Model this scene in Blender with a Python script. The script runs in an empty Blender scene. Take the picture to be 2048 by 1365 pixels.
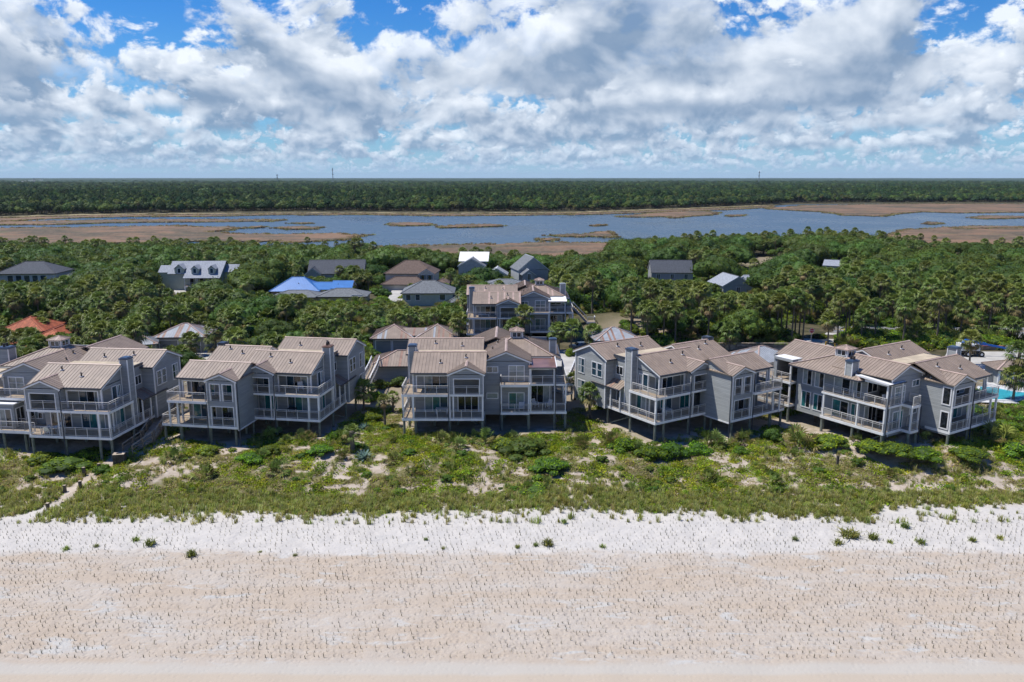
import bpy, bmesh, math, random
import numpy as np
from mathutils import Vector, Matrix

S = bpy.context.scene
COL = S.collection
R = math.radians
random.seed(7)

# ------------------------------------------------------------------ camera
F_PX, CAM_H = 1593.0, 36.0
PITCH = math.atan((682.5 - 354) / F_PX)
cd = bpy.data.cameras.new('camera')
cam = bpy.data.objects.new('camera', cd)
COL.objects.link(cam)
cam.location = (0, 0, CAM_H)
cam.rotation_euler = (R(90) - PITCH, 0, 0)
cd.sensor_width = 36.0
cd.lens = F_PX / 2048 * 36.0
cd.clip_start = 1.0
cd.clip_end = 60000
S.camera = cam

# ------------------------------------------------------------------ light
SUN_EL, SUN_AZ = R(65), R(180 - 11)        # azimuth measured from +X towards +Y : from the left, a little behind the houses
sd = Vector((math.cos(SUN_EL) * math.cos(SUN_AZ), math.cos(SUN_EL) * math.sin(SUN_AZ), math.sin(SUN_EL)))
sl = bpy.data.lights.new('sun', 'SUN')
sl.energy = 4.8
sl.angle = R(0.5)
sl.color = (1.0, 0.955, 0.88)
so = bpy.data.objects.new('sun', sl)
COL.objects.link(so)
so.location = (-60, 20, 120)
so.rotation_euler = sd.to_track_quat('Z', 'Y').to_euler()

S.view_settings.view_transform = 'Standard'
S.view_settings.look = 'None'
S.view_settings.gamma = 1.0
S.view_settings.use_curve_mapping = False
S.view_settings.exposure = 0.2
S.render.engine = 'CYCLES'
S.cycles.max_bounces = 5
S.cycles.diffuse_bounces = 3
S.cycles.glossy_bounces = 2
S.cycles.transmission_bounces = 2
S.cycles.volume_bounces = 0
S.cycles.transparent_max_bounces = 6
S.cycles.caustics_reflective = False
S.cycles.caustics_refractive = False
S.cycles.use_denoising = True
S.cycles.sample_clamp_indirect = 4.0


# ------------------------------------------------------------------ node helper
class NT:
    """small helper to write node trees"""
    def __init__(self, tree):
        self.t = tree
        tree.nodes.clear()

    def n(self, kind, **kw):
        nd = self.t.nodes.new(kind)
        for k, v in kw.items():
            setattr(nd, k, v)
        return nd

    def put(self, sock, v):
        if v is None:
            return
        if hasattr(v, 'is_output') or hasattr(v, 'is_linked'):
            self.t.links.new(v, sock)
        else:
            if isinstance(v, (tuple, list)) and len(v) == 3 and sock.type == 'RGBA':
                v = (*v, 1)
            sock.default_value = v

    def m(self, op, a, b=None, c=None, clamp=False):
        nd = self.n('ShaderNodeMath', operation=op, use_clamp=clamp)
        self.put(nd.inputs[0], a)
        self.put(nd.inputs[1], b)
        self.put(nd.inputs[2], c)
        return nd.outputs[0]

    def vm(self, op, a, b=None, scale=None):
        nd = self.n('ShaderNodeVectorMath', operation=op)
        self.put(nd.inputs[0], a)
        if b is not None:
            self.put(nd.inputs[1], b)
        if scale is not None:
            self.put(nd.inputs['Scale'], scale)
        return nd.outputs['Value'] if op in ('LENGTH', 'DOT_PRODUCT', 'DISTANCE') else nd.outputs['Vector']

    def noise(self, vec, scale, detail=3, rough=0.5, dist=0.0, w=None):
        nd = self.n('ShaderNodeTexNoise')
        if w is not None:
            nd.noise_dimensions = '4D'
            nd.inputs['W'].default_value = w
        if vec is not None:
            self.put(nd.inputs['Vector'], vec)
        nd.inputs['Scale'].default_value = scale
        nd.inputs['Detail'].default_value = detail
        nd.inputs['Roughness'].default_value = rough
        nd.inputs['Distortion'].default_value = dist
        return nd.outputs['Fac']

    def voro(self, vec, scale, feature='F1', out='Distance'):
        nd = self.n('ShaderNodeTexVoronoi', feature=feature)
        if vec is not None:
            self.put(nd.inputs['Vector'], vec)
        nd.inputs['Scale'].default_value = scale
        return nd.outputs[out]

    def mix(self, fac, a, b, blend='MIX'):
        nd = self.n('ShaderNodeMix', data_type='RGBA', blend_type=blend)
        self.put(nd.inputs[0], fac)
        self.put(nd.inputs[6], a)
        self.put(nd.inputs[7], b)
        return nd.outputs[2]

    def ramp(self, v, a, b, lo=0.0, hi=1.0, smooth=True):
        nd = self.n('ShaderNodeMapRange')
        nd.interpolation_type = 'SMOOTHSTEP' if smooth else 'LINEAR'
        self.put(nd.inputs[0], v)
        for i, q in zip((1, 2, 3, 4), (a, b, lo, hi)):
            self.put(nd.inputs[i], q)
        return nd.outputs[0]

    def xyz(self, v):
        nd = self.n('ShaderNodeSeparateXYZ')
        self.put(nd.inputs[0], v)
        return nd.outputs

    def comb(self, x, y, z):
        nd = self.n('ShaderNodeCombineXYZ')
        for i, q in enumerate((x, y, z)):
            self.put(nd.inputs[i], q)
        return nd.outputs[0]


# ------------------------------------------------------------------ sky : Nishita blue with layers of cumulus
wd = bpy.data.worlds.new('World')
S.world = wd
wd.use_nodes = True
T = NT(wd.node_tree)
SKY_STRENGTH = 0.10
sky = T.n('ShaderNodeTexSky', sky_type='NISHITA')
sky.sun_disc = False
sky.sun_elevation = SUN_EL
sky.sun_rotation = R(90) - SUN_AZ
sky.altitude = 0
sky.air_density = 1.0
sky.dust_density = 0.25
sky.ozone_density = 3.0
hs = T.n('ShaderNodeHueSaturation')
hs.inputs['Saturation'].default_value = 1.35
hs.inputs['Value'].default_value = 1.0
T.put(hs.inputs['Color'], sky.outputs[0])
tc = T.n('ShaderNodeTexCoord')
d = T.vm('NORMALIZE', tc.outputs['Generated'])
dx, dy, dz = T.xyz(d)
hl = T.m('MAXIMUM', T.vm('LENGTH', T.comb(dx, dy, 0.0)), 0.02)
tanel = T.m('DIVIDE', dz, hl)
ux, uy = T.m('DIVIDE', dx, hl), T.m('DIVIDE', dy, hl)
hdir = T.comb(ux, uy, tanel)
below = T.ramp(tanel, -0.03, 0.0, 0.0, 1.0)
col = T.mix(1.0, hs.outputs['Color'], (0.22, 0.66, 1.06), 'MULTIPLY')
# blue seen in the gaps gets paler close to the horizon
hz = T.m('POWER', 2.718, T.m('MULTIPLY', T.m('MAXIMUM', tanel, 0.0), -13.0))
K = 1.0 / SKY_STRENGTH
def kcol(c):
    return tuple(q * K for q in c)
HAZE = kcol((0.36, 0.51, 0.70))
col = T.mix(T.m('MULTIPLY', hz, 0.9), col, HAZE)
SHELLS = [78, 58, 44, 36, 29, 23.5, 19, 15.5, 12.8, 10.8, 9.3, 8.1, 7.2]
BASE = 0.80
SKX0 = 91.1
sun2 = Vector((sd.x, sd.y, sd.z)) * 0.32
for i, D in enumerate(SHELLS):
    p = T.vm('SCALE', hdir, scale=float(D))
    px_, py_, pz_ = T.xyz(p)
    hgt = T.m('SUBTRACT', pz_, BASE - 0.0060 * max(D - 15, 0) * (1 if D < 60 else .95))
    q = T.vm('ADD', T.vm('MULTIPLY', p, (1.0, 1.0, 1.35)), (SKX0, 4.1, 2.3))
    n1 = T.noise(q, 0.95, 6.0, 0.60, 0.25)
    big = T.noise(T.vm('MULTIPLY', q, (1.0, 1.0, 0.35)), 0.21, 1.0, 0.5)
    n2 = T.noise(T.vm('ADD', q, tuple(sun2)), 0.95, 3.5, 0.60, 0.25)
    # density: noise + large-scale cover - falls with height above the flat base
    cov = T.m('ADD', n1, T.m('MULTIPLY', T.m('SUBTRACT', big, 0.5), 0.55))
    dens = T.m('SUBTRACT', cov, T.m('MULTIPLY', T.m('MAXIMUM', hgt, 0.0), 0.135))
    thr = 0.43 if D > 20 else (0.42 if D > 11 else 0.405)
    a = T.ramp(dens, thr, thr + 0.07)
    a = T.m('MULTIPLY', a, T.ramp(hgt, -0.14, 0.12))
    a = T.m('MULTIPLY', a, T.ramp(hgt, 3.2, 1.5))
    if D < 9:
        a = T.m('MULTIPLY', a, 0.9)
    # light: brighter upwards and on the side turned to the sun
    f = T.m('ADD', 0.34, T.m('MULTIPLY', hgt, 0.36))
    f = T.m('ADD', f, T.m('MULTIPLY', T.m('SUBTRACT', n1, n2), 4.2))
    f = T.m('SUBTRACT', f, T.m('MULTIPLY', T.m('MAXIMUM', T.m('SUBTRACT', dens, thr + 0.07), 0.0), 2.0))
    f = T.ramp(f, 0.0, 1.0, 0.0, 1.0, False)
    c = T.mix(f, kcol((0.19, 0.282, 0.425)), kcol((0.87, 0.915, 0.98)))
    fog = 1 - math.exp(-(D / 55.0) ** 1.3)
    c = T.mix(fog, c, HAZE)
    col = T.mix(T.m('MULTIPLY', a, 1.0 - 0.35 * fog), col, c)
col = T.mix(below, HAZE, col)
bg = T.n('ShaderNodeBackground')
T.put(bg.inputs[0], col)
bg.inputs[1].default_value = SKY_STRENGTH
ow = T.n('ShaderNodeOutputWorld')
T.put(ow.inputs[0], bg.outputs[0])
wd.cycles.sampling_method = 'MANUAL'
wd.cycles.sample_map_resolution = 512

# ------------------------------------------------------------------ materials
MATS = {}


def mat(name, color, rough=0.7, var=0.12, scale=3.0, bump=0.0, bscale=20.0, metal=0.0, spec=0.4, col2=None, objvar=0.0, detail=4, mapping=None, stretch=None):
    """principled material: two-tone noise colour, optional bump, optional variation from object to object"""
    m = bpy.data.materials.new(name)
    m.use_nodes = True
    t = NT(m.node_tree)
    b = t.n('ShaderNodeBsdfPrincipled')
    o = t.n('ShaderNodeOutputMaterial')
    t.put(o.inputs[0], b.outputs[0])
    co = t.n('ShaderNodeTexCoord').outputs['Object'] if mapping != 'world' else t.n('ShaderNodeNewGeometry').outputs['Position']
    if stretch:
        co = t.vm('MULTIPLY', co, stretch)
    c1 = color
    c2 = col2 or tuple(q * (1 - 2 * var) for q in color)
    if var > 0 or col2:
        n = t.noise(co, scale, detail, 0.6)
        c = t.mix(t.ramp(n, 0.32, 0.68), c2, c1)
    else:
        c = t.mix(0.0, c1, c1)
    if objvar:
        oi = t.n('ShaderNodeObjectInfo')
        hsv = t.n('ShaderNodeHueSaturation')
        t.put(hsv.inputs['Color'], c)
        t.put(hsv.inputs['Value'], t.ramp(oi.outputs['Random'], 0, 1, 1 - objvar, 1 + objvar, False))
        r2 = t.m('FRACT', t.m('MULTIPLY', oi.outputs['Random'], 17.31))
        t.put(hsv.inputs['Hue'], t.ramp(r2, 0, 1, 0.5 - objvar * 0.05, 0.5 + objvar * 0.05, False))
        c = hsv.outputs[0]
    t.put(b.inputs['Base Color'], c)
    b.inputs['Roughness'].default_value = rough
    b.inputs['Metallic'].default_value = metal
    b.inputs['Specular IOR Level'].default_value = spec
    if bump:
        bn = t.n('ShaderNodeBump')
        bn.inputs['Strength'].default_value = bump
        bn.inputs['Distance'].default_value = 0.05
        t.put(bn.inputs['Height'], t.noise(co, bscale, 3, 0.6))
        t.put(b.inputs['Normal'], bn.outputs[0])
    MATS[name] = m
    return m


def siding(name, color):
    """painted horizontal lap siding: board profile as relief, slight fading from board to board"""
    m = bpy.data.materials.new(name)
    m.use_nodes = True
    t = NT(m.node_tree)
    b = t.n('ShaderNodeBsdfPrincipled')
    o = t.n('ShaderNodeOutputMaterial')
    t.put(o.inputs[0], b.outputs[0])
    co = t.n('ShaderNodeTexCoord').outputs['Object']
    x, y, z = t.xyz(co)
    zz = t.m('DIVIDE', z, 0.21)
    fr = t.m('FRACT', zz)
    idx = t.m('FLOOR', zz)
    n = t.noise(t.comb(t.m('MULTIPLY', x, 0.25), t.m('MULTIPLY', y, 0.25), t.m('MULTIPLY', idx, 7.7)), 1.0, 2, 0.6)
    g = t.noise(co, 0.5, 3, 0.6)
    c = t.mix(t.ramp(n, 0.3, 0.7), tuple(q * 0.86 for q in color), tuple(q * 1.08 for q in color))
    c = t.mix(t.m('MULTIPLY', t.ramp(g, 0.45, 0.8), 0.25), c, tuple(q * 1.25 for q in color))
    c = t.mix(t.m('MULTIPLY', t.ramp(fr, 0.90, 0.97), 0.55), c, tuple(q * 0.35 for q in color))   # the open joint under each board
    t.put(b.inputs['Base Color'], c)
    b.inputs['Roughness'].default_value = 0.62
    bn = t.n('ShaderNodeBump')
    bn.inputs['Strength'].default_value = 1.0
    bn.inputs['Distance'].default_value = 0.035
    t.put(bn.inputs['Height'], t.m('SUBTRACT', 1.0, fr))
    t.put(b.inputs['Normal'], bn.outputs[0])
    MATS[name] = m
    return m


siding('siding', (0.285, 0.302, 0.305))
mat('wall_plain', (0.30, 0.31, 0.31), 0.7, 0.05)
mat('trim', (0.74, 0.75, 0.76), 0.5, 0.05, 1.5)
mat('fascia', (0.82, 0.83, 0.83), 0.5, 0.08, 0.8)
mat('roof_tan', (0.300, 0.235, 0.182), 0.42, 0.10, 0.6, spec=0.5, stretch=(1, 1, 1))
mat('roof_tan_b', (0.280, 0.220, 0.172), 0.42, 0.10, 0.9, spec=0.5)
mat('roof_tan_c', (0.325, 0.255, 0.200), 0.42, 0.10, 0.5, spec=0.5)
mat('roof_silver', (0.36, 0.385, 0.41), 0.38, 0.10, 0.8, spec=0.5)
mat('roof_rust', (0.33, 0.20, 0.15), 0.5, 0.18, 1.0)
mat('roof_copper', (0.225, 0.125, 0.095), 0.3, 0.15, 0.9, spec=0.6)
mat('roof_white', (0.78, 0.78, 0.76), 0.5, 0.06, 0.6)
mat('roof_flat', (0.50, 0.42, 0.30), 0.8, 0.12, 0.8)
mat('ridge', (0.47, 0.35, 0.29), 0.42, 0.12, 1.0, spec=0.5)
mat('gutter', (0.035, 0.045, 0.065), 0.35, 0.0)
mat('deck', (0.40, 0.315, 0.225), 0.8, 0.12, 1.0)
mat('rail', (0.56, 0.55, 0.53), 0.5, 0.05)
mat('baluster', (0.30, 0.295, 0.285), 0.5, 0.0)
mat('piling', (0.20, 0.225, 0.185), 0.85, 0.2, 2.0, bump=0.3)
mat('timber', (0.30, 0.24, 0.18), 0.85, 0.22, 2.0, bump=0.3)
mat('timber_dark', (0.12, 0.10, 0.08), 0.85, 0.25, 2.0)
mat('timber_pale', (0.52, 0.43, 0.33), 0.85, 0.2, 2.0)
mat('vent', (0.03, 0.025, 0.025), 0.5, 0.0)
mat('chim_cap', (0.05, 0.085, 0.15), 0.4, 0.1)
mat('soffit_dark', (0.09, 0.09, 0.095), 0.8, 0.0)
mat('curtain', (0.36, 0.42, 0.44), 0.25, 0.15, 2.0, spec=0.8)
mat('furn_dark', (0.03, 0.035, 0.05), 0.6, 0.0)
mat('furn_white', (0.75, 0.75, 0.74), 0.5, 0.0)
mat('furn_wood', (0.34, 0.22, 0.10), 0.6, 0.1)


def glass(name, color, rough=0.04):
    m = mat(name, color, rough, 0.25, 0.7, spec=1.0)
    return m


glass('glass_dark', (0.014, 0.019, 0.024))
glass('glass_teal', (0.03, 0.19, 0.20))
glass('glass_blue', (0.03, 0.075, 0.11))
glass('glass_pale', (0.22, 0.29, 0.31), 0.1)

# foliage
def leaf(name, color, objvar=0.18, rough=0.6, trans=0.32, spec=0.15):
    m = bpy.data.materials.new(name)
    m.use_nodes = True
    t = NT(m.node_tree)
    b = t.n('ShaderNodeBsdfPrincipled')
    o = t.n('ShaderNodeOutputMaterial')
    oi = t.n('ShaderNodeObjectInfo')
    gi = t.n('ShaderNodeNewGeometry')
    hsv = t.n('ShaderNodeHueSaturation')
    co = t.n('ShaderNodeTexCoord').outputs['Object']
    n = t.noise(co, 0.9, 2, 0.5)
    c = t.mix(t.ramp(n, 0.3, 0.7), tuple(q * 0.78 for q in color), tuple(q * 1.2 for q in color))
    t.put(hsv.inputs['Color'], c)
    rnd = oi.outputs['Random']
    isl = gi.outputs['Random Per Island']
    v = t.m('MULTIPLY', t.ramp(rnd, 0, 1, 1 - objvar, 1 + objvar, False), t.ramp(isl, 0, 1, 0.72, 1.28, False))
    t.put(hsv.inputs['Value'], v)
    r2 = t.m('FRACT', t.m('MULTIPLY', rnd, 17.31))
    t.put(hsv.inputs['Hue'], t.ramp(r2, 0, 1, 0.5 - objvar * 0.14, 0.5 + objvar * 0.08, False))
    t.put(b.inputs['Base Color'], hsv.outputs[0])
    b.inputs['Roughness'].default_value = rough
    b.inputs['Specular IOR Level'].default_value = spec
    if trans:
        tr = t.n('ShaderNodeBsdfTranslucent')
        t.put(tr.inputs[0], hsv.outputs[0])
        mx = t.n('ShaderNodeMixShader')
        mx.inputs[0].default_value = trans
        t.put(mx.inputs[1], b.outputs[0])
        t.put(mx.inputs[2], tr.outputs[0])
        t.put(o.inputs[0], mx.outputs[0])
    else:
        t.put(o.inputs[0], b.outputs[0])
    MATS[name] = m
    return m


leaf('palm_leaf', (0.130, 0.180, 0.034), 0.25, 0.5, 0.25, 0.3)
leaf('palm_leaf_new', (0.205, 0.262, 0.055), 0.2, 0.5, 0.25, 0.3)
leaf('palm_leaf_old', (0.25, 0.21, 0.085), 0.2)
leaf('palm_dead', (0.20, 0.155, 0.105), 0.2)
leaf('oak_leaf', (0.076, 0.120, 0.018), 0.32)
leaf('oak_leaf_b', (0.108, 0.162, 0.022), 0.3)
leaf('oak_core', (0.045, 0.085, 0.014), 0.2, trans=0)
leaf('pine_leaf', (0.040, 0.085, 0.026), 0.3)
leaf('pine_leaf_b', (0.056, 0.104, 0.026), 0.3)
leaf('shrub_leaf', (0.155, 0.260, 0.016), 0.3)
leaf('shrub_leaf_b', (0.235, 0.345, 0.022), 0.3)
leaf('cover_leaf', (0.30, 0.385, 0.026), 0.35)
leaf('cover_leaf_dry', (0.28, 0.24, 0.10), 0.3)
leaf('grass_leaf', (0.37, 0.42, 0.105), 0.3, trans=0.5)
leaf('grass_dry', (0.48, 0.43, 0.23), 0.25, trans=0.5)
leaf('sprig_leaf', (0.15, 0.145, 0.085), 0.3)
leaf('tuft_leaf', (0.15, 0.205, 0.05), 0.25)
leaf('agave_leaf', (0.22, 0.33, 0.29), 0.1)
leaf('red_leaf', (0.12, 0.02, 0.05), 0.2)
leaf('rust_leaf', (0.17, 0.095, 0.04), 0.2)
mat('bark', (0.17, 0.145, 0.115), 0.9, 0.2, 2.0, bump=0.4, objvar=0.2)
mat('oak_bark', (0.10, 0.085, 0.07), 0.9, 0.2, 2.0)

mat('shingle_grey', (0.17, 0.185, 0.20), 0.85, 0.18, 2.5, bump=0.5, bscale=5)
mat('shingle_pale', (0.33, 0.36, 0.41), 0.85, 0.2, 3.5, bump=0.5, bscale=5)
mat('shingle_dark', (0.075, 0.085, 0.105), 0.85, 0.18, 2.5, bump=0.5, bscale=5)
mat('shingle_brown', (0.15, 0.105, 0.085), 0.85, 0.2, 2.5, bump=0.5, bscale=5)
mat('metal_blue', (0.06, 0.20, 0.50), 0.35, 0.06, 0.6, spec=0.6)
mat('tile_orange', (0.52, 0.155, 0.072), 0.75, 0.2, 2.0)
mat('tile_orange_b', (0.42, 0.12, 0.06), 0.75, 0.2, 2.0)
mat('stucco', (0.50, 0.41, 0.29), 0.85, 0.1, 0.5)
mat('stucco_pale', (0.55, 0.52, 0.46), 0.85, 0.1, 0.5)
mat('wall_green', (0.46, 0.50, 0.40), 0.7, 0.08, 0.8)
mat('wall_grey', (0.38, 0.40, 0.41), 0.7, 0.08, 0.8)
mat('wall_white', (0.62, 0.63, 0.64), 0.7, 0.06, 0.8)
mat('garage_door', (0.25, 0.26, 0.255), 0.6, 0.06, 0.8)
mat('concrete', (0.46, 0.445, 0.41), 0.9, 0.12, 0.4)
mat('asphalt', (0.20, 0.20, 0.205), 0.9, 0.12, 0.5)
mat('line_yellow', (0.60, 0.36, 0.04), 0.7, 0.1)
mat('line_white', (0.70, 0.70, 0.70), 0.7, 0.1)
mat('pool_water', (0.05, 0.42, 0.52), 0.08, 0.1, 1.2, spec=0.8)
mat('paver', (0.55, 0.55, 0.55), 0.85, 0.12, 1.5)
mat('mulch', (0.14, 0.085, 0.06), 0.95, 0.25, 1.5, bump=0.5)
mat('sign_red', (0.42, 0.02, 0.025), 0.5, 0.0)
mat('paint_blue', (0.01, 0.14, 0.52), 0.35, 0.05)
mat('paint_white', (0.72, 0.74, 0.74), 0.4, 0.05)
mat('rubber', (0.02, 0.02, 0.022), 0.8, 0.0)
mat('car_paint', (0.10, 0.13, 0.16), 0.25, 0.0, spec=0.8, metal=0.5)
mat('shutter', (0.05, 0.09, 0.10), 0.6, 0.0)
mat('lawn', (0.11, 0.16, 0.03), 0.9, 0.2, 0.8)
mat('mast', (0.25, 0.26, 0.28), 0.5, 0.0)

# ------------------------------------------------------------------ helpers
def tag(o, label=None, cat=None, group=None, kind=None):
    if label: o['label'] = label
    if cat: o['category'] = cat
    if group: o['group'] = group
    if kind: o['kind'] = kind
    return o


def empty(name, loc=(0, 0, 0), rz=0.0):
    o = bpy.data.objects.new(name, None)
    COL.objects.link(o)
    o.location = loc
    o.rotation_euler = (0, 0, rz)
    o.empty_display_size = 0.3
    return o


def link(name, me, parent=None, loc=None):
    o = bpy.data.objects.new(name, me)
    COL.objects.link(o)
    if parent is not None:
        o.parent = parent
    if loc is not None:
        o.location = loc
    return o


class MB:
    """collects faces with material slots and builds ONE mesh object. mir negates x."""
    def __init__(s, mir=False, dz=0.0):
        s.v, s.f, s.mi, s.mats = [], [], [], []
        s.mir, s.dz = mir, dz
        s.prim = []

    def slot(s, m):
        if m not in s.mats:
            s.mats.append(m)
        return s.mats.index(m)

    def poly(s, pts, m='trim'):
        b = len(s.v)
        s.v += [((-p[0] if s.mir else p[0]), p[1], p[2] - s.dz) for p in pts]
        idx = list(range(b, b + len(pts)))
        s.f.append(idx[::-1] if s.mir else idx)
        s.mi.append(s.slot(m))

    def box(s, x0, x1, y0, y1, z0, z1, m='trim'):
        s.prim.append(len(s.f))
        x0, x1 = min(x0, x1), max(x0, x1)
        y0, y1 = min(y0, y1), max(y0, y1)
        p = [(x0, y0, z0), (x1, y0, z0), (x1, y1, z0), (x0, y1, z0), (x0, y0, z1), (x1, y0, z1), (x1, y1, z1), (x0, y1, z1)]
        for q in ((3, 2, 1, 0), (4, 5, 6, 7), (0, 1, 5, 4), (1, 2, 6, 5), (2, 3, 7, 6), (3, 0, 4, 7)):
            s.poly([p[i] for i in q], m)

    def bar(s, a, b, w, h=None, m='trim'):
        """a beam of rectangular section from a to b"""
        s.prim.append(len(s.f))
        h = h or w
        a, b = Vector(a), Vector(b)
        d = (b - a).normalized()
        up = Vector((0, 0, 1)) if abs(d.z) < 0.95 else Vector((0, 1, 0))
        x = d.cross(up).normalized() * (w / 2)
        y = x.cross(d).normalized() * (h / 2)
        r = [x + y, x - y, -x - y, -x + y]
        A = [a + q for q in r]
        B = [b + q for q in r]
        for i in range(4):
            j = (i + 1) % 4
            s.poly([A[i], A[j], B[j], B[i]], m)
        s.poly(A, m)
        s.poly(B[::-1], m)

    def tube(s, pts, radii, n=6, m='bark', cap=True):
        pts = [Vector(p) for p in pts]
        rings = []
        for i, p in enumerate(pts):
            d = (pts[min(i + 1, len(pts) - 1)] - pts[max(i - 1, 0)]).normalized()
            ref = Vector((1, 0, 0)) if abs(d.x) < 0.8 else Vector((0, 1, 0))
            x = d.cross(ref).normalized()
            y = d.cross(x)
            rings.append([p + (x * math.cos(2 * math.pi * k / n) + y * math.sin(2 * math.pi * k / n)) * radii[i] for k in range(n)])
        for i in range(len(pts) - 1):
            for k in range(n):
                j = (k + 1) % n
                s.poly([rings[i][k], rings[i][j], rings[i + 1][j], rings[i + 1][k]], m)
        if cap:
            s.poly(rings[-1], m)
            s.poly(rings[0][::-1], m)

    def slab(s, pts, t, m='trim', mside=None):
        """a plate: polygon pts (3D), thickness t downwards"""
        pts = [Vector(p) for p in pts]
        low = [p - Vector((0, 0, t)) for p in pts]
        s.poly(pts, m)
        s.poly(low[::-1], mside or m)
        for i in range(len(pts)):
            j = (i + 1) % len(pts)
            s.poly([pts[i], low[i], low[j], pts[j]], mside or m)

    def mesh(s, name, smooth=False):
        me = bpy.data.meshes.new(name)
        me.from_pydata([tuple(v) for v in s.v], [], s.f)
        for q in s.mats:
            me.materials.append(MATS[q])
        if len(s.mats) > 1:
            me.polygons.foreach_set('material_index', s.mi)
        if smooth:
            me.polygons.foreach_set('use_smooth', [True] * len(s.f))
        me.update()
        return me

    def split(s, name, parent=None):
        """every box and bar becomes an object of its own"""
        cuts = s.prim + [len(s.f)]
        out = None
        for a, b in zip(cuts, cuts[1:]):
            k = MB()
            k.mats = s.mats
            k.mi = s.mi[a:b]
            lo = min(min(f) for f in s.f[a:b])
            hi = max(max(f) for f in s.f[a:b])
            k.v = s.v[lo:hi + 1]
            k.f = [[i - lo for i in f] for f in s.f[a:b]]
            out = k.build(name, parent)
        return out

    def build(s, name, parent=None, smooth=False):
        if not s.f:
            return None
        return link(name, s.mesh(name, smooth), parent)


def inpoly(px, py, poly):
    """points in polygon (numpy arrays)"""
    r = np.zeros(px.shape, bool)
    n = len(poly)
    for i in range(n):
        x0, y0 = poly[i]
        x1, y1 = poly[(i + 1) % n]
        c = ((y0 > py) != (y1 > py))
        xi = (x1 - x0) * (py - y0) / ((y1 - y0) if y1 != y0 else 1e-9) + x0
        r ^= c & (px < xi)
    return r


def at(px, py, z):
    """the point at height z seen at a place of the photograph (2048 px wide)"""
    a, b = (px - 1024) / F_PX, -(py - 682.5) / F_PX
    dy = math.cos(PITCH) + b * math.sin(PITCH)
    dz = -math.sin(PITCH) + b * math.cos(PITCH)
    t = (z - CAM_H) / dz
    return (a * t, dy * t)


def vnoise(x, y, s, seed=0):
    """smooth value noise 0..1"""
    x, y = np.asarray(x, float) * s + seed * 17.3, np.asarray(y, float) * s + seed * 9.1
    xi, yi = np.floor(x).astype(np.int64), np.floor(y).astype(np.int64)
    fx, fy = x - xi, y - yi
    fx, fy = fx * fx * (3 - 2 * fx), fy * fy * (3 - 2 * fy)

    def h(i, j):
        k = (i * 374761393 + j * 668265263 + seed * 974711) & 0x7fffffff
        k = ((k ^ (k >> 13)) * 1274126177) & 0x7fffffff
        return ((k ^ (k >> 16)) & 0xffff) / 65535.0
    return (h(xi, yi) * (1 - fx) + h(xi + 1, yi) * fx) * (1 - fy) + (h(xi, yi + 1) * (1 - fx) + h(xi + 1, yi + 1) * fx) * fy


def fbm(x, y, s, o=3, seed=0):
    r, a, w = 0, 0.5, 0
    for i in range(o):
        r = r + a * vnoise(x, y, s * 2 ** i, seed + i)
        w += a
        a *= 0.5
    return r / w

# ------------------------------------------------------------------ terrain
def ipx(pts):
    """a curve given over the direction of sight: photograph x -> value"""
    xs = np.array([(p[0] - 1024) / F_PX for p in pts])
    vs = np.array([p[1] for p in pts], float)
    return lambda x, y: np.interp(np.asarray(x) / np.maximum(np.asarray(y), 1.0) * math.cos(PITCH), xs, vs)


near_shore = ipx([(-400, 385), (0, 385), (500, 380), (740, 365), (800, 332), (1000, 322), (1215, 330), (1260, 405), (1480, 425), (1700, 430), (1850, 395), (2048, 385), (2500, 385)])
far_shore = ipx([(-400, 690), (0, 700), (150, 745), (300, 775), (600, 815), (900, 800), (1150, 815), (1250, 855), (1350, 905), (1480, 985), (1560, 1060), (1700, 1090), (2048, 1110), (2500, 1120)])
PROF_Y = [0, 30, 44, 49.5, 52, 60, 67, 72, 75, 78, 82, 87, 92, 98, 110, 125, 150, 175, 230, 300, 330]
PROF_Z = [-0.6, 0.3, 1.1, 1.5, 1.62, 1.85, 2.0, 2.3, 2.55, 2.85, 3.3, 4.0, 4.45, 4.5, 4.35, 4.3, 4.5, 4.5, 3.6, 2.2, 1.8]


def ground_z(x, y):
    x, y = np.asarray(x, float), np.asarray(y, float)
    z = np.interp(y, PROF_Y, PROF_Z)
    dune = np.interp(y, [72, 78, 90, 97, 102], [0, 1, 1, 0.35, 0.0])
    z = z + dune * (fbm(x, y, 0.16, 3, 3) - 0.5) * 1.5
    beach = np.interp(y, [40, 50, 70, 76], [0.1, 1, 1, 0])
    z = z + beach * ((fbm(x, y, 0.25, 2, 5) - 0.5) * 0.22)
    # little hummocks of the planted rows, on the fine part of the sheet only
    fine = ((np.abs(x) < 56) & (y > 46) & (y < 76))
    z = z + np.where(fine, np.interp(y, [49.4, 51.5, 52.5, 74, 76], [0.02, 0.1, 1, 1, 0]) * ((fbm(x, y, 1.4, 2, 9) - 0.5) * 0.17), 0)
    # the sandy mound behind the car park
    mx, my = 27.0, 166.0
    g = np.exp(-(((x - mx) / 22) ** 2 + ((y - my) / 11) ** 2))
    z = z + 3.4 * g
    # the dune stands higher below the pool-side house
    z = z + 1.25 * np.exp(-(((x - 49) / 9) ** 2 + ((y - 90.5) / 5.0) ** 2))
    # marsh and lake bed
    ns, fs = near_shore(x, y), far_shore(x, y)
    t = np.clip((y - ns + 10) / 55.0, 0, 1)
    z = np.where(y > 290, z * (1 - t) + (-0.7) * t, z)
    t2 = np.clip((y - fs) / 12.0, 0, 1)
    z = np.where(y > fs - 1, -0.7 * (1 - t2) + 1.2 * t2, z)
    return z


def gz(x, y):
    return float(ground_z(np.array([x]), np.array([y]))[0])


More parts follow.
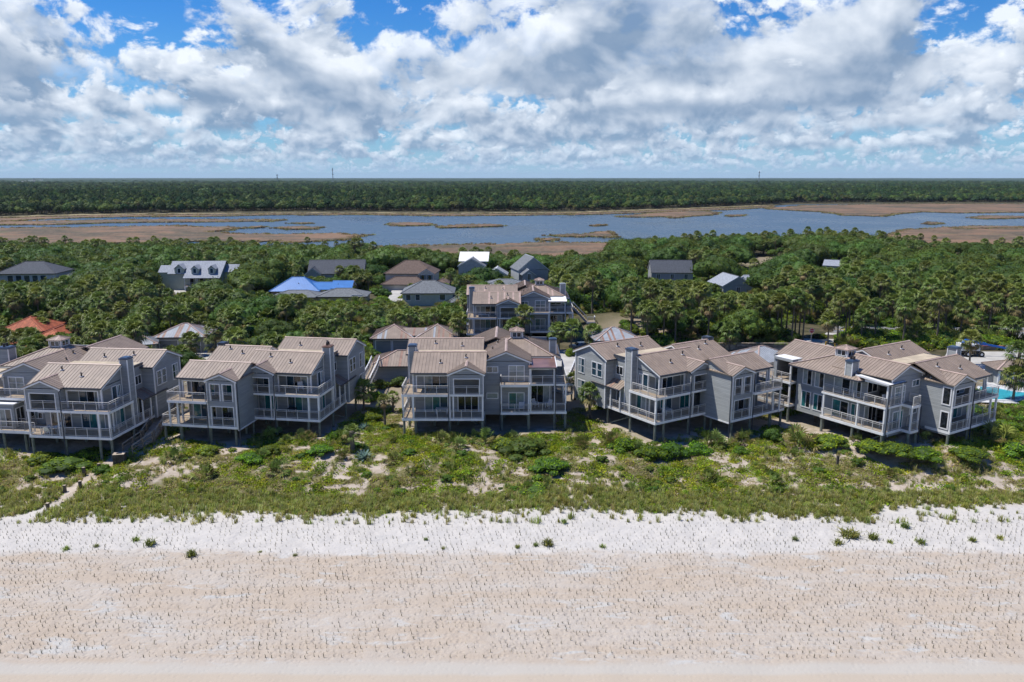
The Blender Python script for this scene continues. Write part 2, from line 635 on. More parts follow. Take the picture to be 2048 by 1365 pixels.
def lines(segs):
    r = []
    for a, b, n in segs:
        r += list(np.linspace(a, b, n, endpoint=False))
    r.append(segs[-1][1])
    return np.array(r)


gx_ = lines([(-56, 56, 450)])
side = 56 * np.geomspace(1.02, 200, 75)
gx_ = np.concatenate([-side[::-1], gx_, side])
gy_ = np.concatenate([lines([(-600, 20, 8), (20, 46, 12), (46, 76, 170), (76, 104, 70), (104, 200, 60), (200, 480, 60), (480, 1200, 60)]), np.geomspace(1215, 14000, 40)])
GX, GY = np.meshgrid(gx_, gy_)
GZ = ground_z(GX, GY)
nx, ny = len(gx_), len(gy_)
gv = np.stack([GX, GY, GZ], -1).reshape(-1, 3)
ii = (np.arange(ny - 1)[:, None] * nx + np.arange(nx - 1)[None, :]).reshape(-1)
gf = np.stack([ii, ii + 1, ii + nx + 1, ii + nx], -1)
gme = bpy.data.meshes.new('ground')
gme.vertices.add(len(gv))
gme.vertices.foreach_set('co', gv.ravel())
gme.loops.add(gf.size)
gme.loops.foreach_set('vertex_index', gf.ravel().astype(np.int32))
gme.polygons.add(len(gf))
gme.polygons.foreach_set('loop_start', np.arange(0, gf.size, 4, dtype=np.int32))
gme.polygons.foreach_set('use_smooth', np.ones(len(gf), bool))
gme.update(calc_edges=True)


def path_amount(x, y):
    """the sandy foot path from the timber steps to the beach"""
    P = [at(262, 905, 3.6), at(222, 935, 3.4), at(170, 968, 3.2), at(130, 998, 2.9), at(60, 1030, 2.6), at(-60, 1060, 2.4)]
    dmin = np.full(np.shape(x), 99.0)
    for (x0, y0), (x1, y1) in zip(P, P[1:]):
        vx, vy = x1 - x0, y1 - y0
        t = np.clip(((x - x0) * vx + (y - y0) * vy) / (vx * vx + vy * vy), 0, 1)
        dmin = np.minimum(dmin, np.hypot(x - x0 - t * vx, y - y0 - t * vy))
    return dmin


def bare(x, y):
    """how bare the dune is: 1 = open sand"""
    n = 0.55 * fbm(x, y, 0.22, 3, 21) + 0.45 * fbm(x, y * 1.7, 0.95, 3, 27)
    b = np.interp(n, [0.475, 0.575], [0, .9])
    # the sandy hollows of the photograph
    for px, py, r, a in ((1200, 930, 4.5, .75), (1330, 925, 4.5, .75), (1500, 890, 5, 1), (1600, 925, 6, .8), (1450, 950, 5, .6), (1700, 905, 3, .7), (760, 1010, 1.2, 1), (900, 1000, 1.0, 1), (1150, 995, 2, .8), (700, 950, 3, .6), (860, 960, 4, .55), (320, 960, 4, .5), (60, 925, 3, .5), (560, 950, 4, .5)):
        cx, cy = at(px, py, 3.4)
        b = np.maximum(b, a * np.exp(-(((x - cx) / r) ** 2 + ((y - cy) / (r * .55)) ** 2)) * np.interp(fbm(x, y * 1.6, 0.9, 3, 33), [.34, .6], [.15, 1.15]))
    return np.clip(b, 0, 1)


def veg_edge(x):
    """y of the seaward edge of the dune grass"""
    e = ipx([(-500, 75.5), (0, 75.6), (70, 75.0), (260, 75.2), (420, 75.8), (700, 75.6), (900, 76.2), (1100, 76.2), (1350, 75.8), (1500, 75.2), (1650, 74.8), (1750, 74.6), (1820, 77.0), (2048, 77.6), (2500, 78)])
    return e(x, np.full(np.shape(x), 75.5)) + (fbm(x, np.zeros_like(x), 0.5, 3, 41) - 0.5) * 1.6


ray_ = 1024 + F_PX * GX / np.maximum(GY, 1) * math.cos(PITCH)
forest_clear = np.where((ray_ > 1480) & (ray_ < 1570) & (GY > 258) & (GY < 348), .1, 1)
ve = veg_edge(GX)
dry_sand = np.clip((GY - 67.4 - (fbm(GX, GY, 0.12, 3, 11) - 0.5) * 2.4 - (fbm(GX, GY * 2, 0.9, 3, 13) - .5) * 1.6) / 1.0, 0, 1) * (.86 + .14 * fbm(GX, GY * 2, .3, 3, 14))       # pale, wind-blown upper beach
litter = np.clip((GY - ve) / 1.2, 0, 1) * np.where(GY < 99, 1 - 0.93 * bare(GX, GY), 0.75)
litter = np.where(path_amount(GX, GY) < 1.0, 0.0, litter)
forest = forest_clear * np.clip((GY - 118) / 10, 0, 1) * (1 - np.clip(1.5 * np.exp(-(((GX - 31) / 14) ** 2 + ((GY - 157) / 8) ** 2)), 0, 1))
for nm, arr in (('pale', dry_sand), ('litter', litter), ('woods', forest)):
    a = gme.attributes.new(nm, 'FLOAT', 'POINT')
    a.data.foreach_set('value', arr.astype(np.float32).ravel())

m = bpy.data.materials.new('sand_ground')
m.use_nodes = True
t = NT(m.node_tree)
b = t.n('ShaderNodeBsdfPrincipled')
o = t.n('ShaderNodeOutputMaterial')
t.put(o.inputs[0], b.outputs[0])
pos = t.n('ShaderNodeNewGeometry').outputs['Position']
def attr(nm):
    return t.n('ShaderNodeAttribute', attribute_name=nm).outputs['Fac']
streak = t.noise(t.vm('MULTIPLY', pos, (0.10, 0.55, 1.0)), 1.0, 4, 0.6, 0.4)
fine = t.noise(pos, 6.0, 3, 0.65)
pock = t.voro(pos, 2.1)
damp = t.mix(t.ramp(streak, 0.36, 0.68), (0.418, 0.352, 0.280), (0.438, 0.395, 0.342))
damp = t.mix(t.ramp(t.noise(t.vm('MULTIPLY', pos, (0.22, 0.7, 1.0)), 1.0, 4, 0.65, 0.8), 0.54, 0.70), damp, (0.45, 0.445, 0.42))
damp = t.mix(t.m('MULTIPLY', t.ramp(fine, 0.35, 0.75), 0.3), damp, (0.37, 0.305, 0.245))
y0_ = t.xyz(pos)[1]
damp = t.mix(t.ramp(t.m('ADD', y0_, t.m('MULTIPLY', t.noise(pos, .4, 2, .5), .8)), 51.6, 52.4), t.mix(t.ramp(t.m('ADD', y0_, t.m('MULTIPLY', t.noise(pos, .2, 2, .5), .5)), 50.4, 50.9), (0.43, 0.37, 0.295), (0.43, 0.40, 0.35)), damp)
white = t.mix(t.ramp(t.noise(pos, 0.5, 4, 0.6), 0.35, 0.65), (0.471, 0.453, 0.423), (0.522, 0.499, 0.463))
white = t.mix(t.m('MULTIPLY', t.ramp(fine, 0.4, 0.75), 0.3), white, (0.420, 0.403, 0.375))
c = t.mix(attr('pale'), damp, white)
dune_s = t.mix(t.ramp(t.noise(pos, 0.8, 4, 0.6), 0.35, 0.7), (0.36, 0.30, 0.24), (0.46, 0.40, 0.335))
lt = t.mix(t.ramp(t.noise(pos, 2.4, 4, 0.65), 0.35, 0.65), (0.115, 0.12, 0.035), (0.20, 0.165, 0.09))
y_ = t.xyz(pos)[1]
c = t.mix(t.ramp(y_, 76.0, 79.5), c, dune_s)
c = t.mix(t.ramp(attr('litter'), 0.15, 0.8), c, lt)  # under the houses the litter tone also stands in for shade
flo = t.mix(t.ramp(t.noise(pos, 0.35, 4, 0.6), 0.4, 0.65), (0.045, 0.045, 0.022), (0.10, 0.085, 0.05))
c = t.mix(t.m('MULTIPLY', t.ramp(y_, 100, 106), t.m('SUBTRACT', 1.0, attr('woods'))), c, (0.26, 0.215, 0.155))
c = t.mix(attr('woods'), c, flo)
far = t.mix(t.ramp(t.noise(pos, 0.012, 5, 0.7), 0.35, 0.65), (0.022, 0.040, 0.018), (0.045, 0.065, 0.024))
c = t.mix(t.ramp(y_, 1500, 2200), c, far)
t.put(b.inputs['Base Color'], c)
b.inputs['Roughness'].default_value = 0.95
b.inputs['Specular IOR Level'].default_value = 0.15
bn = t.n('ShaderNodeBump')
bn.inputs['Strength'].default_value = 0.7
bn.inputs['Distance'].default_value = 0.10
hgt = t.m('MULTIPLY', t.m('ADD', t.m('MULTIPLY', t.ramp(pock, 0.05, 0.5), 0.9), t.m('MULTIPLY', t.noise(pos, 3.2, 4, 0.6), 1.1)), t.m('MULTIPLY', t.m('SUBTRACT', 1.0, t.m('MULTIPLY', attr('pale'), 0.55)), t.ramp(t.xyz(pos)[1], 51.2, 52.6, 0.25, 1.0)))
t.put(bn.inputs['Height'], hgt)
t.put(b.inputs['Normal'], bn.outputs[0])
gme.materials.append(m)
tag(link('ground', gme), kind='structure')

# ------------------------------------------------------------------ lake and marsh
m = bpy.data.materials.new('lake_water')
m.use_nodes = True
t = NT(m.node_tree)
b = t.n('ShaderNodeBsdfPrincipled')
o = t.n('ShaderNodeOutputMaterial')
t.put(o.inputs[0], b.outputs[0])
pos = t.n('ShaderNodeNewGeometry').outputs['Position']
gust = t.noise(t.vm('MULTIPLY', pos, (0.012, 0.010, 1)), 1.0, 5, 0.6, 0.6)
t.put(b.inputs['Base Color'], t.mix(t.ramp(gust, 0.35, 0.65), (0.035, 0.07, 0.105), (0.07, 0.115, 0.155)))
b.inputs['Roughness'].default_value = 0.25
b.inputs['IOR'].default_value = 1.33
t.put(b.inputs['Roughness'], t.ramp(gust, 0.3, 0.7, 0.16, 0.42))
bn = t.n('ShaderNodeBump')
bn.inputs['Strength'].default_value = 1.0
bn.inputs['Distance'].default_value = 0.55
wv = t.noise(t.vm('MULTIPLY', pos, (0.25, 0.5, 1)), 1.0, 5, 0.65, 0.3)
t.put(bn.inputs['Height'], wv)
t.put(b.inputs['Normal'], bn.outputs[0])
wm = bpy.data.meshes.new('lake')
wm.from_pydata([(-2600, 300, 0), (2600, 300, 0), (2600, 1250, 0), (-2600, 1250, 0)], [], [(0, 1, 2, 3)])
wm.materials.append(m)
tag(link('lake', wm), kind='structure')

m = bpy.data.materials.new('marsh_grass')
m.use_nodes = True
t = NT(m.node_tree)
b = t.n('ShaderNodeBsdfPrincipled')
o = t.n('ShaderNodeOutputMaterial')
t.put(o.inputs[0], b.outputs[0])
pos = t.n('ShaderNodeNewGeometry').outputs['Position']
n1 = t.noise(t.vm('MULTIPLY', pos, (0.02, 0.035, 1)), 1.0, 6, 0.68, 0.5)
n2 = t.noise(t.vm('MULTIPLY', pos, (0.6, 0.25, 1)), 1.0, 3, 0.7)
c = t.mix(t.ramp(n1, 0.40, 0.60), (0.052, 0.045, 0.022), (0.190, 0.106, 0.056))
n3 = t.noise(t.vm('MULTIPLY', pos, (0.05, 0.16, 1)), 1.0, 5, 0.7, 0.4)
c = t.mix(t.m('MULTIPLY', t.ramp(n3, 0.5, 0.66), 0.6), c, (0.10, 0.066, 0.042))
c = t.mix(t.ramp(t.noise(pos, 0.05, 4, 0.6), 0.58, 0.72), c, (0.125, 0.12, 0.042))
c = t.mix(t.m('MULTIPLY', t.ramp(n2, 0.4, 0.7), 0.45), c, (0.235, 0.17, 0.11))
t.put(b.inputs['Base Color'], c)
b.inputs['Roughness'].default_value = 0.9
bn = t.n('ShaderNodeBump')
bn.inputs['Strength'].default_value = 0.8
bn.inputs['Distance'].default_value = 0.6
t.put(bn.inputs['Height'], n2)
t.put(b.inputs['Normal'], bn.outputs[0])
MATS['marsh_grass'] = m
mat('marsh_pale', (0.33, 0.27, 0.15), 0.9, 0.2, 0.05)


EDGE = []


def marsh(pts, h=0.45, name='marsh', m='marsh_grass', seed=1, rough=3.0):
    """a patch of marsh grass with a ragged outline, standing a little out of the water"""
    rnd = random.Random(seed)
    P = [Vector((*at(px, py, 0.0), 0)) for px, py in pts]
    out = []
    for i, p in enumerate(P):
        q = P[(i + 1) % len(P)]
        n = max(2, min(60, int((q - p).length / 3.5)))
        for k in range(n):
            w = p.lerp(q, k / n)
            nz = fbm(np.array([w.x]), np.array([w.y]), .02, 3, seed)[0] - .5
            nz2 = fbm(np.array([w.x]), np.array([w.y]), .09, 3, seed + 50)[0] - .5
            out.append((w.x + nz * rough * 10 + nz2 * rough * 5, w.y + nz2 * rough * 6 + nz * rough * 3, h + rnd.uniform(-.15, .25)))
            EDGE.append(out[-1])
    me = bpy.data.meshes.new(name)
    bm = bmesh.new()
    vs = [bm.verts.new(p) for p in out]
    lo = [bm.verts.new((p[0], p[1], -0.3)) for p in out]
    f = bm.faces.new(vs)
    for i in range(len(vs)):
        j = (i + 1) % len(vs)
        bm.faces.new((vs[i], vs[j], lo[j], lo[i]))
    bmesh.ops.triangulate(bm, faces=[f])
    bmesh.ops.recalc_face_normals(bm, faces=bm.faces)
    bm.to_mesh(me)
    bm.free()
    me.materials.append(MATS[m])
    return tag(link(name, me), kind='structure')


MARSH = [
    ([(-300, 459), (0, 458), (160, 456), (330, 453), (460, 455), (487, 458), (425, 461), (398, 465), (470, 469), (560, 471), (680, 469), (762, 471), (705, 480), (600, 486), (470, 484), (330, 486), (150, 490), (-300, 500)], 1),
    ([(-300, 447), (60, 444), (300, 440), (480, 441), (572, 441), (555, 444), (400, 445), (215, 447), (100, 451), (-300, 452)], 2),
    ([(786, 448), (830, 447), (868, 449), (866, 452), (815, 453), (788, 451)], 3),
    ([(868, 455), (930, 451), (980, 450), (1010, 452), (1000, 454), (930, 456), (880, 457)], 4),
    ([(557, 457), (600, 455), (640, 456), (632, 459), (585, 460)], 5),
    ([(497, 456), (512, 454.5), (522, 456), (508, 457.5)], 6),
    ([(577, 448), (610, 447), (622, 448), (600, 449)], 7),
    ([(720, 497), (830, 492), (1000, 490), (1100, 488), (1215, 487), (1240, 492), (1260, 520), (1240, 560), (1000, 560), (760, 560), (700, 520)], 8),
    ([(1084, 480), (1110, 478), (1118, 481), (1095, 483)], 9),
    ([(1105, 472), (1150, 470), (1165, 472), (1200, 466), (1222, 465), (1225, 476), (1190, 474), (1140, 475)], 10),
    ([(1240, 434), (1300, 427), (1380, 423), (1440, 425), (1430, 432), (1360, 435), (1290, 435)], 11),
    ([(1455, 432), (1490, 431), (1482, 433), (1460, 434)], 12),
    ([(1345, 435), (1368, 434), (1372, 436), (1350, 437)], 13),
    ([(1180, 452), (1206, 451), (1204, 453), (1184, 453.5)], 14),
    ([(1535, 417), (1620, 412), (1800, 409), (2048, 409), (2400, 409), (2400, 420), (2040, 426), (1960, 427), (1850, 425), (1790, 429), (1750, 434), (1680, 432), (1640, 425), (1570, 421)], 15),
    ([(1935, 437), (1970, 433), (2030, 434), (2060, 436), (2000, 439), (1960, 439)], 16),
    ([(1843, 449), (1860, 446), (1880, 448), (1862, 450)], 17),
    ([(1810, 462), (1880, 457), (1960, 459), (2048, 457), (2400, 455), (2400, 505), (2048, 505), (1850, 500), (1780, 480)], 18),
    ([(1900, 457), (1960, 454), (2048, 455), (2040, 458), (1950, 459)], 19),
    ([(-300, 441), (0, 438), (150, 433), (300, 431), (300, 434), (160, 437), (100, 439), (0, 444), (-300, 450)], 20),
    ([(300, 431.5), (450, 430), (640, 428.5), (760, 429.5), (900, 429.5), (1040, 429.5), (1145, 427.5), (1140, 430.5), (1000, 432), (850, 433), (720, 431), (560, 431), (420, 434), (300, 435)], 21),
    ([(1145, 428), (1250, 425), (1330, 421), (1440, 418), (1540, 413), (1542, 416), (1450, 421), (1340, 424), (1255, 428), (1150, 431)], 22),
]
for pts, sdv in MARSH:
    big = max(p[0] for p in pts) - min(p[0] for p in pts)
    marsh(pts, 0.5 if big > 150 else 0.75, 'marsh', 'marsh_grass', sdv, 3.0 if big > 150 else 1.2)
for pts, sdv in (([(-300, 437), (0, 434), (150, 431), (300, 429.5), (300, 431), (150, 433), (0, 437), (-300, 441)], 31),
                 ([(300, 429.6), (640, 427.2), (900, 428.3), (1150, 426.4), (1150, 427.4), (900, 429.3), (640, 428.4), (300, 431)], 32),
                 ([(1150, 426.4), (1330, 420), (1540, 412), (1540, 413), (1330, 421.2), (1150, 427.5)], 33)):
    marsh(pts, 0.9, 'marsh_bank', 'marsh_pale', sdv, 2.0)

# ------------------------------------------------------------------ the grey beach houses
PITCH_R = 0.41
TAN = ('roof_tan', 'roof_tan_b', 'roof_tan_c', 'roof_tan')
GALV = ('roof_silver', 'roof_tan', 'roof_silver', 'roof_rust', 'roof_silver')


def clip(poly, a, sgn):
    out = []
    n = len(poly)
    for i in range(n):
        p, q = poly[i], poly[(i + 1) % n]
        dp, dq = (p[0] - a) * sgn, (q[0] - a) * sgn
        if dp >= 0:
            out.append(p)
        if (dp > 0 > dq) or (dp < 0 < dq):
            k = dp / (dp - dq)
            out.append((a, p[1] + (q[1] - p[1]) * k))
    return out


def slope(mb, pts, mats=TAN, rib=0.42, ribh=0.04, t=0.10, rnd=None, ribm=None):
    """one plane of a standing-seam roof: sheets of their own between raised seams. pts[0]-pts[1] is the eave"""
    rnd = rnd or random.Random(len(mb.v) + int(abs(pts[0][0]) * 10))
    P = [Vector(p) for p in pts]
    e = (P[1] - P[0]).normalized()
    n = (P[1] - P[0]).cross(P[2] - P[0]).normalized()
    if n.z < 0:
        n = -n
    d = n.cross(e)
    if d.z < 0:
        d = -d
    st = [((p - P[0]).dot(e), (p - P[0]).dot(d)) for p in P]
    s0, s1 = min(q[0] for q in st), max(q[0] for q in st)
    k = max(1, round((s1 - s0) / rib))
    w = (s1 - s0) / k
    W3 = lambda s, q, h=0.0: P[0] + e * s + d * q + n * h
    for i in range(k):
        a, b = s0 + i * w, s0 + (i + 1) * w
        c = clip(clip(st, a, 1), b, -1)
        if len(c) >= 3:
            mb.poly([W3(*q) for q in c], mats[rnd.randrange(len(mats))])
    for i in range(0, k + 1):
        a = min(max(s0 + i * w, s0 + 0.02), s1 - 0.02)
        ts = []
        for j in range(len(st)):
            p, q = st[j], st[(j + 1) % len(st)]
            if (p[0] - a) * (q[0] - a) <= 0 and abs(p[0] - q[0]) > 1e-6:
                ts.append(p[1] + (q[1] - p[1]) * (a - p[0]) / (q[0] - p[0]))
        if len(ts) >= 2 and max(ts) - min(ts) > 0.15:
            lo, hi = min(ts), max(ts)
            A, B = W3(a - .02, lo), W3(a + .02, lo)
            C, D = W3(a - .02, hi), W3(a + .02, hi)
            u = n * ribh
            rm = ribm or mats[0]
            mb.poly([A, C, C + u, A + u], rm)
            mb.poly([B, B + u, D + u, D], rm)
            mb.poly([A + u, C + u, D + u, B + u], rm)
            mb.poly([A, A + u, B + u, B], rm)
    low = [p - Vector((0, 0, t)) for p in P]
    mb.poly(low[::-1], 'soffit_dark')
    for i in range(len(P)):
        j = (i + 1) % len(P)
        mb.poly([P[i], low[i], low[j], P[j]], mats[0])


SPLIT = {'corner_board', 'rake_trim', 'gutter', 'edge_board', 'brace', 'beam', 'stringer', 'handrail', 'roof_edge'}


class House:
    def __init__(s, name, label, cat, org, rot=0.0, mir=False, zr=4.1, group=None, wallmat='siding'):
        s.root = empty(name, (org[0], org[1], zr), R(rot))
        tag(s.root, label, cat, group)
        s.mir, s.zr, s.rot, s.org, s.wm = mir, zr, rot, org, wallmat
        s.rib = 0.42

    def mb(s):
        return MB(s.mir, s.zr)

    def add(s, name, mb, parent=None, label=None):
        if name in SPLIT and mb.f:
            o = mb.split(name, parent or s.root)
        else:
            o = mb.build(name, parent or s.root)
        if label and o:
            o['label'] = label
        return o

    def world(s, u, v):
        x = -u if s.mir else u
        c, q = math.cos(R(s.rot)), math.sin(R(s.rot))
        return s.org[0] + x * c - v * q, s.org[1] + x * q + v * c

    def box(s, name, u0, u1, v0, v1, z0, z1, m='trim', parent=None):
        b = s.mb()
        b.box(u0, u1, v0, v1, z0, z1, m)
        return s.add(name, b, parent)

    def wall(s, axis, pos, a0, a1, z0, z1, holes=(), t=0.14, m=None, mb=None):
        """a wall in the plane v=pos (axis 'v') or u=pos (axis 'u') with openings cut out"""
        own = mb is None
        b = mb or s.mb()
        m = m or s.wm
        A = sorted({a0, a1, *[h[0] for h in holes], *[h[1] for h in holes]})
        Z = sorted({z0, z1, *[h[2] for h in holes], *[h[3] for h in holes]})
        for i in range(len(A) - 1):
            for j in range(len(Z) - 1):
                ca, cz = (A[i] + A[i + 1]) / 2, (Z[j] + Z[j + 1]) / 2
                if any(h[0] < ca < h[1] and h[2] < cz < h[3] for h in holes):
                    continue
                if axis == 'v':
                    b.box(A[i], A[i + 1], pos, pos + t, Z[j], Z[j + 1], m)
                else:
                    b.box(pos, pos + t, A[i], A[i + 1], Z[j], Z[j + 1], m)
        if own:
            return s.add('wall', b)

    def window(s, axis, pos, face, a0, a1, z0, z1, panes=2, gl=('glass_dark',), name='window', tw=0.11, rows=1, parent=None, trim='trim'):
        """casing and mullions with every pane a piece of its own; face = side the window looks to (+1 / -1)"""
        def bx(b, x0, x1, d0, d1, q0, q1, m):
            d0, d1 = pos + face * d0, pos + face * d1
            if axis == 'v':
                b.box(x0, x1, d0, d1, q0, q1, m)
            else:
                b.box(d0, d1, x0, x1, q0, q1, m)
        b = s.mb()
        bx(b, a0 - tw, a0, 0, .055, z0 - tw, z1 + tw, trim)
        bx(b, a1, a1 + tw, 0, .055, z0 - tw, z1 + tw, trim)
        bx(b, a0, a1, 0, .055, z0 - tw, z0, trim)
        bx(b, a0, a1, 0, .055, z1, z1 + tw, trim)
        w = (a1 - a0) / panes
        for i in range(1, panes):
            bx(b, a0 + i * w - .035, a0 + i * w + .035, 0.0, .05, z0, z1, trim)
        hgt = (z1 - z0) / rows
        for j in range(1, rows):
            bx(b, a0, a1, 0.0, .045, z0 + j * hgt - .025, z0 + j * hgt + .025, trim)
        fr = s.add(name, b, parent)
        for i in range(panes):
            p = s.mb()
            g = gl[i % len(gl)]
            bx(p, a0 + i * w + (.035 if i else 0), a0 + (i + 1) * w - (.035 if i < panes - 1 else 0), 0.004, .018, z0, z1, g)
            s.add('pane', p, fr)
        return fr

    def railing(s, path, z, step=1.5, parent=None, m='rail', name='railing'):
        b, k = s.mb(), s.mb()
        for (u0, v0), (u1, v1) in zip(path, path[1:]):
            L = math.hypot(u1 - u0, v1 - v0)
            if L < .05:
                continue
            b.bar((u0, v0, z + 1.05), (u1, v1, z + 1.05), .085, .06, m)
            b.bar((u0, v0, z + .86), (u1, v1, z + .86), .04, .04, m)
            b.bar((u0, v0, z + .11), (u1, v1, z + .11), .04, .05, m)
            n = max(1, round(L / step))
            for i in range(n + 1):
                q = i / n
                x, y = u0 + (u1 - u0) * q, v0 + (v1 - v0) * q
                b.box(x - .035, x + .035, y - .035, y + .035, z, z + 1.03, m)
            c = max(2, round(L / .145))
            for i in range(1, c):
                q = i / c
                x, y = u0 + (u1 - u0) * q, v0 + (v1 - v0) * q
                k.box(x - .011, x + .011, y - .011, y + .011, z + .12, z + .86, 'baluster')
        r = s.add(name, b, parent)
        o = s.add('baluster', k, r)
        if o:
            o['kind'] = 'stuff'
        return r

    def deck(s, poly, z, fh=0.30, name='deck', open_edges=()):
        """boards with a pale edge board all round"""
        b = s.mb()
        b.slab([(u, v, z) for u, v in poly], 0.12, 'deck', 'fascia')
        d = s.add(name, b)
        f = s.mb()
        n = len(poly)
        for i in range(n):
            if i in open_edges:
                continue
            (u0, v0), (u1, v1) = poly[i], poly[(i + 1) % n]
            f.bar((u0, v0, z - fh / 2 - .01), (u1, v1, z - fh / 2 - .01), .06, fh, 'fascia')
        s.add('edge_board', f, d)
        j = s.mb()
        us = [p[0] for p in poly]; vs = [p[1] for p in poly]
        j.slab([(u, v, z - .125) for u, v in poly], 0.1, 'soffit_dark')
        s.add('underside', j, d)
        return d

    def column(s, u, v, z0, z1, w=.2, m='fascia', name='column'):
        return s.box(name, u - w / 2, u + w / 2, v - w / 2, v + w / 2, z0, z1, m)

    def piling(s, u, v, z1, r=.15):
        x, y = s.world(u, v)
        b = s.mb()
        g = gz(x, y) - 0.3
        b.tube([(u, v, g), (u, v, z1)], [r * 1.05, r], 8, 'piling')
        return s.add('piling', b)

    def gable(s, u0, u1, v0, v1, axis, ze, over=0.32, rake=0.22, mats=TAN, ends=(True, True), gw=True, pitch=PITCH_R, trims=(True, True), gutters=(True, True), caps=True, cap_m='ridge', back_cut=None, vents=()):
        b = s.mb()
        t = s.mb()
        g = s.mb()
        c = s.mb()
        A0, A1, B0, B1 = (u0, u1, v0, v1) if axis == 'u' else (v0, v1, u0, u1)
        X = (lambda a, bb, z: (a, bb, z)) if axis == 'u' else (lambda a, bb, z: (bb, a, z))
        a0, a1 = A0 - (rake if ends[0] else 0), A1 + (rake if ends[1] else 0)
        mid = (B0 + B1) / 2 if back_cut is None else back_cut
        zr = ze + pitch * (mid - B0 + over)
        zb = zr - pitch * (B1 - mid + over)
        slope(b, [X(a0, B0 - over, ze), X(a1, B0 - over, ze), X(a1, mid, zr), X(a0, mid, zr)], mats, s.rib, .04 if s.rib < 5 else .0)
        slope(b, [X(a1, B1 + over, zb), X(a0, B1 + over, zb), X(a0, mid, zr), X(a1, mid, zr)], mats, s.rib, .04 if s.rib < 5 else .0)
        rf = s.add('roof', b)
        if gw:
            for k, (aa, sg) in enumerate(((A0, 1), (A1, -1))):
                if not ends[k]:
                    continue
                w = s.mb()
                zw = ze + pitch * over - .12
                zwb = zb + pitch * over - .12
                p = [(B0, zw), (B1, zwb), (mid, zr - .12)]
                if back_cut is not None and zwb > zw + .02:
                    p = [(B0, zw), (B1, zw), (B1, zwb), (mid, zr - .12)]
                f = [X(aa, q[0], q[1]) for q in p]
                h = [X(aa + sg * .14, q[0], q[1]) for q in p]
                w.poly(f, s.wm)
                w.poly(h[::-1], s.wm)
                for i in range(len(p)):
                    j = (i + 1) % len(p)
                    w.poly([f[i], h[i], h[j], f[j]], s.wm)
                s.add('gable_wall', w)
        for k, aa in enumerate((a0, a1)):
            if ends[k] and trims[k]:
                q = aa + (.025 if k == 0 else -.025)
                t.bar(X(q, B0 - over, ze - .20), X(q, mid, zr - .20), .05, .17, 'fascia')
                t.bar(X(q, mid, zr - .20), X(q, B1 + over, zb - .20), .05, .17, 'fascia')
        s.add('rake_trim', t, rf)
        for k, (bb, zz) in enumerate(((B0 - over - .06, ze), (B1 + over + .06, zb))):
            if gutters[k]:
                g.bar(X(a0, bb, zz - .09), X(a1, bb, zz - .09), .12, .13, 'gutter')
        s.add('gutter', g, rf)
        if caps:
            for sg in (-1, 1):
                q = .17
                c.poly([X(a0 - .02, mid, zr + .075), X(a1 + .02, mid, zr + .075), X(a1 + .02, mid + sg * q, zr + .062 - pitch * q), X(a0 - .02, mid + sg * q, zr + .062 - pitch * q)], cap_m)
            s.add('ridge_cap', c, rf)
        for (a_, f_) in vents:
            bb = mid - (mid - B0 + over) * f_
            s.vent(*X(a_, bb, zr - pitch * (mid - bb)), parent=rf)
        return rf, zr

    def vent(s, u, v, z, parent=None, h=.42):
        b = s.mb()
        b.tube([(u, v, z - .05), (u, v, z + h)], [.085, .085], 6, 'vent')
        b.box(u - .16, u + .16, v - .16, v + .16, z + .0, z + .075, 'trim')
        b.tube([(u, v, z + h), (u, v, z + h + .10)], [.17, .05], 6, 'vent')
        return s.add('vent_pipe', b, parent)

    def chimney(s, u0, u1, v0, v1, z0, z1, cap='chim_cap', pots=0):
        b = s.mb()
        b.box(u0, u1, v0, v1, z0, z1, s.wm)
        ch = s.add('chimney', b)
        c = s.mb()
        for uu in (u0, u1):
            for vv in (v0, v1):
                c.box(uu - .05, uu + .05, vv - .05, vv + .05, z0 + .2, z1 - .01, 'fascia')
        s.add('corner_board', c, ch)
        c = s.mb()
        c.box(u0 - .09, u1 + .09, v0 - .09, v1 + .09, z1, z1 + .16, cap)
        c.box(u0 + .05, u1 - .05, v0 + .05, v1 - .05, z1 + .16, z1 + .24, cap)
        s.add('chimney_cap', c, ch)
        for i in range(pots):
            p = s.mb()
            vv = v0 + (v1 - v0) * (i + .7) / (pots + .4)
            p.tube([((u0 + u1) / 2, vv, z1 + .2), ((u0 + u1) / 2, vv, z1 + .65)], [.16, .14], 8, 'vent')
            s.add('flue', p, ch)
        return ch

    def downspout(s, u, v, z0, z1, k=(0, 0)):
        b = s.mb()
        b.bar((u + k[0], v + k[1], z1), (u, v, z1 - .35), .09, .09, 'gutter')
        b.bar((u, v, z1 - .32), (u, v, z0), .09, .09, 'gutter')
        return s.add('downspout', b)

    def hip(s, u0, u1, v0, v1, ze, mats=TAN, pitch=PITCH_R, ridge_m='ridge', name='roof', rib=None, gutter=True):
        """hipped roof over the rectangle (eave line given)"""
        b = s.mb()
        c = s.mb()
        g = s.mb()
        du, dv = u1 - u0, v1 - v0
        r = min(du, dv) / 2
        zr = ze + pitch * r
        if du >= dv:
            r0, r1 = (u0 + r, (v0 + v1) / 2, zr), (u1 - r, (v0 + v1) / 2, zr)
        else:
            r0, r1 = ((u0 + u1) / 2, v0 + r, zr), ((u0 + u1) / 2, v1 - r, zr)
        a, bb, cc, d = (u0, v0, ze), (u1, v0, ze), (u1, v1, ze), (u0, v1, ze)
        def uniq(p):
            o = []
            for q in p:
                if not o or (Vector(q) - Vector(o[-1])).length > .02:
                    o.append(q)
            return o
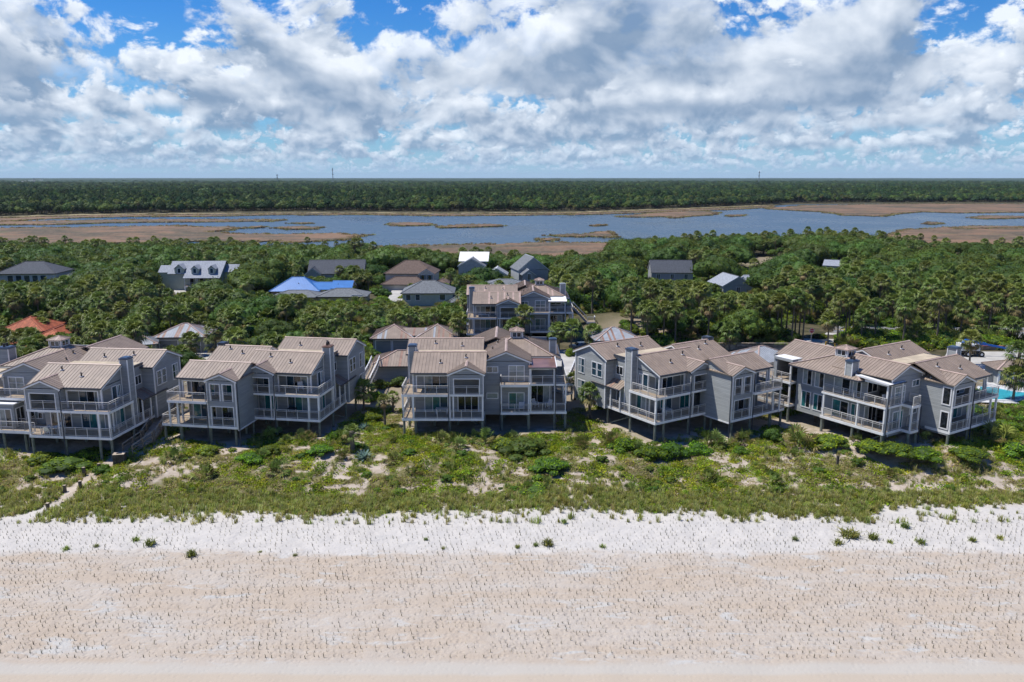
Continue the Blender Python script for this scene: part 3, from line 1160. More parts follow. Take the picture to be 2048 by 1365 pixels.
        if du >= dv:
            F = [[a, bb, r1, r0], [bb, cc, r1], [cc, d, r0, r1], [d, a, r0]]
            E_ = [(a, r0), (bb, r1), (cc, r1), (d, r0)]
        else:
            F = [[a, bb, r0], [bb, cc, r1, r0], [cc, d, r1], [d, a, r0, r1]]
            E_ = [(a, r0), (bb, r0), (cc, r1), (d, r1)]
        for f in F:
            slope(b, uniq(f), mats, rib or s.rib, .04 if (rib or s.rib) < 5 else .0)
        rf = s.add(name, b)
        up = Vector((0, 0, .05))
        for p, q in E_:
            c.bar(Vector(p) + up, Vector(q) + up, .24, .06, ridge_m)
        if (Vector(r0) - Vector(r1)).length > .1:
            c.bar(Vector(r0) + up, Vector(r1) + up, .26, .06, ridge_m)
        s.add('ridge_cap', c, rf)
        if gutter:
            P = [a, bb, cc, d]
            for i in range(4):
                p, q = Vector(P[i]), Vector(P[(i + 1) % 4])
                g.bar(p - Vector((0, 0, .10)), q - Vector((0, 0, .10)), .12, .13, 'gutter')
            s.add('gutter', g, rf)
        return rf, zr

    def cupola(s, u, v, w, z0, z1, label=None):
        b = s.mb()
        b.box(u - w / 2, u + w / 2, v - w / 2, v + w / 2, z0, z1, s.wm)
        cu = s.add('cupola', b)
        t = s.mb()
        for a in (-1, 1):
            for q in (-1, 1):
                x, y = u + a * w / 2, v + q * w / 2
                t.box(x - .06, x + .06, y - .06, y + .06, z0, z1 - .01, 'trim')
        t.box(u - w / 2 - .03, u + w / 2 + .03, v - w / 2 - .03, v + w / 2 + .03, z0 + .30, z0 + .42, 'trim')
        s.add('corner_board', t, cu)
        s.window('v', v - w / 2, -1, u - w / 2 + .25, u + w / 2 - .25, z0 + .58, z1 - .2, 2, ('glass_blue', 'glass_dark'), tw=.06, parent=cu)
        s.window('u', u - w / 2, -1, v - w / 2 + .25, v + w / 2 - .25, z0 + .58, z1 - .2, 2, ('glass_dark', 'glass_blue'), tw=.06, parent=cu)
        s.window('u', u + w / 2, 1, v - w / 2 + .25, v + w / 2 - .25, z0 + .58, z1 - .2, 2, ('glass_dark', 'glass_blue'), tw=.06, parent=cu)
        q = s.mb()
        ww = w / 2 + .22
        P = [(u - ww, v - ww, z1), (u + ww, v - ww, z1), (u + ww, v + ww, z1), (u - ww, v + ww, z1)]
        ap = (u, v, z1 + ww * .42)
        for i in range(4):
            slope(q, [P[i], P[(i + 1) % 4], ap], ('ridge', 'roof_tan'), .34, .03, .08)
        for p in P:
            q.bar(Vector(p) + Vector((0, 0, .03)), Vector(ap) + Vector((0, 0, .03)), .12, .04, 'ridge')
        s.add('cupola_roof', q, cu)
        return cu


Z1, Z2, ZE = 6.9, 9.95, 12.5
SL = ('glass_pale', 'glass_teal', 'glass_teal')


def outer_block(h, mats=TAN, glz=None, walk=13.0, chim_cap='chim_cap', pots=0, inner_low=False, wing=True, low3=True, lean=True):
    glz = glz or (('glass_pale', 'glass_dark', 'glass_blue'), ('glass_pale', 'glass_teal', 'glass_blue'))
    # --- decks
    h.deck([(0, 0), (10.0, 0), (10.0, 3.0), (1.3, 3.0), (1.3, walk), (0, walk)], Z1, open_edges=(2, 3))
    h.deck([(0, 0), (5.75, 0), (5.75, 3.0), (1.3, 3.0), (1.3, 4.9), (0, 4.9)], Z2, open_edges=(2, 3))
    h.deck([(5.81, .03), (9.99, .03), (9.99, 3.0), (5.81, 3.0)], Z2, .26, name='balcony_floor', open_edges=(1, 2, 3))
    # --- walls
    h.wall('v', .95, 1.3, 5.8, Z2 + .01, 12.4, [(1.78, 5.55, Z2, 12.02)])
    h.wall('v', 2.9, 1.45, 9.98, Z1 + .01, Z2 - .30)
    h.wall('v', 2.9, 1.45, 9.98, Z2 + .01, 12.9)
    h.wall('u', 1.3, 1.1, 9.0, Z2 + .01, 12.4, [(1.11, 2.75, Z2 + .3, 12.0)])
    h.wall('u', 1.3, 2.9, 9.0, Z1 - .35, Z2 - .001)
    h.wall('v', .06, 5.8, 10.0, Z2 - .28, 12.4, [(6.4, 9.5, Z2, 11.85)])
    h.wall('u', 5.8, .2, .94, Z2 - .28, 12.4)
    h.wall('u', 9.86, .2, 5.0, Z2 - .28, 12.4)
    if inner_low:
        h.wall('u', 9.86, .2, 9.0, Z1 - .5, Z2 - .281)
        for z in (Z1 + .3, Z2 + .15):
            h.window('u', 10.0, 1, .4, 1.2, z, z + 1.9, 1, ('glass_dark',), tw=.14)
    # frame around the loggia openings
    for (a0, a1, v, z0, z1) in ((1.78, 5.55, .95, Z2 + .02, 12.02), (6.4, 9.5, .06, Z2 + .02, 11.85)):
        b = h.mb()
        b.box(a0 - .09, a0 + .02, v - .03, v + .17, z0, z1 + .09, 'trim')
        b.box(a1 - .02, a1 + .09, v - .03, v + .17, z0, z1 + .09, 'trim')
        b.box(a0 + .02, a1 - .02, v - .03, v + .17, z1 - .02, z1 + .09, 'trim')
        h.add('opening_trim', b)
    # corner boards
    b = h.mb()
    b.box(1.26, 1.40, .91, 1.05, Z2 + .02, 12.38, 'trim')
    b.box(9.93, 10.04, .02, .12, Z2 - .28, 12.40, 'trim')
    b.box(5.76, 5.86, .02, .12, Z2 - .28, 12.40, 'trim')
    h.add('corner_board', b)
    # --- columns of the lower deck
    for u in (.12, 1.4, 5.85, 9.9):
        h.column(u, .14, Z1, Z2 - .30)
    h.column(6.3, .14, Z1, Z2 - .30, .16)
    h.column(.12, 4.8, Z1, Z2 - .3)
    h.column(1.0, 2.2, Z1, Z2 - .3, .14)
    # --- glass doors
    g1, g2 = glz
    h.window('v', 2.9, -1, 2.55, 5.35, Z2 + .06, 12.0, 3, g1, name='sliding_door')
    h.window('v', 2.9, -1, 2.55, 5.35, Z1 + .06, 9.25, 3, g2, name='sliding_door')
    if low3:
        h.window('v', 2.9, -1, 6.75, 9.2, Z1 + .06, 9.2, 3, ('glass_dark',), name='french_door', tw=.13)
        b = h.mb(); b.box(6.75, 9.3, 2.86, 2.9, Z2 + .3, 11.75, 'wall_plain'); h.add('wall_panel', b)
    else:
        h.window('v', 2.9, -1, 6.9, 9.3, Z1 + .06, 9.2, 3, ('glass_teal', 'glass_teal', 'curtain'), name='sliding_door')
        h.window('v', 2.9, -1, 6.9, 9.3, Z2 + .06, 11.9, 3, ('curtain', 'glass_blue', 'curtain'), name='sliding_door')
    h.window('u', 1.3, -1, 2.95, 3.75, Z2 + .08, 12.0, 1, ('glass_blue',), name='glass_door', tw=.09)
    h.window('u', 1.3, -1, 4.0, 4.5, Z2 + .75, 11.9, 2, ('glass_teal', 'glass_dark'), tw=.09)
    h.window('u', 1.3, -1, 3.2, 5.6, Z1 + .08, 9.2, 3, ('curtain', 'glass_teal', 'glass_dark'), name='sliding_door')
    h.window('u', 1.3, -1, 6.6, 8.6, Z1 + .08, 9.2, 3, ('glass_dark', 'curtain', 'glass_dark'), name='sliding_door')
    # --- railings
    h.railing([(5.7, .06), (.06, .06), (.06, 4.4)], Z2)
    h.railing([(6.45, .13), (9.45, .13)], Z2)
    h.railing([(9.8, .05), (6.0, .05)], Z1)
    h.railing([(5.72, .05), (1.5, .05)], Z1)
    h.railing([(1.3, .05), (.05, .05), (.05, 4.7)], Z1)
    h.railing([(.05, 4.9), (.05, walk - .1)], Z1)
    # --- roofs
    rf, zr = h.gable(1.3, 10.3, .95, 6.9, 'u', ZE, mats=mats, back_cut=4.9, ends=(True, False), gutters=(False, False), vents=((4.6, .55), (7.7, .3)))
    g = h.mb()
    g.bar((1.05, .57, ZE - .09), (5.65, .57, ZE - .09), .12, .13, 'gutter')
    h.add('gutter', g, rf)
    h.gable(5.8, 10.0, .06, 4.2, 'v', ZE + .03, over=.22, rake=.16, mats=mats, ends=(True, False), gutters=(False, False))
    h.downspout(5.74, -.06, Z2 - .4, ZE - .05, (0, .55))
    h.downspout(5.74, -.08, 4.4, Z2 - .35, (0, .1))
    # --- chimney on the outer side
    h.chimney(.36, 1.28, 4.95, 6.1, Z1 - .35, 14.85, chim_cap, pots)
    # --- flat link and rear wing
    b = h.mb()
    b.box(1.1, 10.0, 6.95, 9.2, 13.36, 13.52, 'roof_flat')
    b.box(.98, 1.1, 6.95, 9.2, 13.3, 13.58, 'gutter')
    h.add('flat_roof', b)
    h.wall('u', 1.16, 7.0, 9.15, 9.9, 13.35)
    h.window('u', 1.16, -1, 7.5, 8.7, 11.1, 12.1, 2, ('glass_dark',), tw=.08)
    # lean-to over the side porch
    if lean:
        b = h.mb()
        slope(b, [(-.32, 6.3, 9.62), (-.32, 11.9, 9.62), (1.28, 11.9, 10.5), (1.28, 6.3, 10.5)], ('roof_tan_b', 'roof_rust', 'roof_tan'), .42)
        b.bar((-.40, 6.3, 9.53), (-.40, 11.9, 9.53), .12, .13, 'gutter')
        h.add('porch_roof', b)
        for v in (6.5, 8.3, 10.1, 11.8):
            h.column(-.1, v, Z1, 9.5, .13)
    if wing:
        h.wall('u', -.3, 9.2, 15.4, 6.5, 13.1)
        h.wall('v', 9.06, -.3, 9.6, 6.5, 13.1)
        h.wall('v', 15.4, -.3, 9.6, 6.5, 13.1)
        b = h.mb()
        for v in (9.2, 15.45):
            b.box(-.36, -.24, v - .1, v + .1, 6.5, 13.05, 'trim')
        h.add('corner_board', b)
        for v0, v1, z0, z1 in ((9.9, 10.75, 10.5, 12.2), (11.05, 11.9, 10.5, 12.2), (13.6, 14.8, 10.3, 12.2), (13.4, 14.9, 7.2, 9.2)):
            h.window('u', -.3, -1, v0, v1, z0, z1, 1 if v1 - v0 < 1 else 2, ('glass_blue', 'curtain'), rows=2)
        h.gable(-.3, 9.5, 9.06, 15.54, 'u', 13.05, mats=mats, vents=((3.2, .35), (6.8, .5)))
    # --- floor and pilings
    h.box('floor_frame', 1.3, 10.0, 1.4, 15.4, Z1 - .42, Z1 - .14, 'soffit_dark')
    for u in (.2, 1.6, 5.8, 9.85):
        h.piling(u, .25, Z1 - .30)
    for u in (.25, 3.5, 6.5, 9.5):
        for v in (4.8, 9.2, 13.0):
            h.piling(u, v, Z1 - .3)
    b = h.mb()
    b.bar((1.7, 4.8, Z1 - .4), (.3, 9.2, 4.4), .12, .12, 'piling')
    b.bar((6.3, 4.8, Z1 - .4), (9.5, 4.8, 4.3), .12, .12, 'piling')
    h.add('brace', b)


def type_a(h, raised=True, porch=(15.7, 18.9, 20.4), mats=TAN, porch_mat='roof_copper', terrace=False, chim=None, hip=None, ew=None, rear_porch=False, **kw):
    outer_block(h, mats, **kw)
    zt = 10.5 if raised else Z2
    p0, p1, p2 = porch
    ew = ew or p1 - .3                                      # end wall of the body
    # --- tower
    b = h.mb()
    h.wall('v', 4.1, 9.75, 15.75, 6.15, 13.2, mb=b)
    h.wall('u', 9.75, 4.24, 14.0, 6.15, 13.2, mb=b)
    h.add('wall', b)
    h.gable(9.75, 15.75, 4.1, 12.0, 'v', 13.15, over=.25, rake=.18, mats=mats, ends=(True, False), gutters=(True, False))
    b = h.mb(); b.box(9.70, 9.83, 4.05, 4.18, 6.15, 13.15, 'trim'); b.box(15.66, 15.79, 4.05, 4.09, 6.15, 13.15, 'trim'); h.add('corner_board', b)
    h.window('v', 4.1, -1, 10.35, 11.65, 11.75, 12.4, 2, ('glass_blue', 'glass_pale'))
    h.window('v', 4.1, -1, 10.35, 11.65, 8.35, 8.95, 1, ('glass_pale',))
    h.window('v', 4.1, -1, 13.15, 15.0, zt + .05, zt + 2.05, 2, ('glass_pale', 'glass_pale'), name='french_door', rows=3)
    h.window('v', 4.1, -1, 13.15, 15.0, Z1 + .05, Z1 + 2.1, 2, ('glass_teal', 'glass_pale'), name='sliding_door')
    # --- tower balconies and porch decks
    h.deck([(12.05, 2.6), (p0 - .03, 2.6), (p0 - .03, 4.1), (12.05, 4.1)], zt, .32, open_edges=(2,))
    h.deck([(12.05, 2.6), (p0 - .03, 2.6), (p0 - .03, 4.1), (12.05, 4.1)], Z1, .32, open_edges=(2,))
    h.railing([(12.1, 4.0), (12.1, 2.65), (p0 - .1, 2.65)], zt)
    h.railing([(12.1, 4.0), (12.1, 2.65), (p0 - .1, 2.65)], Z1)
    h.column(12.15, 2.7, Z1, zt - .32, .16)
    h.column(p0 - .1, 2.75, Z1, zt - .32, .18)
    pv = 3.0 if raised else 3.9
    h.deck([(p0, pv), (p2, pv), (p2, 12.5), (ew, 12.5), (ew, 7.0), (p0, 7.0)], zt, .24, open_edges=(3, 4, 5))
    h.deck([(p0, pv), (p2, pv), (p2, 12.5), (ew, 12.5), (ew, 7.0), (p0, 7.0)], Z1, .32, open_edges=(3, 4, 5))
    for u in (p0 + .15, p1, p2 - .12):
        h.column(u, pv + .12, Z1, zt - .24, .18)
    h.column(p2 - .12, 7.5, Z1, zt - .24, .18)
    h.column(p2 - .12, 12.2, Z1, zt - .24, .18)
    h.railing([(p0 + .25, pv + .06), (p1 - .1, pv + .06)], Z1)
    h.railing([(p1 + .1, pv + .06), (p2 - .06, pv + .06), (p2 - .06, 12.3)], Z1)
    h.railing([(p0 + .3, pv + .06), (p1 - .2, pv + .06)], zt)
    h.railing([(p1 + .1, pv + .06), (p2 - .06, pv + .06), (p2 - .06, 12.3)], zt)
    # porch posts, beam, flat roof
    for u in (p0 + .14, p1 - .1):
        h.column(u, pv + .14, zt, 12.42, .2, 'trim')
    b = h.mb()
    b.box(p0 + .04, p1, pv + .05, pv + .23, 12.36, 12.62, 'trim')
    b.box(p1 - .18, p1, pv + .23, 7.0, 12.36, 12.62, 'trim')
    h.add('beam', b)
    b = h.mb()
    z = 12.64
    b.slab([(p0 - .12, pv - .12, z), (p1 + .16, pv - .12, z), (p1 + .16, 8.2, z + .30), (p0 - .12, 8.2, z + .30)], .10, porch_mat, 'fascia' if porch_mat != 'roof_copper' else 'roof_copper')
    pr = h.add('porch_roof', b)
    b = h.mb()
    b.bar((p1 + .2, pv - .1, z), (p1 + .2, 7.6, z + .27), .1, .2, 'trim')
    b.bar((p0 - .12, pv - .18, z - .06), (p1 + .16, pv - .18, z - .06), .1, .12, 'gutter')
    h.add('roof_edge', b, pr)
    h.wall('v', 7.0, p0 - .1, ew, Z1, 13.0)
    h.window('v', 7.0, -1, p0 + .5, p1 - .7, zt + .95, 12.15, 2, ('glass_dark',))
    h.window('v', 7.0, -1, p0 + .3, p1 - .5, Z1 + .06, 9.2, 3, ('glass_dark', 'glass_dark', 'curtain'), name='sliding_door')
    h.wall('u', ew, 7.0, 17.2, 6.2, 12.9)
    for v0, v1 in ((8.0, 9.0), (9.5, 11.6), (13.2, 14.4), (15.0, 16.2)):
        h.window('u', ew + .14, 1, v0, v1, zt + .1, zt + 1.9, 2, ('glass_dark', 'curtain'))
        h.window('u', ew + .14, 1, v0, v1, Z1 + .1, Z1 + 2.1, 2, ('glass_dark', 'glass_teal'))
    # --- hipped main roof with cupola
    hc, hu, hv, ze, zp = hip or ((14.15, 12.5), 4.75, 4.75, 13.0, 13.0 + PITCH_R * 4.75)
    b = h.mb(); c = h.mb(); g = h.mb()
    out = max(0.0, ew + 1.3 - hc[0] - hu) if not hip else 0.0
    A, B, C_, D = (hc[0] - hu, hc[1] - hv, ze), (hc[0] + hu, hc[1] - hv, ze), (hc[0] + hu, hc[1] + hv, ze), (hc[0] - hu, hc[1] + hv, ze)
    ap = (*hc, zp)
    B2, C2 = (hc[0] + hu + out, hc[1] - hv, ze - PITCH_R * out), (hc[0] + hu + out, hc[1] + hv, ze - PITCH_R * out)
    slope(b, [A, B, ap], mats)
    slope(b, [B2, C2, C_, ap, B] if out > .05 else [B, C_, ap], mats)
    slope(b, [C_, D, ap], mats)
    slope(b, [D, A, ap], mats)
    rf = h.add('roof', b)
    up = Vector((0, 0, .06))
    for q in (A, B, C_, D):
        c.bar(Vector(q) + up, Vector(ap) + up, .26, .06, 'ridge')
    h.add('ridge_cap', c, rf)
    g.bar(Vector(B2) - Vector((-.06, 0, .1)), Vector(C2) - Vector((-.06, 0, .1)), .12, .13, 'gutter')
    g.bar(Vector(B) - Vector((0, .03, .18)), Vector(B2) - Vector((0, .03, .18)), .05, .17, 'fascia')
    g.bar(Vector(A) - Vector((0, .05, .1)), Vector(B) - Vector((0, .05, .1)), .12, .13, 'gutter')
    h.add('gutter', g, rf)
    h.vent(10.9, 9.0, 13.5, rf)
    h.vent(11.6, 11.4, 13.9, rf)
    h.cupola(*hc, 1.6, zp - .75, zp + .62)
    if chim:
        h.chimney(*chim)
    if rear_porch:
        h.gable(10.5, 15.2, 11.0, 17.6, 'v', 12.45, mats=mats, ends=(False, True), over=.35)
        h.deck([(11.8, 17.5), (16.6, 17.5), (16.6, 23.5), (11.8, 23.5)], Z2)
        h.deck([(11.8, 17.5), (16.6, 17.5), (16.6, 23.5), (11.8, 23.5)], Z1)
        h.railing([(16.5, 17.6), (16.5, 23.4), (11.9, 23.4)], Z2); h.railing([(16.5, 17.6), (16.5, 23.4), (11.9, 23.4)], Z1)
        q = h.mb(); q.slab([(11.6, 17.3, 12.95), (16.7, 17.3, 12.95), (16.7, 20.2, 12.95), (11.6, 20.2, 12.95)], .35, 'roof_white', 'siding'); h.add('flat_roof', q)
        h.column(16.4, 20.0, Z2, 12.6, .35, 'siding'); h.column(16.4, 17.7, Z2, 12.6, .2); h.column(16.4, 17.7, Z1, Z2 - .3); h.column(16.4, 23.3, Z1, Z2 - .3)
        for u, v in ((16.4, 17.7), (16.4, 23.3), (12, 23.3)):
            h.piling(u, v, Z1 - .3)
    if terrace:
        h.deck([(10.05, 1.1), (11.6, 1.3), (20.6, 1.3), (20.6, 2.98), (p0, 2.98), (p0, 2.58), (12.02, 2.58), (12.02, 4.08), (10.05, 4.08)], Z1 - .02, .34, name='terrace', open_edges=(3, 4, 5, 6, 7, 8))
        h.railing([(10.2, 1.25), (11.6, 1.38), (20.5, 1.38)], Z1)
        b = h.mb()
        b.box(13.2, 16.9, 2.0, 4.08, Z1, 9.8, h.wm)
        b.box(13.05, 17.0, 1.9, 4.08, 9.8, 9.93, 'fascia')
        h.add('bay_room', b)
        h.window('v', 2.0, -1, 13.6, 16.4, Z1 + .25, 9.2, 4, ('glass_dark', 'glass_pale'))
        h.window('u', 13.2, -1, 2.35, 3.6, Z1 + .25, 9.2, 2, ('glass_dark',))
        h.window('v', 4.1, -1, 11.3, 12.7, 7.6, 9.1, 3, ('glass_dark', 'glass_pale'))
        for u in (11.8, 14.5, 17.5, 20.2):
            h.piling(u, 1.6, Z1 - .34)
    # --- rear wing behind the hip
    h.wall('u', 7.7, 14.6, 21.0, 6.2, 12.9)
    h.wall('v', 21.0, 7.7, ew, 6.2, 12.9)
    h.gable(7.7, 14.9, 13.5, 21.2, 'v', 12.75, mats=mats, ends=(False, True), vents=((15.0, .5),))
    # --- pilings and floor
    h.box('floor_frame', 9.8, ew, 4.3, 20.5, 6.1, 6.35, 'soffit_dark')
    for u, v in ((12.2, 2.8), (p0 - .1, 2.9), (p1, pv + .2), (p2 - .15, pv + .2), (9.95, 4.4), (12.5, 8), (15.5, 8), (p2 - .2, 8), (p2 - .2, 12.3), (12.5, 13), (15.5, 13)):
        h.piling(u, v, Z1 - .32, .17)
    b = h.mb()
    b.bar((p1 - .6, pv + .6, 6.4), (p1 + .6, 7.6, 4.2), .14, .14, 'piling')
    h.add('brace', b)
    h.downspout(p1 + .06, pv - .14, 4.5, 12.6)
    h.downspout(12.0, 2.5, 4.5, zt - .2)


def type_b(h, mats=TAN, glz2=None, **kw):
    outer_block(h, mats, low3=False, **kw)
    g = glz2 or ('glass_teal', 'glass_blue', 'glass_dark')
    # --- forward block
    h.deck([(8.55, -4.25), (18.3, -4.25), (18.3, 5.0), (16.2, 5.0), (16.2, -2.2), (8.55, -2.2)], Z1, open_edges=(3, 4))
    h.deck([(12.15, -4.65), (17.15, -4.65), (17.15, 1.5), (16.2, 1.5), (16.2, -2.2), (12.15, -2.2)], Z2, open_edges=(3, 4))
    h.deck([(8.66, -4.1), (12.1, -4.1), (12.1, -1.5), (8.66, -1.5)], Z2, .26, name='balcony_floor', open_edges=(0, 1, 2, 3))
    h.wall('v', -4.2, 8.5, 12.2, Z2 - .28, 12.4, [(8.95, 10.15, Z2, 12.0), (10.55, 11.75, Z2, 12.0)])
    h.wall('v', -4.2, 8.5, 12.2, Z1 - .3, Z2 - .29, [(8.95, 11.75, Z1, 9.25)])
    h.wall('u', 8.5, -4.06, 1.0, Z1 - .55, 12.4)
    h.wall('u', 12.06, -4.06, -3.3, Z1, 12.4)
    h.wall('v', -3.3, 12.2, 16.2, Z2 + .01, 12.4, [(12.5, 15.75, Z2, 12.02)])
    h.wall('v', -1.6, 8.64, 16.2, Z1 + .01, Z2 - .3)
    h.wall('v', -1.6, 8.64, 16.2, Z2 + .01, 12.9)
    h.wall('u', 16.06, -3.16, 2.7, Z1 - .3, 12.4, [(-3.0, -1.7, Z2, 12.0), (-3.15, -1.7, Z1, 9.3)])
    for (a0, a1, v, z0, z1) in ((12.5, 15.75, -3.3, Z2 + .02, 12.02), (8.95, 10.15, -4.2, Z2 + .02, 12.0), (10.55, 11.75, -4.2, Z2 + .02, 12.0), (8.95, 11.75, -4.2, Z1 + .02, 9.25)):
        b = h.mb()
        b.box(a0 - .09, a0 + .02, v - .03, v + .17, z0, z1 + .09, 'trim')
        b.box(a1 - .02, a1 + .09, v - .03, v + .17, z0, z1 + .09, 'trim')
        b.box(a0 + .02, a1 - .02, v - .03, v + .17, z1 - .02, z1 + .09, 'trim')
        h.add('opening_trim', b)
    b = h.mb()
    b.box(8.46, 8.6, -4.24, -4.1, Z1 - .3, 12.4, 'trim')
    b.box(12.12, 12.24, -4.24, -4.1, Z1 - .3, 12.4, 'trim')
    b.box(16.12, 16.25, -3.35, -3.2, Z2, 12.38, 'trim')
    b.box(8.45, 8.5, -4.1, 1.0, Z1 - .56, Z1 - .40, 'trim')
    h.add('corner_board', b)
    h.window('v', -1.6, -1, 8.95, 11.8, Z2 + .06, 12.0, 4, ('glass_pale', 'glass_dark', 'glass_teal', 'curtain'), name='sliding_door')
    h.window('v', -1.6, -1, 8.95, 11.8, Z1 + .06, 9.25, 4, ('glass_teal', 'glass_teal', 'curtain', 'glass_dark'), name='sliding_door')
    h.window('v', -1.6, -1, 12.7, 15.6, Z2 + .06, 12.0, 3, g, name='sliding_door')
    h.window('v', -1.6, -1, 12.7, 15.6, Z1 + .06, 9.25, 3, g[::-1], name='sliding_door')
    h.window('u', 16.2, 1, -1.2, .2, Z2 + .06, 12.0, 2, ('glass_dark',), name='sliding_door')
    h.window('u', 16.2, 1, -1.2, .8, Z1 + .06, 9.2, 2, ('glass_dark', 'glass_teal'), name='sliding_door')
    for u, v in ((12.25, -4.1), (16.15, -4.1), (18.15, -4.1), (18.15, .5), (18.15, 4.8)):
        if u < 17:
            h.column(u, v, Z1, Z2 - .3)
        h.piling(u - .05, v + .15, Z1 - .3)
    h.column(17.0, -4.5, Z1 - .25, Z2 - .3, .16)
    h.column(16.1, -3.25, Z1, Z2 - .3, .18)
    h.railing([(12.2, -4.6), (17.1, -4.6), (17.1, 1.4)], Z2)
    h.railing([(8.99, -4.13), (10.12, -4.13)], Z2)
    h.railing([(10.6, -4.13), (11.7, -4.13)], Z2)
    h.railing([(8.7, -4.2), (12.1, -4.2)], Z1)
    h.railing([(12.4, -4.2), (16.0, -4.2)], Z1)
    h.railing([(16.3, -4.2), (18.25, -4.2), (18.25, 4.9)], Z1)
    rf, zr = h.gable(8.5, 16.2, -3.3, 2.7, 'u', ZE, mats=mats, ends=(True, True), gutters=(False, True), trims=(False, True), vents=())
    q = h.mb()
    q.bar((12.3, -3.68, ZE - .09), (16.4, -3.68, ZE - .09), .12, .13, 'gutter')
    h.add('gutter', q, rf)
    h.gable(8.5, 12.2, -4.2, .4, 'v', ZE + .03, over=.22, rake=.16, mats=mats, ends=(True, False), gutters=(False, False))
    h.downspout(12.3, -4.3, 4.3, ZE - .05, (0, .55))
    h.downspout(8.36, -4.1, 4.4, ZE - .05, (0, .1))
    # --- rear block
    h.wall('u', 16.3, 3.2, 11.0, 6.4, 12.7)
    h.wall('v', 3.2, 10.1, 16.44, 6.4, 12.7)
    h.wall('v', 11.0, 9.4, 16.44, 6.4, 12.7)
    h.gable(9.4, 16.4, 3.2, 11.1, 'u', 12.5, mats=mats, vents=((12.5, .4), (14.6, .2)))
    h.box('floor_frame', 8.6, 16.2, -3.2, 11.0, Z1 - .42, Z1 - .14, 'soffit_dark')
    for u in (9.0, 12.3, 16.0):
        for v in (-3.9, .5, 5, 10):
            h.piling(u, v, Z1 - .3)
    h.chimney(15.9, 16.8, 7.0, 8.1, 6.5, 14.3, 'gutter')


GROUP_H = 'grey condominium houses along the dune'
H = []
h1 = House('beach_house', 'grey seaside house at the far left with a white cupola and a long front terrace', 'house', (-45.6, 86.6), -6, True, 4.0, GROUP_H)
type_a(h1, True, (15.7, 18.9, 20.4), chim_cap='chim_cap', porch_mat='roof_flat', terrace=True, chim=(19.4, 20.9, 10.0, 11.3, 11.5, 14.6, 'chim_cap', 2))
h2 = House('beach_house', 'grey house on pilings with two staggered wings, right of the timber steps', 'house', (-23.47, 93.38), -9.3, True, 4.1, GROUP_H)
type_b(h2, pots=2, chim_cap='roof_rust')
h3 = House('beach_house', 'grey house facing the beach squarely, with a flat copper-red porch roof', 'house', (-13.5, 94.0), 0, False, 4.1, GROUP_H)
type_a(h3, True, chim=(18.5, 19.35, 9.5, 10.4, 11.5, 14.75, 'chim_cap'))
h4 = House('beach_house', 'grey house with sunlit lap siding on its left and a tall chimney, no cupola', 'house', (17.3, 92.15), 33, False, 4.1, GROUP_H)
type_b(h4, glz2=('glass_dark', 'curtain', 'glass_dark'))
h5 = House('beach_house', 'grey house beside the pool with a flat white porch roof and mid-roof chimney', 'house', (59.4, 93.9), 32, True, 4.1, GROUP_H)
type_a(h5, False, (13.6, 16.6, 16.9), porch_mat='roof_white', chim=(15.7, 16.9, 8.6, 9.5, 12.2, 14.35, 'chim_cap', 2), inner_low=True, hip=((13.1, 12.3), 4.2, 5.1, 12.45, 14.4), ew=15.6, rear_porch=True)
h6 = House('beach_house', 'grey house among palms behind the others, with a white porch roof and cupola', 'house', (-8.6, 148.0), 0, False, 4.4, GROUP_H)
type_a(h6, True, mats=('roof_tan', 'roof_tan_b', 'ridge', 'roof_tan'), porch_mat='roof_white', chim=(18.2, 19.2, 9.3, 10.4, 11.5, 15.0, 'roof_silver'))
H = [h1, h2, h3, h4, h5, h6]

# ------------------------------------------------------------------ garages, neighbours, road, pool
FOOT = []          # ground areas kept free of plants: (polygon, )
CLEAR = []         # what must stay visible: (px0, px1, py_bottom, distance)


def foot(h, u0, u1, v0, v1, pad=1.0):
    FOOT.append([h.world(u, v) for u, v in ((u0 - pad, v0 - pad), (u1 + pad, v0 - pad), (u1 + pad, v1 + pad), (u0 - pad, v1 + pad))])


for h in (h1, h3, h5, h6):
    foot(h, -1, 21, -.5, 21.5, .6)
for h in (h2, h4):
    foot(h, -1, 9, -.5, 16, .6)
    foot(h, 8, 18.6, -5, 11.5, .6)
# litter thinned below the raised houses; what stays is their painted shade
litter_shade = litter.copy()
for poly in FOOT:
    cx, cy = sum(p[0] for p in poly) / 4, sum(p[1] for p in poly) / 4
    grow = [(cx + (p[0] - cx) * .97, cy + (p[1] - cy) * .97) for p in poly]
    litter_shade[inpoly(GX, GY, grow)] *= 0.45
gme.attributes['litter'].data.foreach_set('value', litter_shade.astype(np.float32).ravel())


def sheet(name, pts, z, m, lift=0.0, kind='structure'):
    """a flat sheet lying on the ground, draped on a fine grid of its own"""
    me = bpy.data.meshes.new(name)
    me.from_pydata([(x, y, z) for x, y in pts], [], [list(range(len(pts)))])
    me.materials.append(MATS[m])
    return tag(link(name, me), kind=kind)


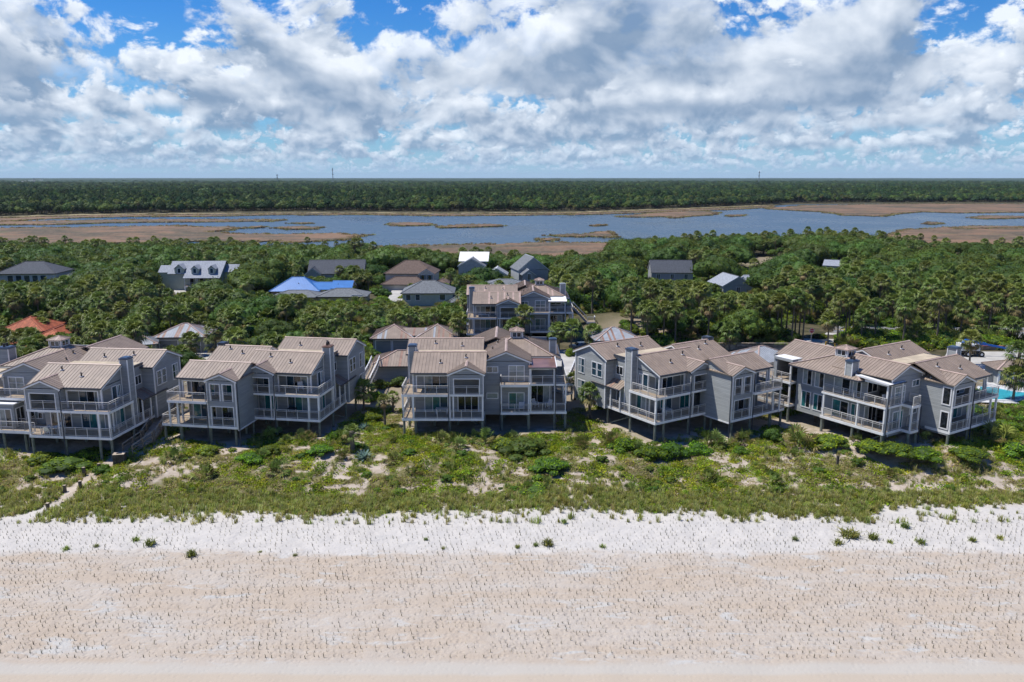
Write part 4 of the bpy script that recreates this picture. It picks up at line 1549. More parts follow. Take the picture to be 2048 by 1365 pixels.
def hip_house(name, label, cat, px, py, ze, w, d, rot, wall, mats, zg=None, rib=0.42, group=None, over=.45, pitch=.42, ridge_m='ridge', ywall=True):
    """a plain hipped building: (px, py) is the middle of its front eave seen in the photograph"""
    x, y = at(px, py, ze)
    zg = gz(x, y) if zg is None else zg
    h = House(name, label, cat, (x, y), rot, False, zg - .05, group, wall)
    h.rib = rib
    for ax, pos, a0, a1 in (('v', over, -w / 2 + over, w / 2 - over), ('v', d - over - .14, -w / 2 + over, w / 2 - over), ('u', -w / 2 + over, over + .14, d - over - .14), ('u', w / 2 - over - .14, over + .14, d - over - .14)):
        h.wall(ax, pos, a0, a1, zg - .4, ze - .02)
    h.hip(-w / 2, w / 2, 0, d, ze, mats, pitch, ridge_m)
    foot(h, -w / 2, w / 2, 0, d)
    return h, zg


def g_door(h, a0, a1, v, z0, z1, door='garage_door'):
    b = h.mb()
    for q0, q1, r0, r1 in ((a0 - .14, a0, z0, z1 + .14), (a1, a1 + .14, z0, z1 + .14), (a0, a1, z1, z1 + .14)):
        b.box(q0, q1, v - .05, v, r0, r1, 'trim')
    fr = h.add('garage_door', b)
    n = 4
    for i in range(n):
        p = h.mb()
        zz = (z1 - z0) / n
        p.box(a0, a1, v - .025, v + .01, z0 + i * zz + .012, z0 + (i + 1) * zz - .012, door)
        h.add('door_panel', p, fr)


GG = 'hip-roofed garages behind the grey houses'
g, zg = hip_house('garage', 'grey garage with a rust and silver hipped roof behind the far left house', 'garage', 357, 675, 7.4, 9.4, 8.6, 4, 'wall_plain', GALV, group=GG)
g_door(g, -3.6, -.4, .45, zg, zg + 2.3); g_door(g, .5, 3.6, .45, zg, zg + 2.3)
CLEAR.append((312, 405, 690, 136))
g, zg = hip_house('garage', 'small grey outbuilding with a ribbed silver roof near the far left house', 'garage', 285, 690, 7.0, 5, 6, 20, 'wall_plain', GALV, group=GG)
# the twin garage
x, y = at(828, 677.5, 7.15)
zg = gz(x, y)
g = House('garage', 'long grey garage with two joined hipped roofs and white framed doors', 'garage', (x, y), 1.5, False, zg, GG, 'wall_plain')
for ax, pos, a0, a1 in (('v', .45, -7.5, 7.5), ('v', 8.2, -7.5, 7.5), ('u', -7.5, .59, 8.2), ('u', 7.36, .59, 8.2)):
    g.wall(ax, pos, a0, a1, zg - .3, 7.12)
RB = ('roof_tan', 'roof_tan_b', 'roof_rust', 'roof_tan', 'roof_tan_b', 'roof_silver', 'roof_tan', 'roof_tan_c')
g.hip(-8.0, -.06, 0, 8.6, 7.15, RB, .46)
g.hip(.06, 8.0, 0, 8.6, 7.15, RB, .46)
b = g.mb()
slope(b, [(-3.6, 4.3, 7.0), (3.6, 4.3, 7.0), (3.6, 4.5, 8.3), (-3.6, 4.5, 8.3)], RB)
b.bar((-.06, .0, 7.2), (-2.4, 4.3, 8.2), .3, .05, 'roof_silver'); b.bar((.06, .0, 7.2), (2.4, 4.3, 8.2), .3, .05, 'roof_silver')
slope(b, [(-.7, 1.2, 7.45), (.7, 1.2, 7.45), (2.5, 4.3, 8.35), (-2.5, 4.3, 8.35)], RB)
g.add('link_roof', b)
for a in (-7.0, -3.9, -.6, 3.9):
    g_door(g, a, a + 2.7, .45, zg, zg + 2.25)
foot(g, -8, 8, 0, 8.6)
CLEAR.append((738, 920, 706, 140))
g, zg = hip_house('garage', 'low hipped grey building with streaked tan roof between the two middle houses', 'garage', 799, 733, 7.0, 9.6, 8.0, 1, 'siding', RB, group=GG)
CLEAR.append((742, 822, 752, 122))
b = g.mb(); b.box(-4.55, 4.5, .3, .44, zg + .1, zg + .5, 'concrete'); g.add('plinth', b)
g, zg = hip_house('garage', 'silver ribbed hipped roof in front of the sandy mound', 'garage', 1238, 681, 7.3, 8.6, 8.0, 8, 'wall_plain', GALV, group=GG)
CLEAR.append((1202, 1272, 684, 140))
g, zg = hip_house('garage', 'bluish silver hipped roof between the two right-hand grey houses', 'garage', 1558, 722, 7.1, 9.0, 8.0, 28, 'wall_plain', ('roof_silver', 'roof_silver', 'roof_tan'), group=GG)
CLEAR.append((1525, 1600, 728, 124))
g, zg = hip_house('pool_house', 'open pool pavilion with a hipped tan roof at the right edge', 'pavilion', 2047, 742, 7.0, 7.6, 5.2, -6, 'siding', TAN, zg=4.45)
CLEAR.append((1985, 2048, 770, 118))
b = g.mb(); b.box(-2.9, 2.9, .30, .44, 4.5, 6.6, 'glass_dark'); g.add('dark_opening', b)
for u in (-3.3, -1.2, 1.2, 3.3):
    g.column(u, .28, 4.45, 6.9, .26, 'wall_white')

# --- the tile-roofed house at the left edge
TL = ('tile_orange', 'tile_orange_b', 'tile_orange', 'tile_orange')
x, y = at(28, 664, 8.8)
zg = gz(x, y)
t_h = House('tile_house', 'beige stucco house with orange clay tile roofs at the left edge', 'house', (x, y), 6, False, zg, None, 'stucco')
t_h.rib = .34
t_h.wall('v', .5, -2.6, 4.6, zg - .3, 8.8); t_h.wall('u', -2.6, .64, 8, zg - .3, 8.8); t_h.wall('u', 4.46, .64, 8, zg - .3, 8.8)
t_h.hip(-3.1, 5.1, 0, 9, 8.8, TL, .48, 'tile_orange_b')
t_h.wall('v', -1.5, 4.7, 8.3, zg - .3, 8.0); t_h.wall('u', 8.16, -1.36, 7, zg - .3, 8.0)
t_h.hip(4.3, 8.8, -2, 7, 8.05, TL, .48, 'tile_orange_b')
t_h.wall('v', -4.5, -11, -2.4, zg - .3, 7.9); t_h.wall('u', -2.54, -4.36, 4, zg - .3, 7.9)
t_h.hip(-12, -1.9, -5, 5, 7.95, TL, .46, 'tile_orange_b')
b = t_h.mb()
slope(b, [(-2.5, -5.4, 6.2), (5.2, -5.4, 6.2), (5.2, -1.6, 7.4), (-2.5, -1.6, 7.4)], TL, .34)
t_h.add('porch_roof', b)
t_h.wall('v', -5.0, -2.3, 5.0, zg - .3, 6.1)
t_h.window('v', -1.5, -1, 6.2, 7.6, 5.4, 7.0, 2)
t_h.window('v', .5, -1, -1.6, -.4, 7.6, 8.5, 1)
foot(t_h, -12, 9, -5.4, 9)
CLEAR.append((14, 76, 650, 142)); CLEAR.append((98, 130, 664, 142))

# --- neighbours in the trees
NB = 'neighbouring houses among the trees'
h, zg = hip_house('house', 'white house with a dark grey hipped roof in the trees at the left edge', 'house', 50, 548, 8.6, 17, 12, 4, 'wall_white', ('shingle_dark',), rib=99, group=NB, pitch=.5, ridge_m='shingle_dark')
for i in range(5):
    h.window('v', .45, -1, -5.2 + i * 2.3, -3.7 + i * 2.3, 6.0, 8.0, 1, ('glass_blue',))
h.hip(7.5, 15, 1.5, 11, 7.0, ('shingle_dark',), .4, 'shingle_dark'); h.wall('v', 2.0, 8.3, 14.5, zg, 6.98)
CLEAR.append((0, 110, 560, 232))

# cape with three dormers
x, y = at(388, 556, 7.6)
zg = gz(x, y) + .2
h = House('house', 'green clapboard house with three dormers and a long porch under pale shingles', 'house', (x, y), 3, False, zg, NB, 'wall_green')
h.rib = 99
PS = ('shingle_pale',)
h.wall('v', 2.6, -8, 7, zg - .3, 8.4); h.wall('u', -8, 2.74, 10, zg - .3, 8.4); h.wall('u', 6.86, 2.74, 10, zg - .3, 8.4)
b = h.mb()
slope(b, [(-3.2, 0, 7.5), (7.3, 0, 7.5), (7.3, 7.2, 11.7), (-3.2, 7.2, 11.7)], PS, 99, 0)
slope(b, [(-8.3, 2.2, 8.5), (-3.2, 2.2, 8.5), (-3.2, 7.2, 11.7), (-8.3, 7.2, 11.7)], PS, 99, 0)
slope(b, [(7.3, 13, 8.3), (-8.3, 13, 8.3), (-8.3, 7.2, 11.7), (7.3, 7.2, 11.7)], PS, 99, 0)
rf = h.add('roof', b)
b = h.mb()
for u in (-8, 6.86):
    b.poly([(u, 2.6, 8.4), (u, 12.6, 8.4), (u, 7.2, 11.6)], 'wall_green')
h.add('gable_wall', b)
b = h.mb(); slope(b, [(-12, 5, 8.6), (-7.9, 5, 8.6), (-7.9, 8, 10.4), (-12, 8, 10.4)], PS, 99, 0); slope(b, [(7.0, 5, 8.6), (11, 5, 8.6), (11, 8, 10.6), (7.0, 8, 10.6)], PS, 99, 0); h.add('side_roof', b)
h.wall('v', 5.3, -11.7, -8.1, zg, 8.6); h.wall('v', 5.3, 7.1, 10.7, zg, 8.6)
for u, w_, v, z in ((-4.9, 2.6, 2.4, 8.5), (-.2, 1.9, 1.6, 8.5), (4.6, 1.9, 1.6, 8.5)):
    b = h.mb()
    b.box(u - w_ / 2, u + w_ / 2, v, v + 3.6, z, z + 1.5, 'wall_green')
    b.poly([(u - w_ / 2, v, z + 1.5), (u + w_ / 2, v, z + 1.5), (u, v, z + 1.5 + w_ * .42)], 'wall_green')
    dm = h.add('dormer', b)
    b = h.mb()
    for sg in (-1, 1):
        slope(b, [(u + sg * (w_ / 2 + .2), v - .2, z + 1.4), (u + sg * (w_ / 2 + .2), v + 4.2, z + 1.4), (u, v + 4.2, z + 1.65 + w_ * .42), (u, v - .2, z + 1.65 + w_ * .42)], PS, 99, 0)
    h.add('dormer_roof', b, dm)
    h.window('v', v, -1, u - .4, u + .4, z + .25, z + 1.5, 1, ('glass_blue',), parent=dm, tw=.14)
h.deck([(-3.1, .3), (7.1, .3), (7.1, 2.6), (-3.1, 2.6)], 5.1)
for u in (-2.9, .3, .7, 3.6, 4.0, 6.9):
    h.column(u, .45, 5.1, 7.45, .16)
    h.column(u, .45, zg - .3, 4.9, .25)
h.railing([(-3.0, .35), (7.0, .35)], 5.1)
for u in (-1.6, 1.2, 3.4, 5.4):
    h.window('v', 2.6, -1, u - .5, u + .5, 5.3, 7.2, 1)
foot(h, -12, 11, 0, 13)
CLEAR.append((335, 440, 573, 224))
sheet('driveway', [at(345, 592, 3.6), at(372, 592, 3.6), at(372, 577, 3.6), at(350, 577, 3.6)], 3.75, 'concrete')
FOOT.append([at(340, 596, 3.6), at(400, 596, 3.6), at(378, 574, 3.6), at(345, 574, 3.6)])
CLEAR.append((350, 370, 592, 205))

# blue metal roof with the grey shingle wing in front
x, y = at(625, 583, 6.2)
zg = gz(x, y)
h = House('house', 'low house with a bright blue metal roof and a grey shingled garage wing', 'house', (x, y), 2, False, zg - .05, NB, 'stucco')
BL = ('metal_blue',)
h.wall('v', .6, -11.0, 9.5, zg - .3, 6.2); h.wall('u', -11, .74, 9, zg - .3, 6.2)
h.hip(-11.5, 2.0, 0, 10.4, 6.2, BL, .62, 'metal_blue')
h.gable(-3, 8.2, 1.2, 8.0, 'u', 6.5, mats=BL, cap_m='metal_blue', pitch=.42)
h.gable(5.0, 10.2, .4, 7.4, 'u', 6.9, mats=BL, cap_m='metal_blue', pitch=.42)
h.vent(-4.2, 2.8, 7.6); h.vent(6.5, 2.2, 7.4)
h.rib = 99
GS = ('shingle_grey',)
h.hip(-9.5, 3.5, -7, 1.0, 5.6, GS, .34, 'shingle_grey'); h.wall('v', -6.5, -9, 3, zg - .3, 5.55)
h.hip(2.5, 15.5, -8.2, .8, 5.9, GS, .36, 'shingle_grey'); h.wall('v', -7.7, 3, 15, zg - .3, 5.85); h.wall('u', 14.86, -7.56, .4, zg - .3, 5.85)
h.wall('v', -7.8, 11.2, 15.0, zg - .3, 5.8)
g_door(h, 11.7, 14.4, -7.8, zg, zg + 2.2, 'timber')
foot(h, -12, 16, -8.5, 11)
CLEAR.append((540, 702, 584, 200)); CLEAR.append((625, 740, 606, 192))
sheet('driveway', [at(700, 622, 3.9), at(750, 624, 3.9), at(752, 608, 3.9), at(705, 607, 3.9)], 4.05, 'concrete')

h = None
def gable_house(label, px, py, ze, w, d, rot, wall, mats, axis='u', pitch=.75, two=True, wins=3, zb=None, cap='shingle_dark'):
    x, y = at(px, py, ze)
    zg = gz(x, y)
    h = House('house', label, 'house', (x, y), rot, False, zg - .05, NB, wall)
    h.rib = 99
    h.wall('v', .35, -w / 2, w / 2, zg - .3, ze); h.wall('v', d - .5, -w / 2, w / 2, zg - .3, ze)
    h.wall('u', -w / 2, .49, d - .5, zg - .3, ze); h.wall('u', w / 2 - .14, .49, d - .5, zg - .3, ze)
    h.gable(-w / 2, w / 2, .35, d - .36, axis, ze, mats=mats, pitch=pitch, cap_m=cap, gutters=(False, False))
    foot(h, -w / 2, w / 2, 0, d)
    for i in range(wins):
        u = -w / 2 + w * (i + .5) / wins
        h.window('v', .35, -1, u - .5, u + .5, ze - 2.0, ze - .5, 2, ('glass_blue',))
    return h, zg


h, zg = gable_house('large house under a charcoal gabled roof behind the blue roof', 672, 548, 6.8, 17, 12, 6, 'wall_grey', ('shingle_dark',), pitch=.62)
h.gable(-9.0, -4.6, -2.0, 5.0, 'v', 6.9, mats=('shingle_dark',), pitch=.8, cap_m='shingle_dark', gutters=(False, False))
h.wall('v', -2.0, -9, -4.6, zg, 7.0)
CLEAR.append((612, 640, 552, 255)); CLEAR.append((668, 728, 528, 255))

h, zg = hip_house('house', 'beige house with steep brown hipped roofs and dark shutters', 'house', 818, 548, 8.4, 15, 11, -4, 'stucco_pale', ('shingle_brown',), rib=99, group=NB, pitch=.62, ridge_m='shingle_brown')
h.gable(3.2, 7.4, -1.0, 5, 'v', 8.5, mats=('shingle_brown',), pitch=.62, cap_m='shingle_brown', gutters=(False, False)); h.wall('v', -1.0, 3.2, 7.4, zg, 8.6)
for u in (4.2, 6.2):
    h.window('v', -1.0, -1, u - .45, u + .45, 6.6, 8.2, 1, ('glass_dark',)); h.box('shutter', u - .85, u - .5, -1.06, -1.0, 6.6, 8.2, 'shutter'); h.box('shutter', u + .5, u + .85, -1.06, -1.0, 6.6, 8.2, 'shutter')
h.hip(-7.5, 6.0, -4.5, 3.0, 5.8, ('shingle_brown',), .5, 'shingle_brown'); h.wall('v', -4.0, -7, 5.5, zg - .3, 5.75)
h.hip(7.5, 12, -3.0, 4.0, 6.0, ('shingle_brown',), .5, 'shingle_brown'); h.wall('v', -2.5, 8, 11.5, zg - .3, 5.95)
for u in (2.8, 9.7):
    v = -4.0 if u < 5 else -2.5
    h.window('v', v, -1, u - .5, u + .5, 3.9, 5.4, 1, ('glass_dark',)); h.box('shutter', u - .95, u - .55, v - .06, v, 3.9, 5.4, 'shutter'); h.box('shutter', u + .55, u + .95, v - .06, v, 3.9, 5.4, 'shutter')
foot(h, -8, 12.5, -5, 11)
CLEAR.append((768, 850, 545, 236)); CLEAR.append((812, 880, 566, 234))

h, zg = hip_house('house', 'pale green house under a grey hipped shingle roof beside a driveway', 'house', 855, 587, 7.4, 13.5, 10.5, 2, 'wall_green', ('shingle_grey',), rib=99, group=NB, pitch=.5, ridge_m='shingle_grey')
h.window('v', .45, -1, -5.4, -4.3, 5.6, 7.0, 1, ('glass_blue',)); h.window('v', .45, -1, -3.0, -2.0, 5.6, 7.0, 1, ('glass_blue',)); h.window('v', .45, -1, 3.0, 4.4, 5.6, 7.0, 1, ('glass_blue',))
h.hip(4.8, 10.5, -2.5, 6, 5.4, ('shingle_grey',), .5, 'shingle_grey'); h.wall('v', -2.1, 5.3, 10, zg - .3, 5.35)
CLEAR.append((803, 905, 612, 194))
sheet('driveway', [at(770, 612, 4.0), at(805, 612, 4.0), at(812, 584, 3.9), at(785, 580, 3.9)], 4.15, 'concrete')
FOOT.append([at(765, 616, 4.0), at(808, 616, 4.0), at(815, 574, 3.9), at(772, 574, 3.9)])
sheet('lawn', [at(770, 579, 3.7), at(812, 583, 3.7), at(818, 574, 3.6), at(775, 568, 3.6)], 3.9, 'lawn')
CLEAR.append((775, 812, 606, 190))

h, zg = gable_house('house with a blue-grey front gable below a white metal roof', 943, 533, 7.8, 8.5, 9, -2, 'wall_grey', ('shingle_grey',), 'v', .55, wins=0, cap='shingle_pale')
b = h.mb(); slope(b, [(-4.6, 4, 9.0), (5.2, 4, 9.0), (5.2, 9.5, 11.6), (-4.6, 9.5, 11.6)], ('roof_white',), .5); h.add('white_roof', b)
h.window('v', .35, -1, -.8, .8, 4.8, 6.4, 3, ('glass_blue',))
h.gable(5.0, 11.5, -3, 4, 'v', 5.4, mats=('shingle_pale',), pitch=.6, cap_m='trim', gutters=(False, False)); h.wall('v', -3, 5, 11.5, zg, 5.5)
CLEAR.append((916, 964, 547, 250)); CLEAR.append((962, 1005, 556, 246))
h, zg = gable_house('tall grey gabled house with an arched window in its front gable', 1068, 541, 7.4, 9.6, 11, 14, 'wall_grey', ('shingle_grey',), 'v', .8, wins=0, cap='shingle_pale')
h.gable(-4.4, -.4, -3, 4, 'v', 6.4, mats=('shingle_grey',), pitch=.7, cap_m='shingle_pale', gutters=(False, False)); h.wall('v', -3, -4.4, -.4, zg, 6.5)
h.window('v', -3, -1, -2.9, -1.9, 4.9, 6.6, 2, ('glass_dark',), rows=3)
b = h.mb(); b.poly([(-2.4 + .55 * math.cos(a), -3.06, 6.68 + .5 * math.sin(a)) for a in np.linspace(0, math.pi, 9)], 'trim'); h.add('window_arch', b)
CLEAR.append((1036, 1090, 562, 240))
h, zg = hip_house('house', 'flat-looking grey hipped roof just behind the rear grey house', 'house', 1010, 573, 8.2, 12, 9, 0, 'wall_grey', ('shingle_grey',), rib=99, group=NB, pitch=.3, ridge_m='shingle_pale')
CLEAR.append((975, 1045, 572, 190))
h, zg = gable_house('house with a charcoal gabled roof and three white windows in the right-hand woods', 1345, 546, 6.4, 13, 10, -3, 'wall_grey', ('shingle_dark',), 'u', .7, wins=3)
CLEAR.append((1306, 1384, 556, 244))
h, zg = gable_house('grey shingled roofs half hidden by oaks on the right', 1478, 572, 6.0, 9, 11, 10, 'wall_grey', ('shingle_pale',), 'v', .55, wins=1)
h.gable(3.8, 9.0, 1, 9, 'u', 6.2, mats=('shingle_pale',), pitch=.5, cap_m='shingle_pale', gutters=(False, False)); h.wall('v', 1, 4.0, 9, zg, 6.2); foot(h, 4, 9, 0, 9)
CLEAR.append((1445, 1522, 584, 212))
h, zg = gable_house('brownish roof slope showing alone above the right-hand trees', 1662, 532, 7.0, 5, 6, -30, 'wall_grey', ('shingle_pale',), 'u', .6, wins=0)
CLEAR.append((1652, 1675, 531, 285))
x, y = at(1329, 402, 5.5)
h = House('house', 'tiny white-roofed house on the far shore of the lake', 'house', (x, y), 0, False, 1.2, None, 'wall_grey')
h.wall('v', .3, -5, 5, .8, 5.5); h.gable(-5, 5, .3, 8, 'u', 5.5, mats=('roof_white',), cap_m='roof_white', pitch=.5)
FAR_CLEAR = (x, y)

# --- road, car park, retaining wall
ZR = 4.62
rc = [(20, 187), (38, 176), (54, 168), (72, 163.6), (100, 162.3), (140, 162), (190, 162)]
def offset(line, q):
    out = []
    for i, p in enumerate(line):
        a, c = Vector(line[max(i - 1, 0)]), Vector(line[min(i + 1, len(line) - 1)])
        n = (c - a).normalized()
        out.append((p[0] - n.y * q, p[1] + n.x * q))
    return out
def strip(name, line, q0, q1, z, m):
    a, c = offset(line, q0), offset(line, q1)
    me = bpy.data.meshes.new(name)
    n = len(line)
    me.from_pydata([(x, y, z) for x, y in a] + [(x, y, z) for x, y in c], [], [(i, i + 1, n + i + 1, n + i) for i in range(n - 1)])
    me.materials.append(MATS[m])
    return tag(link(name, me), kind='structure')
strip('road', rc, -3.9, 3.9, ZR, 'asphalt')
strip('road_line', rc, -.22, -.08, ZR + .006, 'line_yellow'); strip('road_line', rc, .08, .22, ZR + .006, 'line_yellow')
strip('road_line', rc, -3.5, -3.36, ZR + .006, 'line_white'); strip('road_line', rc, 3.36, 3.5, ZR + .006, 'line_white')
strip('verge', rc, 3.9, 7.5, ZR + .01, 'lawn')
strip('pavement', rc, -6.8, -4.6, ZR + .03, 'concrete')
FOOT.append(offset(rc, -7.5) + offset(rc, 5.0)[::-1])
CLEAR.append((1590, 1680, 684, 158))
lot = [at(1868, 752, 4.45), at(2120, 752, 4.45), at(2120, 704, 4.45), at(1895, 704, 4.45)]
sheet('car_park', lot, 4.5, 'concrete'); FOOT.append(lot)
CLEAR.append((1915, 2048, 712, 139))
drive = [at(1635, 704, 4.4), at(1690, 706, 4.4), at(1672, 680, 4.5), at(1600, 679, 4.5), at(1560, 679, 4.5), at(1600, 690, 4.5)]
sheet('entrance_drive', drive, 4.66, 'concrete'); FOOT.append(drive)
lane = [at(425, 735, 4.3), at(300, 735, 4.3), at(300, 700, 4.3), at(440, 697, 4.3), at(700, 699, 4.3), at(735, 702, 4.3), at(735, 712, 4.3), at(560, 706, 4.3)]
sheet('lane', lane, 4.48, 'concrete'); FOOT.append(lane)
yard = [at(1118, 760, 4.3), at(1150, 760, 4.3), at(1190, 700, 4.3), at(1180, 686, 4.3), at(960, 684, 4.3), at(960, 700, 4.3), at(1105, 705, 4.3)]
sheet('yard', yard, 4.50, 'concrete'); FOOT.append(yard)

# timber retaining wall, board by board
rw = empty('retaining_wall', (*at(1408, 702, 4.4), 4.35))
tag(rw, 'long low timber retaining wall below the planted bank', 'retaining wall')
W0, W1 = Vector((*at(1400, 702, 4.4), 0)), Vector((*at(1640, 702.5, 4.4), 0))
W0 -= Vector((rw.location.x, rw.location.y, 0)); W1 -= Vector((rw.location.x, rw.location.y, 0))
dirw = (W1 - W0).normalized()
Lw = (W1 - W0).length
nb = int(Lw / 2.2)
for i in range(nb):
    a, c = W0 + dirw * (i * Lw / nb), W0 + dirw * ((i + 1) * Lw / nb - .02)
    for k in range(4):
        b = MB(); o_ = Vector((0, random.uniform(-.015, .015), .15 + k * .33))
        b.bar(a + o_, c + o_, .1, .31, 'timber_pale' if random.random() < .45 else 'timber'); b.build('plank', rw)
    b = MB(); b.bar(a + Vector((0, -.12, -.2)), a + Vector((0, -.12, 1.5)), .2, .2, 'timber'); b.build('post', rw)
b = MB(); b.bar(W0 + Vector((0, 0, 1.52)), W1 + Vector((0, 0, 1.52)), .3, .08, 'timber_pale'); b.build('cap_board', rw)

# low wall and mulch bank behind the lift
lw = MB(); p0, p1 = Vector((*at(1945, 701, 4.4), 4.4)), Vector((*at(2060, 701, 4.4), 4.4))
lw.bar(p0 + Vector((0, 0, .35)), p1 + Vector((0, 0, .35)), .3, .9, 'timber'); lw.bar(p0 + Vector((0, 0, .84)), p1 + Vector((0, 0, .84)), .36, .08, 'tile_orange_b')
tag(lw.build('garden_wall'), 'low brown garden wall with an orange coping at the back of the car park', 'garden wall')
x, y = at(1960, 686, 5.2)
b = MB(); b.slab([(x - 3.2, y - 3, 4.75), (x + 2.4, y - 3, 4.75), (x + 1.8, y + 2.5, 5.9), (x - 2.6, y + 2.5, 5.9)], .4, 'mulch')
tag(b.build('mulch_bank'), kind='structure')
FOOT.append([(x - 5, y - 4), (x + 4, y - 4), (x + 3, y + 4), (x - 4, y + 4)])
CLEAR.append((1945, 1985, 690, 143))

# --- swimming pool and its terrace
pd_ = [at(1940, 806, 4.5), at(2130, 812, 4.5), at(2130, 760, 4.5), at(1975, 760, 4.5)]
sheet('pool_terrace', pd_, 4.62, 'paver'); FOOT.append(pd_)
pool = empty('swimming_pool', (*at(2000, 788, 4.6), 4.63)); tag(pool, 'turquoise swimming pool on a pale terrace behind the right-hand house', 'pool')
pl = [(p[0] - pool.location.x, p[1] - pool.location.y) for p in (at(1950, 800, 4.6), at(2100, 804, 4.6), at(2100, 788, 4.6), at(2035, 785, 4.6), at(1990, 776, 4.6), at(1958, 774, 4.6))]
b = MB(); b.poly([(x, y, .012) for x, y in pl], 'pool_water'); b.build('water', pool)
b = MB()
for i in range(len(pl)):
    a, c = pl[i], pl[(i + 1) % len(pl)]
    b.bar((*a, .03), (*c, .03), .4, .1, 'paint_white')
b.build('coping', pool)
CLEAR.append((1952, 2048, 797, 112))
gw = MB(); a, c = Vector((*at(1975, 765, 4.6), 4.6)), Vector((*at(2000, 765, 4.6), 4.6)); gw.bar(a + Vector((0, 0, .7)), c + Vector((0, 0, .7)), .2, 1.5, 'wall_plain')
tag(gw.build('screen_wall'), 'short pale grey screen wall left of the pool pavilion', 'wall')

# --- boom lift in the car park
x, y = at(1943, 712, 4.5)
bl = empty('boom_lift', (x, y, 4.5), R(-4)); tag(bl, 'white and blue boom lift parked with its arm lowered', 'boom lift')
b = MB(); b.box(-1.5, 1.5, -1.0, 1.0, .45, .85, 'rubber'); b.build('chassis', bl)
for sx in (-1.15, 1.15):
    for sy in (-1.05, 1.05):
        b = MB(); b.tube([(sx, sy - .18, .5), (sx, sy + .18, .5)], [.5, .5], 14, 'rubber'); w_ = b.build('wheel', bl)
        b = MB(); b.tube([(sx, sy - .2, .5), (sx, sy + .2, .5)], [.22, .22], 10, 'paint_white'); b.build('rim', w_)
b = MB(); b.tube([(-.2, 0, .85), (-.2, 0, 1.1)], [.6, .6], 12, 'rubber')
b.build('turntable', bl)
b = MB(); b.box(-2.4, .9, -.95, -.25, 1.1, 2.25, 'paint_white'); b.box(-2.4, .9, .35, .95, 1.1, 2.1, 'paint_white'); b.box(-2.5, -1.5, -.9, .9, 1.1, 2.3, 'paint_white'); bd = b.build('body', bl)
b = MB(); b.box(-1.6, -1.0, -.97, -.95, 1.35, 1.85, 'rubber'); b.box(-.3, .5, -.97, -.95, 1.35, 1.7, 'rubber'); b.build('vent_panel', bd)
b = MB(); b.bar((-1.9, .05, 2.2), (-1.2, .05, 2.85), .4, .45, 'paint_blue'); b.bar((-1.3, .05, 2.8), (2.2, .05, 2.15), .42, .5, 'paint_blue'); b.bar((2.0, .05, 2.15), (5.2, .05, 1.6), .28, .32, 'paint_blue'); b.build('arm', bl)
b = MB(); b.bar((5.1, .05, 1.6), (6.2, .05, 1.35), .2, .3, 'paint_blue'); b.build('jib', bl)
b = MB()
for q in ((6.2, -.8), (6.2, .8), (7.1, -.8), (7.1, .8)):
    b.bar((q[0], q[1], .7), (q[0], q[1], 1.8), .05, .05, 'paint_white')
for z in (.72, 1.25, 1.8):
    for a, c in (((6.2, -.8), (6.2, .8)), ((6.2, .8), (7.1, .8)), ((7.1, .8), (7.1, -.8)), ((7.1, -.8), (6.2, -.8))):
        b.bar((*a, z), (*c, z), .05, .05, 'paint_white')
b.box(6.2, 7.1, -.8, .8, .66, .72, 'rubber'); b.build('basket', bl)

# --- parked car
x, y = at(1163, 700, 4.5)
cr = empty('parked_car', (x, y, 4.505), R(15)); tag(cr, 'dark silver car parked between the rear and the sunlit grey house', 'car')
b = MB()
prof = [(-2.2, .35), (-2.25, .75), (-2.0, .95), (-1.2, 1.0), (-.75, 1.42), (.75, 1.45), (1.45, 1.02), (2.15, .9), (2.25, .6), (2.2, .35)]
for s_ in (-1, 1):
    b.poly([(px_, s_ * (.86 if z < 1.1 else .68), z) for px_, z in prof], 'car_paint')
for i in range(len(prof)):
    a, c = prof[i], prof[(i + 1) % len(prof)]
    wa, wc = (.86 if a[1] < 1.1 else .68), (.86 if c[1] < 1.1 else .68)
    b.poly([(a[0], -wa, a[1]), (a[0], wa, a[1]), (c[0], wc, c[1]), (c[0], -wc, c[1])], 'car_paint')
b.build('body', cr)
b = MB()
b.poly([(-1.15, -.76, 1.05), (-1.15, .76, 1.05), (-.78, .64, 1.41), (-.78, -.64, 1.41)], 'glass_dark'); b.poly([(1.40, -.76, 1.08), (1.40, .76, 1.08), (.80, .66, 1.44), (.80, -.66, 1.44)], 'glass_dark')
for v_ in b.v: pass
b.v = [(q[0] * 1.02, q[1], q[2] + .015) for q in b.v]
b.build('windscreen', cr)
for sx in (-1.4, 1.4):
    for sy in (-.82, .82):
        b = MB(); b.tube([(sx, sy - .1, .33), (sx, sy + .1, .33)], [.33, .33], 14, 'rubber'); w_ = b.build('wheel', cr)
        b = MB(); b.tube([(sx, sy - .11, .33), (sx, sy + .11, .33)], [.19, .19], 10, 'paint_white'); b.build('rim', w_)

